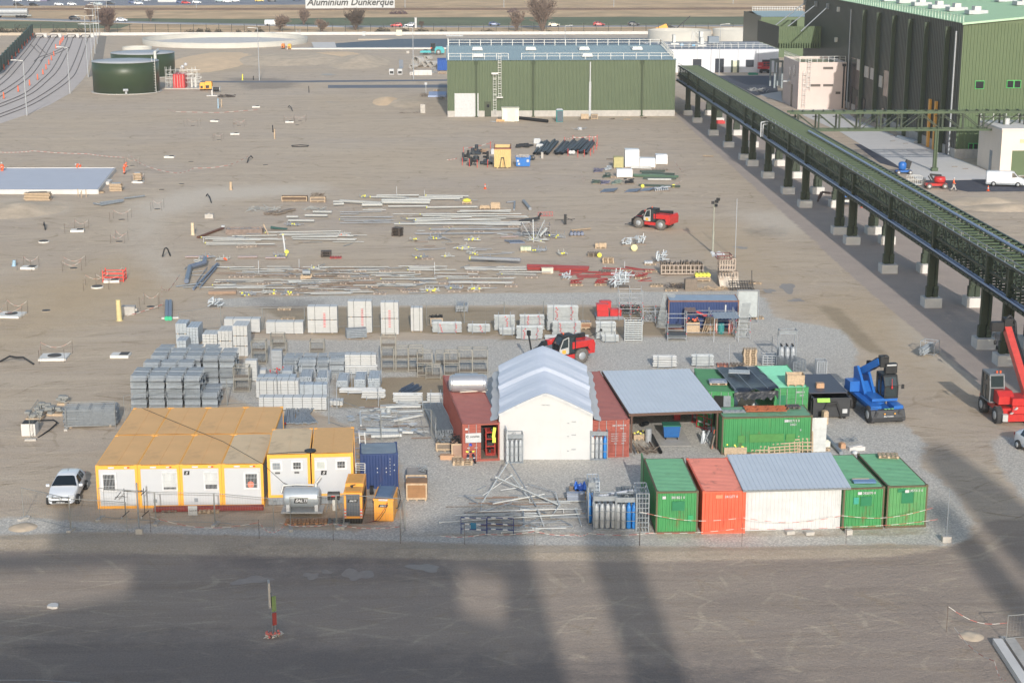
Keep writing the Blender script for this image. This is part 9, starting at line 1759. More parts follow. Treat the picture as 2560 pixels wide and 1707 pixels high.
q=g('R5',1225,705);C.G((0,0,.2),(2.4,.4,.5),.5,.25);C.G((2.2,.4,.4),(2.6,.5,1.1),.2);C.t('dark_profile',BK,q,'long dark steel profile <tall grey crate frame','profile')
q=g('R5',1540,715);C.cx_((0,0,.6),(.3,.3,1.2));C.G((-1.2,0,.5),(1.2,.8,.5),.06);C.G((0,-.3,.9),(.9,1,.3),.05);C.t('dark_stand',BK,q,'black stand@thin crossed rods }dark profile','stand')
beam('timber_plank','R5',(1580,762),(1712,750),.3,.12,WOOD,'single pale plank lying }crate frame',None);q=g('R5',1575,800)
t=TH('roll_pallet','pallet@four grey rolls }crate frame','rolls',q)
for i in Q(4):C.cyl((.15+i*.4,.0,.35),(.15+i*.4,.8,.35),.19,n=12)
C.K('rolls',mat('grey_rolls',(120,128,150)),t);C.box(-.05,1.6,0,.8,0,.14);C.K('pallet_base',WG_,t)
q=g('R5',1160,845)
for i in Q(6):C.G((i*.3,0,.2),(i*.3-.5,.9,.2),.12,.1)
C.box(0,1.7,0,.3,0,.14);C.t('slat_bundle',MATS['pipe_blue_grey'],q,'bundle of slanting dark slats on a pallet {crate frame','slats')
beam('flat_plank','R5',(1098,808),(1218,802),.5,.08,mat('pinkish_board',(190,170,164)),'pinkish flat board {crate frame',None);beam('flat_plank','W3',(85,303),(250,300),.6,.1,mat('pinkish_board',(190,170,164)),'leftmost pinkish flat board below ^pipe rows',None);beam('flat_plank','W3',(553,305),(725,303),.6,.1,mat('pinkish_board',(190,170,164)),'pinkish flat board in ^middle below ^pipe rows',None);beam('flat_plank','W3',(800,312),(980,312),.6,.1,mat('pinkish_board',(190,170,164)),'pinkish flat board under ^white standing pipe',None);beam('timber_block','W3',(292,628),(540,625),.6,.25,mat('tan_boards',(176,146,122)),'tan board stack by ^gravel lane at ^left',None)
q=g('W3',975,270);C.cyl((0,0,.2),(-.25,.5,2.0),.1,n=8);C.mi=1;C.cyl((-.25,.5,2.0),(-.26,.52,2.08),.12,n=8);C.cyl((.15,-.1,.3),(.16,-.2,.3),.22,n=12);C.t('standing_pipe',[WT,LIME],q,'white pipe standing up@yellow caps among ^spools','pipe')
q=g('W3',1110,505);CR_('pale box@a grey drum on top among ^pallets',(q.x,q.y,0),0,1.15,.8,.5,WOOD);C.cyl((.2,.4,.75),(.95,.4,.75),.28,n=12);C.t('grey_drum',GD,q,'grey drum lying on ^pale box among ^pallets','drum')
for k,x,y,yt in(('W3',738,450,325),('R5',388,535,455),('R5',578,530,478),('W3',1098,400,312),('W4',400,600,440),('W5',745,520,430),('W3',247,165,120),('W5',520,520,480)):post(k,x,y,yt,'thin white post standing among ^stored pipes',.035,WT)
HD=mat('black_plastic_pipe',(54,62,70),.45,var=.15)
fans=[((905,103),(840,205)),((930,105),(870,212)),((950,104),(880,210)),((965,106),(900,208)),((1005,98),(925,200)),((1020,95),(940,205)),((1035,100),(955,208)),((1050,104),(965,205)),((1110,102),(1022,200)),((1125,104),(1035,206)),((1140,108),(1048,208)),((1195,92),(1070,208)),((1205,98),(1085,205)),((1275,75),(1150,190)),((1280,88),(1170,185)),((1240,100),(1130,195)),((1300,98),(1205,180)),((1315,102),(1225,185)),((1330,105),(1240,195)),((1345,108),(1262,200)),((1360,104),(1280,195)),((1368,110),(1300,205)),((1255,92),(1110,190)),((1290,95),(1190,195))]
for i,(a,b)in EN(fans):A=g('W6',*a);B=g('W6',*b);z=.2+.12*(i%3);C.pipe(A+O(z),B+O(z),.19 if i%3 else.24,.03,10);C.t('black_pipe',HD,None,'black plastic pipe in ^slanting fan <blue skip','pipe','fan of black plastic pipes')
for x in(1162,1188):q=g('W6',x,210);C.cyl((0,0,.5),(0,.1,.5),.28,n=14);C.t('white_pipe_end',WT,q,('left' if x<1170 else'right')+' round white pipe end at ^front~black pipe fan','pipe')
RP=mat('red_plastic_stake',(226,60,44))
for i,(x,y)in EN(((1110,110),(1185,95),(1370,105),(1400,130),(1395,160),(1370,190),(1340,215),(1285,225),(1228,230),(1140,215),(1400,90),(1330,90),(200,300),(215,250),(262,310),(332,320),(425,318),(210,200),(450,150))):stake('W6',x,y,1.15,'red plastic stake around ^black pipes',.045,mt=RP)
def tape2(pts,LB,k='W6',z=.9):return tape(LB,k,pts,[z]*len(pts),.1,6,.09)
tape2([(1110,115),(1185,98),(1330,92),(1400,92),(1400,160),(1340,215)],'red`white tape ring around ^black pipe fan');tape2([(60,255),(150,240)],'loose red tape {black fittings',z=.1);tape2([(200,300),(210,200),(450,150),(480,125)],'tape ring around ^black fittings')
for i in Q(34):
 x,y=(U(205,475),U(250,312))if i%2 else(U(225,440),U(180,245));q=g('W6',x,y);r=U(.12,.3);a=U(0,3.1);
 if i%5==0:C.cyl((0,0,0),(0,0,U(.8,1.5)),r,n=12)
 else:C.pipe((0,0,r),(math.cos(a)*U(.4,.9),math.sin(a)*.5,r),r,.03,10)
 if i%4==0:C.cyl((0,0,r),(0,.05,r),r*1.25,n=12)
 C.t('pipe_fitting',HD if i%3 else BK,q,'black pipe fitting in ^taped storage {yellow>',group='black pipe fittings')
for i in Q(12):q=g('W6',U(640,830),U(120,145));C.pipe((0,0,.2),(U(.5,1.2),.2,.2),.16,.03,8);C.t('pipe_fitting',BK,q,'black pipe fitting <blue skip',group='black fittings <blue skip')
CLP('coiled rope`pale hoses <black fittings',g('W6',290,190),2.6,2.2,70,mat('rope_tan',(190,150,110)),.3,h=.5)
for x,y,l in((835,105,'white bag <black pipes'),(858,155,'second white bag nearer ^black pipe fan'),(455,200,'white panel box {yellow>')):
 q=g('W6',x,y);C.box(0,1.1,0,.8,0,.7);C.box(.1,1,.1,.7,.7,.8);C.t('white_bag',WT,q,l,'bag')
a=g('W6',482,322);b=g('W6',632,322);loc,rz,w=FR(a,b);YB=mat('dusty_yellow',(204,178,112),.6,var=.06,stain=(150,90,50),SA=.5);h=hz(a.x,a.y,pp('W6',0,155)[1]);t=TH('open_container','tall dusty yellow open>@a rusty tilted roof edge','container',loc,rz)
C.corr((0,0,.15),(w,0,0),(0,0,h-.15),(0,-1,0),.28,.05);C.box(0,.06,.02,5.5,.15,h);C.box(w-.06,w,.02,5.5,.15,h);C.box(.06,w-.06,.02,5.4,.1,.2);C.box(.06,w-.06,5.4,5.5,.1,h);C.K('body',YB,t);C.box(-.05,w+.05,-.06,.02,h,h+.12);C.box(-.04,.08,0,5.5,h,h+.1);C.box(w-.08,w+.04,0,5.5,h,h+.1);C.box(.08,w-.08,.1,5.4,h-.5,h-.45);C.K('rim',mat('rust_rim',(140,84,70)),t)
for s_ in(-1,1):C.G((w/2+s_*.4,-.1,.1),(w/2+s_*.16,-.1,1.5),.1)
C.G((w/2-.2,-.1,1.5),(w/2+.2,-.1,1.5),.12);C.K('lift_hook',BK,t)
for x in(.4,w-.6):C.box(x,x+.15,-.02,.4,0,.12);C.K('runner',YB,t)
a=g('W6',676,313);b=g('W6',804,313);loc,rz,w=FR(a,b);h=hz(a.x,a.y,pp('W6',0,228)[1]);t=TH('rubbish_skip','bright blue skip heaped@white waste$^yellow>','skip',loc,rz);BS=mat('skip_blue',(18,112,196),.45);C.add([(.05,0,.1),(w-.05,0,.1),(w-.05,1.6,.1),(.05,1.6,.1),(0,-.05,h),(w,-.05,h),(w,1.9,h),(0,1.9,h)],[(0,1,5,4),(1,2,6,5),(2,3,7,6),(3,0,4,7),(0,3,2,1)]);C.box(-.04,w+.04,-.12,-.04,h-.12,h);C.box(-.06,0,-.04,1.9,h-.12,h);C.box(w,w+.06,-.04,1.9,h-.12,h);C.K('body',BS,t)
for x,z,s_ in((.3,.9,.3),(.45,.45,.3),(w-.35,.9,.35)):C.box(x-s_/2,x+s_/2,-.09,-.06,z-s_/2,z+s_/2)
C.K('sticker',WT,t);C.box(.15,w-.15,0,1.7,h*.8,h*.9);C.K('fill',WG_,t)
CLP('white waste heaped in ^blue skip',(loc.x+.1,loc.y,h*.9),w-.3,1.5,90,mat('waste_white',(214,208,200)),.18,h=.5)
q=g('W6',900,238);C.box(0,.35,0,.35,0,.9);C.box(-.02,.37,-.02,.37,.9,.94);C.t('concrete_post',CONC,q,'small concrete post |black pipe fan','post')
for x in(812,830):q=g('W6',x,255);C.pipe((0,0,.35),(0,1.2,.35),.3,.04,12);C.t('black_pipe',HD,q,('left','right')[x>820]+' black pipe mouth$^blue skip','pipe')
def pkg(LB,k,x0,x1,yt,y,d,mt,name='wrapped_package',rag=0,marks=0):
 a=g(k,x0,y);b=g(k,x1,y);loc,rz,w=FR(a,b);h=hz(a.x,a.y,pp(k,0,yt)[1]);t=TH(name,LB,'package',loc,rz,'wrapped packages');C.add([(0,0,.1),(w,0,.1),(w,d,.1),(0,d,.1),(.02,.03,h-.05),(w-.03,.02,h),(w-.02,d-.03,h-.06),(.03,d,h-.02),(w*.5,d*.5,h+.06)],[(0,3,2,1),(0,1,5,4),(1,2,6,5),(2,3,7,6),(3,0,4,7),(4,5,8),(5,6,8),(6,7,8),(7,4,8)]);C.K('wrap',mt,t);C.box(.05,.2,0,d,0,.1);C.box(w-.2,w-.05,0,d,0,.1);C.K('pallet_base',WOOD,t)
 if marks:
  for i in Q(marks):C.box(w*.25,w*.8,-.015,-.005,h*(.12+.1*i),h*(.14+.1*i))
  C.K('red_marking',mat('pink_marking',(230,150,150)),t)
 return t
WRAP=mat('white_wrap',(226,228,230),.35,var=.06,scale=2,bump=.5,bscale=3);pkg('tallest white wrapped package@faint red print','W6',1648,1775,160,318,2.2,WRAP,marks=4);pkg('low wide white package@torn wrapping','W6',1778,1918,238,322,2.0,WRAP,marks=0);pkg('white cube package standing alone at ^right','W6',1922,2027,205,292,1.8,WRAP);pkg('olive`white package {tallest one','W6',1548,1635,225,325,1.8,mat('olive_wrap',(176,168,110),.6));pkg('crumpled low white package |tallest one','W6',1575,1715,335,408,1.6,WRAP)
lay('W6',[(1700,325,1880,325),(1700,335,1880,340)],.15,PS_,'pale profile |white packages','pale profiles before ^packages')
GP=mat('green_profile',(84,118,92),.5);GP2=mat('dark_green_profile',(70,88,80),.5)
for i,(a,b,wd,m_)in EN((((1780,362),(2005,360),.35,GP2),((1800,375),(2090,388),.4,GP2),((1730,402),(2125,410),.55,GP),((1720,395),(2000,398),.4,GP),((1810,425),(2105,428),.35,GP2),((1850,435),(2060,437),.25,PS_),((1770,485),(2140,498),.3,GP2))):beam('green_profile','W6',a,b,wd,.22,m_,['rear dark green profile bundle','second dark green profile bundle','wide bright green profile bundle','left bright green profile bundle','long thin dark green profile bundle','pale profile bundle below ^green ones','frontmost dark profile@yellow caps'][i],'green steel profiles')
for i,(x,y,l)in EN(((1375,365,'dark purple bundle {packages'),(1475,345,'pale blue bundle {packages'),(1455,415,'dark frame {crumpled package'),(1355,465,'dark wrapped bundle at ^far left'),(1440,470,'purple wrapped bundle at ^left'),(1535,470,'flat green grey panel bundle'),(1655,465,'steel basket below ^crumpled package'),(1430,545,'large slanting blue grey sheet bundle, left'),(1650,545,'slanting blue grey sheet bundle, middle'),(1785,535,'slanting blue grey sheet bundle, right'),(1920,530,'clear wrapped bundle on ^soil at ^right'))):
 q=g('W6',x,y);s_=(1.3,.9,1.1,1.0,1.1,1.2,1.2,1.9,1.7,1.4,1.9)[i];t=TH('sheet_bundle',l,'sheet bundle',q,0,'bundles of sheet parts');sk=.8 if'slant' in l else.1
 for j in Q(7):C.G((s_*j/7,0,.12+.02*j),(s_*j/7+sk,s_*1.2,.15+.02*j),.15,.12)
 if'slant' not in l:
  for j in Q(8):c=Vx((U(0,s_),U(0,s_),U(.2,.6)));C.cx_(c,(.4,.3,.12),rz=U(0,3))
 C.K('sheets',[mat('purple_bundle',(104,104,130)),SB,GP2,GP2,mat('purple_bundle',(104,104,130)),mat('green_grey',(120,138,128)),BK,mat('pipe_blue_grey',(110,122,144)),mat('pipe_blue_grey',(110,122,144)),mat('pipe_blue_grey',(110,122,144)),mat('clear_wrap',(176,180,188),.2)][i],t);C.box(0,s_,0,.15,0,.1);C.box(0,s_,s_*.8,s_*.8+.15,0,.1);C.K('bearer',WG_,t)
PAL_('pale board pallet {crumpled package',g('W6',1490,408),R(-5),WOOD);PAL_('dark pallet }white packages',g('W6',1895,345),0,WG_,w=2.2);PAL_('dark pallet {olive package',g('W6',1485,248),0,WG_,w=1.6,d=.5)
for x in(1805,2080):q=g('W6',x,495);C.cyl((0,0,.2),(0,-.1,.2),.2,n=10);C.cyl((0,0,.2),(0,.06,.2),.24,n=10);C.t('yellow_plug',LIME,q,('left','right')[x>1900]+' yellow cap on ^frontmost dark profile','cap')
def cone(LB,p):
 t=TH('traffic_cone',LB,'traffic cone',p,0,'traffic cones');C.lt((0,0,.03),[(.16,0),(.03,.72)],12);C.box(-.22,.22,-.22,.22,0,.03);C.K('cone',ORG,t);C.lt((0,0,.3),[(.118,0),(.085,.18)],12);C.K('white_band',WT,t)
cone('orange traffic cone alone on ^open ground <pipe yard',g('W6',402,508));cone('orange traffic cone |white van',g('A5',1725,1452));cone('orange cone below ^pipe rack by ^small machine',g('R6',1245,325))
for k,x,y,w_,d_,h_,l in(('R4',165,280,3.2,1.2,1.0,'stack of pale timber formwork before ^concrete slab'),('R4',750,215,1.6,1.0,1.0,'pallet of timber`sheets }slab'),('R4',910,140,1.1,.9,1.0,'small pallet stack@a grey sheet }slab'),('R4',650,228,1.2,.8,.25,'flat timber pallet at ^lower }slab')):
 q=g(k,x,y);t=TH('timber_stack',l,'timber stack',q,0,'timber stacks by ^slab');
 for i in Q(int(h_/.2)):C.cx_((w_/2+U(-.1,.1),d_/2,.1+i*.2),(w_,d_,.14),rz=U(-.08,.08))
 C.K('timber',WOOD,t);C.cx_((w_/2,d_/2,h_+.02),(w_*.7,d_*.8,.04),rz=.15);C.K('top_sheet',GV if'sheet' in l else WG_,t)
lay('R4',[(685,305,845,285),(690,315,845,290),(690,322,840,296),(850,275,990,258),(640,310,700,318)],.14,GD,'grey rod bundle lying below ^concrete slab','grey rod bundles below ^slab')
for x,y in((535,250),(590,255),(560,262)):stake('R4',x,y,1.0,'short timber stake at ^front right corner~slab',.06,mt=WOOD)
for i,x in EN((1140,1163)):A=g('R4',x,1095);B=g('R4',x+2,980);C.cyl(A+O(.2),B+O(.2),.19,n=12);C.mi=1;d=(A-B).normalized();C.cyl(A+O(.2),A+d*.25+O(.2),.2,n=12);C.t('capped_pipe',[MATS['pipe_blue_grey'],mat('green_cap',(20,180,130))],None,('left','right')[i]+' dark pipe@a bright green end cap {yard','pipe')
a=g('R4',1105,1085);b=g('R4',1225,1080);C.G(a+O(.06),b+O(.06),.3,.12);C.t('timber_sleeper',CC_,None,'pale sleeper under ^two green capped pipes','sleeper')
MH=[('R1',1470,832,'s'),('R1',1318,862,'d'),('R1',1605,846,'d'),('R1',1633,862,'d'),('R1',1605,920,'s'),('R1',1497,960,'d'),('R1',1978,838,'s'),('R1',2052,830,'d'),('R1',2032,857,'d'),('R1',1160,1078,'s'),('R1',903,1135,'d'),('R1',1305,1108,'d'),('R1',1815,1130,'d'),('R1',1750,735,'s'),('R4',1240,166,'d'),('R4',1105,205,'d'),('R4',945,155,'s'),('R4',1075,338,'d'),('R4',832,410,'d'),('R4',530,488,'s'),('R4',300,562,'r'),('R4',815,560,'d'),('R4',200,742,'s'),('R4',503,742,'d'),('R4',765,832,'s'),('R4',665,872,'r'),('R4',1030,1004,'d'),('R4',315,1030,'d'),('R4',75,1065,'b'),('P',136,895,'b'),('P',302,891,'s'),('R5',1415,0,'')]
MHW=mat('white_manhole',(216,214,208),.8);MHD=mat('manhole_lid_dark',(78,76,74),.7)
desc={'s':'pale manhole, dark hatch,','d':'flat manhole lid','r':'round ringed manhole cover','b':'large manhole slab'}
zones=lambda x,y:('at far left' if x<250 else'at left' if x<480 else'mid left' if x<650 else'{warehouse')+(', far away' if y<360 else', near ^concrete slab' if y<520 else', level@^pipe yard' if y<720 else', level@^plank stacks')
cnt={}
for k,x,y,ty in MH:
 if not ty:continue
 q=g(k,x,y);P0=pp(k,x,y);key=desc[ty]+' '+zones(*P0);cnt[key]=cnt.get(key,0)+1;lab=key if cnt[key]==1 else'%s, %s from ^back'%(key,ORD[cnt[key]-1])
 t=TH('manhole',lab,'manhole',q,U(-.2,.2),'manholes on ^open ground')
 if ty=='d':C.cyl((0,0,.01),(0,0,.05),.38,n=16);C.K('lid',MHD,t);C.cyl((0,0,0),(0,0,.02),.46,n=16);C.K('rim',SM_,t)
 elif ty=='r':C.cyl((0,0,0),(0,0,.12),.6,n=20);C.K('ring',MHW,t);C.cyl((0,0,.12),(0,0,.18),.5,n=18);C.K('lid',MHD,t)
 elif ty=='s':C.box(-.75,.75,-.55,.55,0,.22);C.K('slab',MHW,t);C.box(-.05,.65,-.4,.5,.22,.26);C.K('hatch',MHD,t)
 else:C.box(-1.1,1.1,-.95,.95,0,.18);C.K('slab',MHW,t);C.cyl((0,.1,.18),(0,.1,.24),.55,n=18);C.K('lid',MHD,t)
 px,py=P0;s_=(py+184)*.0286
 if rnd()<.6:
  n=4;R0=U(1.0,1.6);pts=[]
  for i in Q(n):a=.8+i*1.57+U(-.3,.3);pts.append(q+Vx((math.cos(a)*R0,math.sin(a)*R0*1.4,0)))
  for p_ in pts:C.cyl((0,0,0),(U(-.05,.05),0,1.15),.016,n=4);C.t('steel_stake',RUST,p_,'thin rusty stake$a manhole','stake','thin stakes around ^manholes')
  c=0
  for a,b in list(zip(pts,pts[1:]))[:U(2,3.9).__int__()]:
   for i in Q(6):
    u,v=i/6,(i+1)/6;A=a.lerp(b,u)+O(1.05-.5*math.sin(math.pi*u));B=a.lerp(b,v)+O(1.05-.5*math.sin(math.pi*v));C.mi=c%2;c+=1;C.G(A,B,.01,.02)
  C.t('caution_tape',[TAPEW,mat('faded_red_tape',(206,140,124))],None,'slack faded tape strung around a manhole','tape','slack tape around ^manholes')
for pts,l in((((0,1065),(230,1055),(600,1075),(850,1100)),'long dashed tape line <concrete slab'),):
 tape(l,'R1',pts,[.5]*len(pts),.1,16,.05)
tape('dashed tape line running right from ^slab','R4',((880,0),(1000,80),(1215,130),(1325,95),(1560,75),(1700,10)),[.8]*6,.15,8,.05);tape('tape line by ^green capped pipes','R4',((870,1080),(1110,1010),(1110,945)),[.2,.3,1.2],.05,8,.05);tape('tape on ^ground down ^{pipe yard','R4',((1230,790),(1150,900),(1105,940)),[.1,.1,.9],.05,6,.05);tape('loop of tape |far orange generators','R1',((1140,750),(1200,770),(1500,775),(1760,755)),[.1,.1,.1,.1],.0,8,.05)
tape('tape line {white packages','W6',((1260,395),(1275,460),(1290,470)),[.7,.3,.9],.1,5,.06);tape('tape ring }green profiles','W6',((2090,310),(2160,400),(2150,480),(2090,510)),[.8,.7,.7,.6],.1,5,.06)
for k,x,y,h,l,mt,r in(('R1',1492,742,1.9,'pale blue marker stake on ^far open ground',mat('pale_blue_stake',(150,186,210)),.12),('R1',1516,735,1.6,'cream marker stake$^pale blue one',WOOD,.1),('R1',1878,950,1.6,'thick cream stake by ^black arched hose',WOOD,.13),('R1',1867,905,1.2,'black arched hose end standing upright on ^far ground',BK,.1),('R1',1658,550,1.4,'yellow marker post <dark asphalt patch',LIME,.15),('R1',1732,548,.9,'small dark bollard }yellow marker post',BK,.12),('R4',1578,205,1.1,'short wooden post inside taped stakes above ^timber bin',WOOD,.2),('R4',1318,512,1.4,'cream post standing alone {pipe yard',mat('cream_post',(206,190,160)),.22),('R4',817,1098,1.9,'thick cream post$a grey block near ^left manholes',mat('yellow_cream_post',(206,188,130)),.25),('R4',95,725,.6,'small pale blue cap at ^left',mat('pale_blue_stake',(150,186,210)),.2),('R1',2113,635,1.4,'dark leaning post }asphalt patch',BK,.09)):
 q=g(k,x,y);C.cyl((0,0,0),(U(-.08,.08),0,h),r,r*.85,n=10);C.cyl((0,0,0),(0,0,.04),r*1.3,n=10);C.t('marker_post',mt,q,l)
for k,a,b,l in(('R1',(1970,735),(2000,762),'black hose end lying in ^far middle'),('R1',(1690,1115),(1728,1082),'black hose piece lying <slab tape'),('R4',(1410,248),(1445,295),'black hose piece leaning {dark brown box'),('R4',(1110,665),(1165,660),'arched black hose at ^{pipe yard'),('R4',(300,450),(310,480),'black hose end in ^taped corner at left'),('P',(0,905),(85,912),'black hose lying at ^left picture edge')):
 A=g(k,*a);B=g(k,*b);m=A.lerp(B,.5)+O(1.0 if'arch' in l else.5);C.tube([A+O(.05),A.lerp(m,.6)+O(.25),m,B.lerp(m,.6)+O(.25),B+O(.05)],.08,6);C.t('black_hose',BK,None,l,'hose')
q=g('R1',2050,1005);C.tube([(-1.2,0,.05),(-1.4,1.2,.05),(0,1.8,.05),(1.3,1.2,.05),(1.2,0,.05),(0,-.5,.05),(-1.2,0,.05)],.08,6);C.t('hose_loop',BK,q,'loop of black hose on ^ground {warehouse','hose')
q=g('R4',830,1060);C.box(0,1.2,0,.8,0,.75);C.cyl((1.2,.3,.4),(1.4,.3,.4),.15,n=8);C.t('concrete_box',CONC,q,'grey concrete box$^thick cream post');q=g('R4',1400,400);C.box(0,1.0,0,.6,0,.5);C.cyl((.5,.3,.5),(.5,.3,.6),.2,n=8);C.t('concrete_box',CONC,q,'small grey concrete box {pale conduits')
q=g('R4',705,835);t=TH('red_barrier_ring','red plastic barrier cage around a manhole at ^left','barrier',q);w=2.0
for y in(0,1.4):
 for z in(.15,.5,.9):C.G((0,y,z),(w,y,z),.07)
for x in(0,w):
 for z in(.15,.5,.9):C.G((x,0,z),(x,1.4,z),.07)
 for y in(0,1.4):C.G((x,y,0),(x,y,1.15),.08)
C.K('barrier',RP,t)
CLP('heap of timber scraps {warehouse',g('R2',550,665),1.4,2,60,WG_,.35,h=.6);CLP('scattered timber on ^soil {warehouse corner',g('R2',400,778),4.5,1.5,36,WG_,.3,h=.1);CLP('scrap at ^shaded left corner~warehouse',g('R2',660,685),1.6,2,40,WG_,.3,h=.4)
a=g('R2',605,665);b=g('R2',727,665);C.box(0,b.x-a.x,0,9,0,.25);C.box(-.1,b.x-a.x,-.1,0,0,.35);C.t('blue_slab',mat('slab_blue',(150,168,204)),a,'pale blue slab$^warehouse left wall','slab');q=g('R2',550,775);C.box(0,.9,0,.5,0,1.6);C.box(-.03,.93,-.03,.53,1.6,1.65);C.t('grey_cabinet',CONC,q,'pale grey cabinet standing {warehouse','cabinet');q=g('R2',588,655);C.cyl((0,0,0),(0,0,2.2),.06,n=6);C.box(-.25,.25,-.1,.1,2.2,2.7);C.t('meter_post',WT,q,'white box on a post {warehouse','meter box');PAL_('pallets on ^pale blue slab$^warehouse',g('R2',640,632)+O(.25),0,n=2)
for x,y,r,l in((630,580,1.6,'largest concrete pipe ring~heap {warehouse'),(735,580,.95,'concrete pipe ring in ^middle~heap'),(800,585,1.0,'concrete pipe ring at ^}heap'),(575,600,.7,'small concrete pipe ring at ^{heap'),(745,510,.8,'upper concrete pipe ring~heap')):
 q=g('A3',x,y);C.pipe((0,0,r*.8),(1.2,1.6,r*.8),r*.8,.15,20);C.t('concrete_ring',CONC,q,l)
a=g('A3',562,672);b=g('A3',815,672);w=b.x-a.x
for i in Q(5):C.box(i*w/5+.02,(i+1)*w/5-.02,0,1,0,.75)
C.box(.9,w-.1,.6,1.4,.75,1.1);C.t('concrete_blocks',CC_,a,'row of cream concrete blocks |concrete rings')
for x,l in((330,'left white cube@a dark opening on ^soil'),(425,'right white cube@a dark grille on ^soil')):q=g('A3',x,665);C.box(0,1.1,0,1,0,1.3);C.mi=1;C.box(.15,1.0,-.03,0,.2,.8);C.t('white_cube',[WT,BK],q,l,'cabinet')
a=g('A3',875,622);C.corr((0,0,.1),(2.6,0,0),(0,0,2.5),(0,-1,0),.4,.05);C.box(0,2.6,.01,6,.1,2.6);C.box(-.05,2.65,-.08,.0,2.5,2.62);C.t('blue_container',mat('bright_blue_container',(24,84,166)),a,'bright blue> end at ^left corner~warehouse','container');CR_('brown low crate |bright blue>',(g('A3',885,658).x,g('A3',885,658).y,0),0,2.0,.9,.5,WG_);CLP('bent galvanised ducts before ^bright blue>',g('A3',810,650),1.2,1.5,30,SB,.4,h=1.4)
q=g('A3',447,590)
for i in Q(6):C.G((i*.17,0,0),(i*.17,.3,1.9),.05)
C.G((0,0,.1),(.85,0,.1),.05);C.G((0,.3,1.9),(.85,.3,1.9),.05);C.t('blue_trestle',mat('blue_frame_paint',(90,130,170)),q,'blue upright frame {concrete rings','frame');q=g('A3',525,425);C.box(0,.8,0,.6,0,.6);C.box(-.02,.82,-.02,.62,.6,.64);C.t('grey_box',CONC,q,'small grey box {cyan roller','box')
CR_('orange brown crate {cream> by ^warehouse',(g('A3',1540,1205).x,g('A3',1540,1205).y,0),0,1.5,.8,.5,mat('orange_crate',(206,150,84)));q=g('A3',1468,1195)
for i in Q(4):C.tube([(i*.2,0,.05),(i*.2+.3,-.5,.08),(i*.2+.8,-.8,.05)],.05,5)
C.t('hose_bundle',SB,q,'blue grey hoses {orange brown crate','hoses')
for x,w_,l in((1648,1.4,'left pale crate at ^foot~warehouse wall'),(1718,1.2,'right brown crate at ^foot~warehouse wall')):q=g('R2',x,818);CR_(l,(q.x,q.y,0),0,w_,1.0,.9,WOOD if'pale' in l else WG_)
PAL_('pallet beneath ^two crates by ^warehouse wall',g('R2',1632,825),0,WG_,w=2);PAL_('small pallet on ^soil }warehouse crates',g('R2',1940,820),0,WOOD,w=1.2);CLP('rusty parts at ^last downspout~warehouse',g('R2',2060,812),1.0,.6,24,RUST,.2);CLP('brown scraps between ^crates`^last downspout',g('R2',1845,818),.9,.5,20,RUST,.2)
q=g('R2',1640,890);C.lt((0,0,0),[(.5,0),(.45,.35),(.2,.5),(.02,.52)],12);C.mi=1
for i in Q(18):a=U(0,6.28);C.G((0,0,.1),(math.cos(a)*U(.8,1.8),math.sin(a)*1.5,U(0,.7)),.04)
C.t('spiky_heap',[WT,GD],q,'white sack@splayed rods on ^soil before ^warehouse','sack')
beam('timber_plank','R3',(158,1072),(228,1076),.3,.12,WOOD,'pale plank lying$^pipe rack shadow',None);q=g('R3',272,848);C.cx_((0,0,.3),(1.8,.5,.5));C.cx_((0,0,.6),(1.2,.3,.12));C.t('red_barrier_block',CRED,q,'red plastic barrier block below ^pipe rack','barrier')
q=g('Y8',1045,470);t=TH('tube_cage','wire cage of bundled tubes standing alone by ^pipe rack shadow','tube cage',q,R(-38));f2,m2=cage_mesh(1.2,1.0,1.1);f2.K('frame',GV,t)
for i in Q(36):a=U(0,6.28);r=U(0,.4);C.cyl((.6+math.cos(a)*r,-1.1,.5+math.sin(a)*r*.8),(.6+math.cos(a)*r,1.0,.6+math.sin(a)*r*.8),.035,n=6)
C.K('tubes',SB,t)
a=g('B4',320,185);C.G(a+O(.4),a+Vx((1.6,-1.2,.3)),.6,.12);C.G(a,a+O(.4),.1);C.t('steel_ramp',SB,None,'pale blue grey ramp between ^two nearest pillar footings','ramp');a=g('B4',315,310);C.G(a+O(.1),a+Vx((1.3,-1.0,.1)),.5,.12);C.G(a+O(.2),a+Vx((1.3,-1.0,.2)),.3,.1);C.t('rubber_mat',BK,None,'black rubber mat }nearest pillar footing','mat')
q=g('R3',1340,845);C.box(0,1.4,0,.6,0,1.1);C.mi=1;C.box(.1,1.3,-.03,0,.3,.9);C.t('wooden_cabinet',[WG_,RS],q,'small wooden cabinet by ^hall wall below ^cross gantry','cabinet')
q=g('A5',560,760);q2=g('A5',790,830);C.G(q+O(.2),q2+O(.2),.9,.3);C.G(q+Vx((0,.3,.4)),q2+Vx((0,.3,.4)),.5,.1);C.t('panel_bundle',SB,None,'pale bundle of panels lying on ^apron by ^hall wall','panels')
q=g('A5',700,760);rail(C,(0,0,0),(2.8,-3.6,0),5,1.2,.06,(1.2,.8,.4));C.t('ramp_railing',SB,(q.x,q.y,0),'blue grey ramp railing along ^hall wall','railing')
for x,y in((480,805),(650,835),(1290,1140),(1430,1168),(480,735)):q=g('A5',x,y);C.G((-.4,0,.05),(.4,.1,.05),.2,.08);C.t('board_scrap',WG_,q,'small dark board scrap lying on ^concrete apron','board','board scraps on ^apron')
q=g('A4',1140,850);C.box(0,2.2,0,1.2,0,.35);C.box(.2,1.8,.2,1,.35,.5);C.t('green_pile',mat('green_wrap',(40,140,110)),q,'green wrapped pile |white flat roofed building','pile');CLP('pale sheets heaped {pale pink block',g('A4',1180,1050),3.5,6,60,PS_,.5,h=.5)
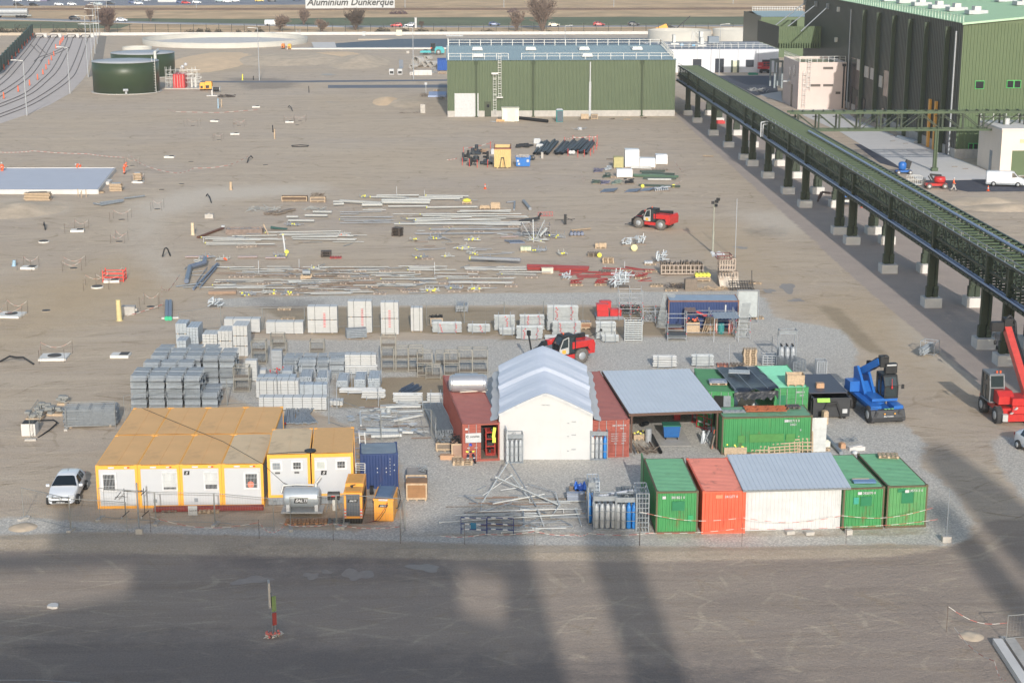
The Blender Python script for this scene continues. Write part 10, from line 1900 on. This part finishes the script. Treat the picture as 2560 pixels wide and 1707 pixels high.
q=g('A4',1420,1000);t=TH('steel_portal','pale steel portal frame <pale pink block','frame',q)
for x in(0,1.6):
 for y in(0,5):C.box(x,x+.35,y,y+.35,0,5.5)
C.box(0,1.95,0,.35,5.5,5.9);C.box(0,1.95,5,5.35,5.5,5.9);C.K('portal',mat('portal_grey',(150,160,164)),t)
LBR={'Y6':'thin tube in ^tangled heap near ^front fence','Y2':'narrow steel offcut in ^scrap steel field'}
RM=[GD,ZINC,PM_,mat('dull_rust_rod',(132,110,96)),WG_]
for k,x0,x1,y0,y1,n,ln in(('W3',430,1650,395,480,40,3.2),('W3',330,1650,505,635,60,3.0),('W3',1050,2300,395,640,50,3.0),('W4',50,1300,510,780,38,3.0),('R5',450,1250,640,740,30,4.0),('R5',0,900,530,720,25,3.5),('W3',250,1600,80,205,20,3.5),('W4',60,1300,60,400,15,1.6),('W5',0,1000,520,700,12,2.0),('Y6',200,1220,850,1170,46,3.2),('Y2',0,560,980,1280,40,1.8)):
 for i in range(n):
  q=g(k,U(x0,x1),U(y0,y1));a=U(-.06,.06)if i%5 else U(-1.2,1.2);l=U(.4,1)*ln;e=Vx((math.cos(a),math.sin(a),0))*l/2;z=U(.05,.3);m_=RS if k=='W5' else RM[i%5]
  (C.cyl(O(z)-e,O(z)+e,U(.02,.045),n=5)if i%3 else C.G(O(z)-e,O(z)+e,.07,.05)).t('thin_rod',m_,q,LBR.get(k,'thin rod or angle piece scattered among ^stored pipes'),'rod',LBR.get(k,'rods')+' group')
hm=bpy.data.materials.new('haze');hm.use_nodes=1;t_=hm.node_tree;t_.nodes.remove(t_.nodes['Principled BSDF']);v_=t_.nodes.new('ShaderNodeVolumePrincipled');v_.inputs['Density'].default_value=.00017;v_.inputs['Color'].default_value=(.86,.9,.96,1);t_.links.new(v_.outputs[0],t_.nodes['Material Output'].inputs['Volume'])
C.box(-1500,1600,-110,1400,-1.5,70);o=C.K('haze',hm);o['kind']='stuff'
DEC=dict(zip('{}|<~^>@`$',('left of ^','right of ^','in front of ^','behind ^',' of ^','the'+' ',' con'+'tainer',' wi'+'th ',' an'+'d ',' be'+'side ')))
for o in list(bpy.data.objects):
 for k in('label','group'):
  if k in o.keys():
   v=o[k]
   for a,b in DEC.items():v=v.replace(a,b)
   o[k]=v
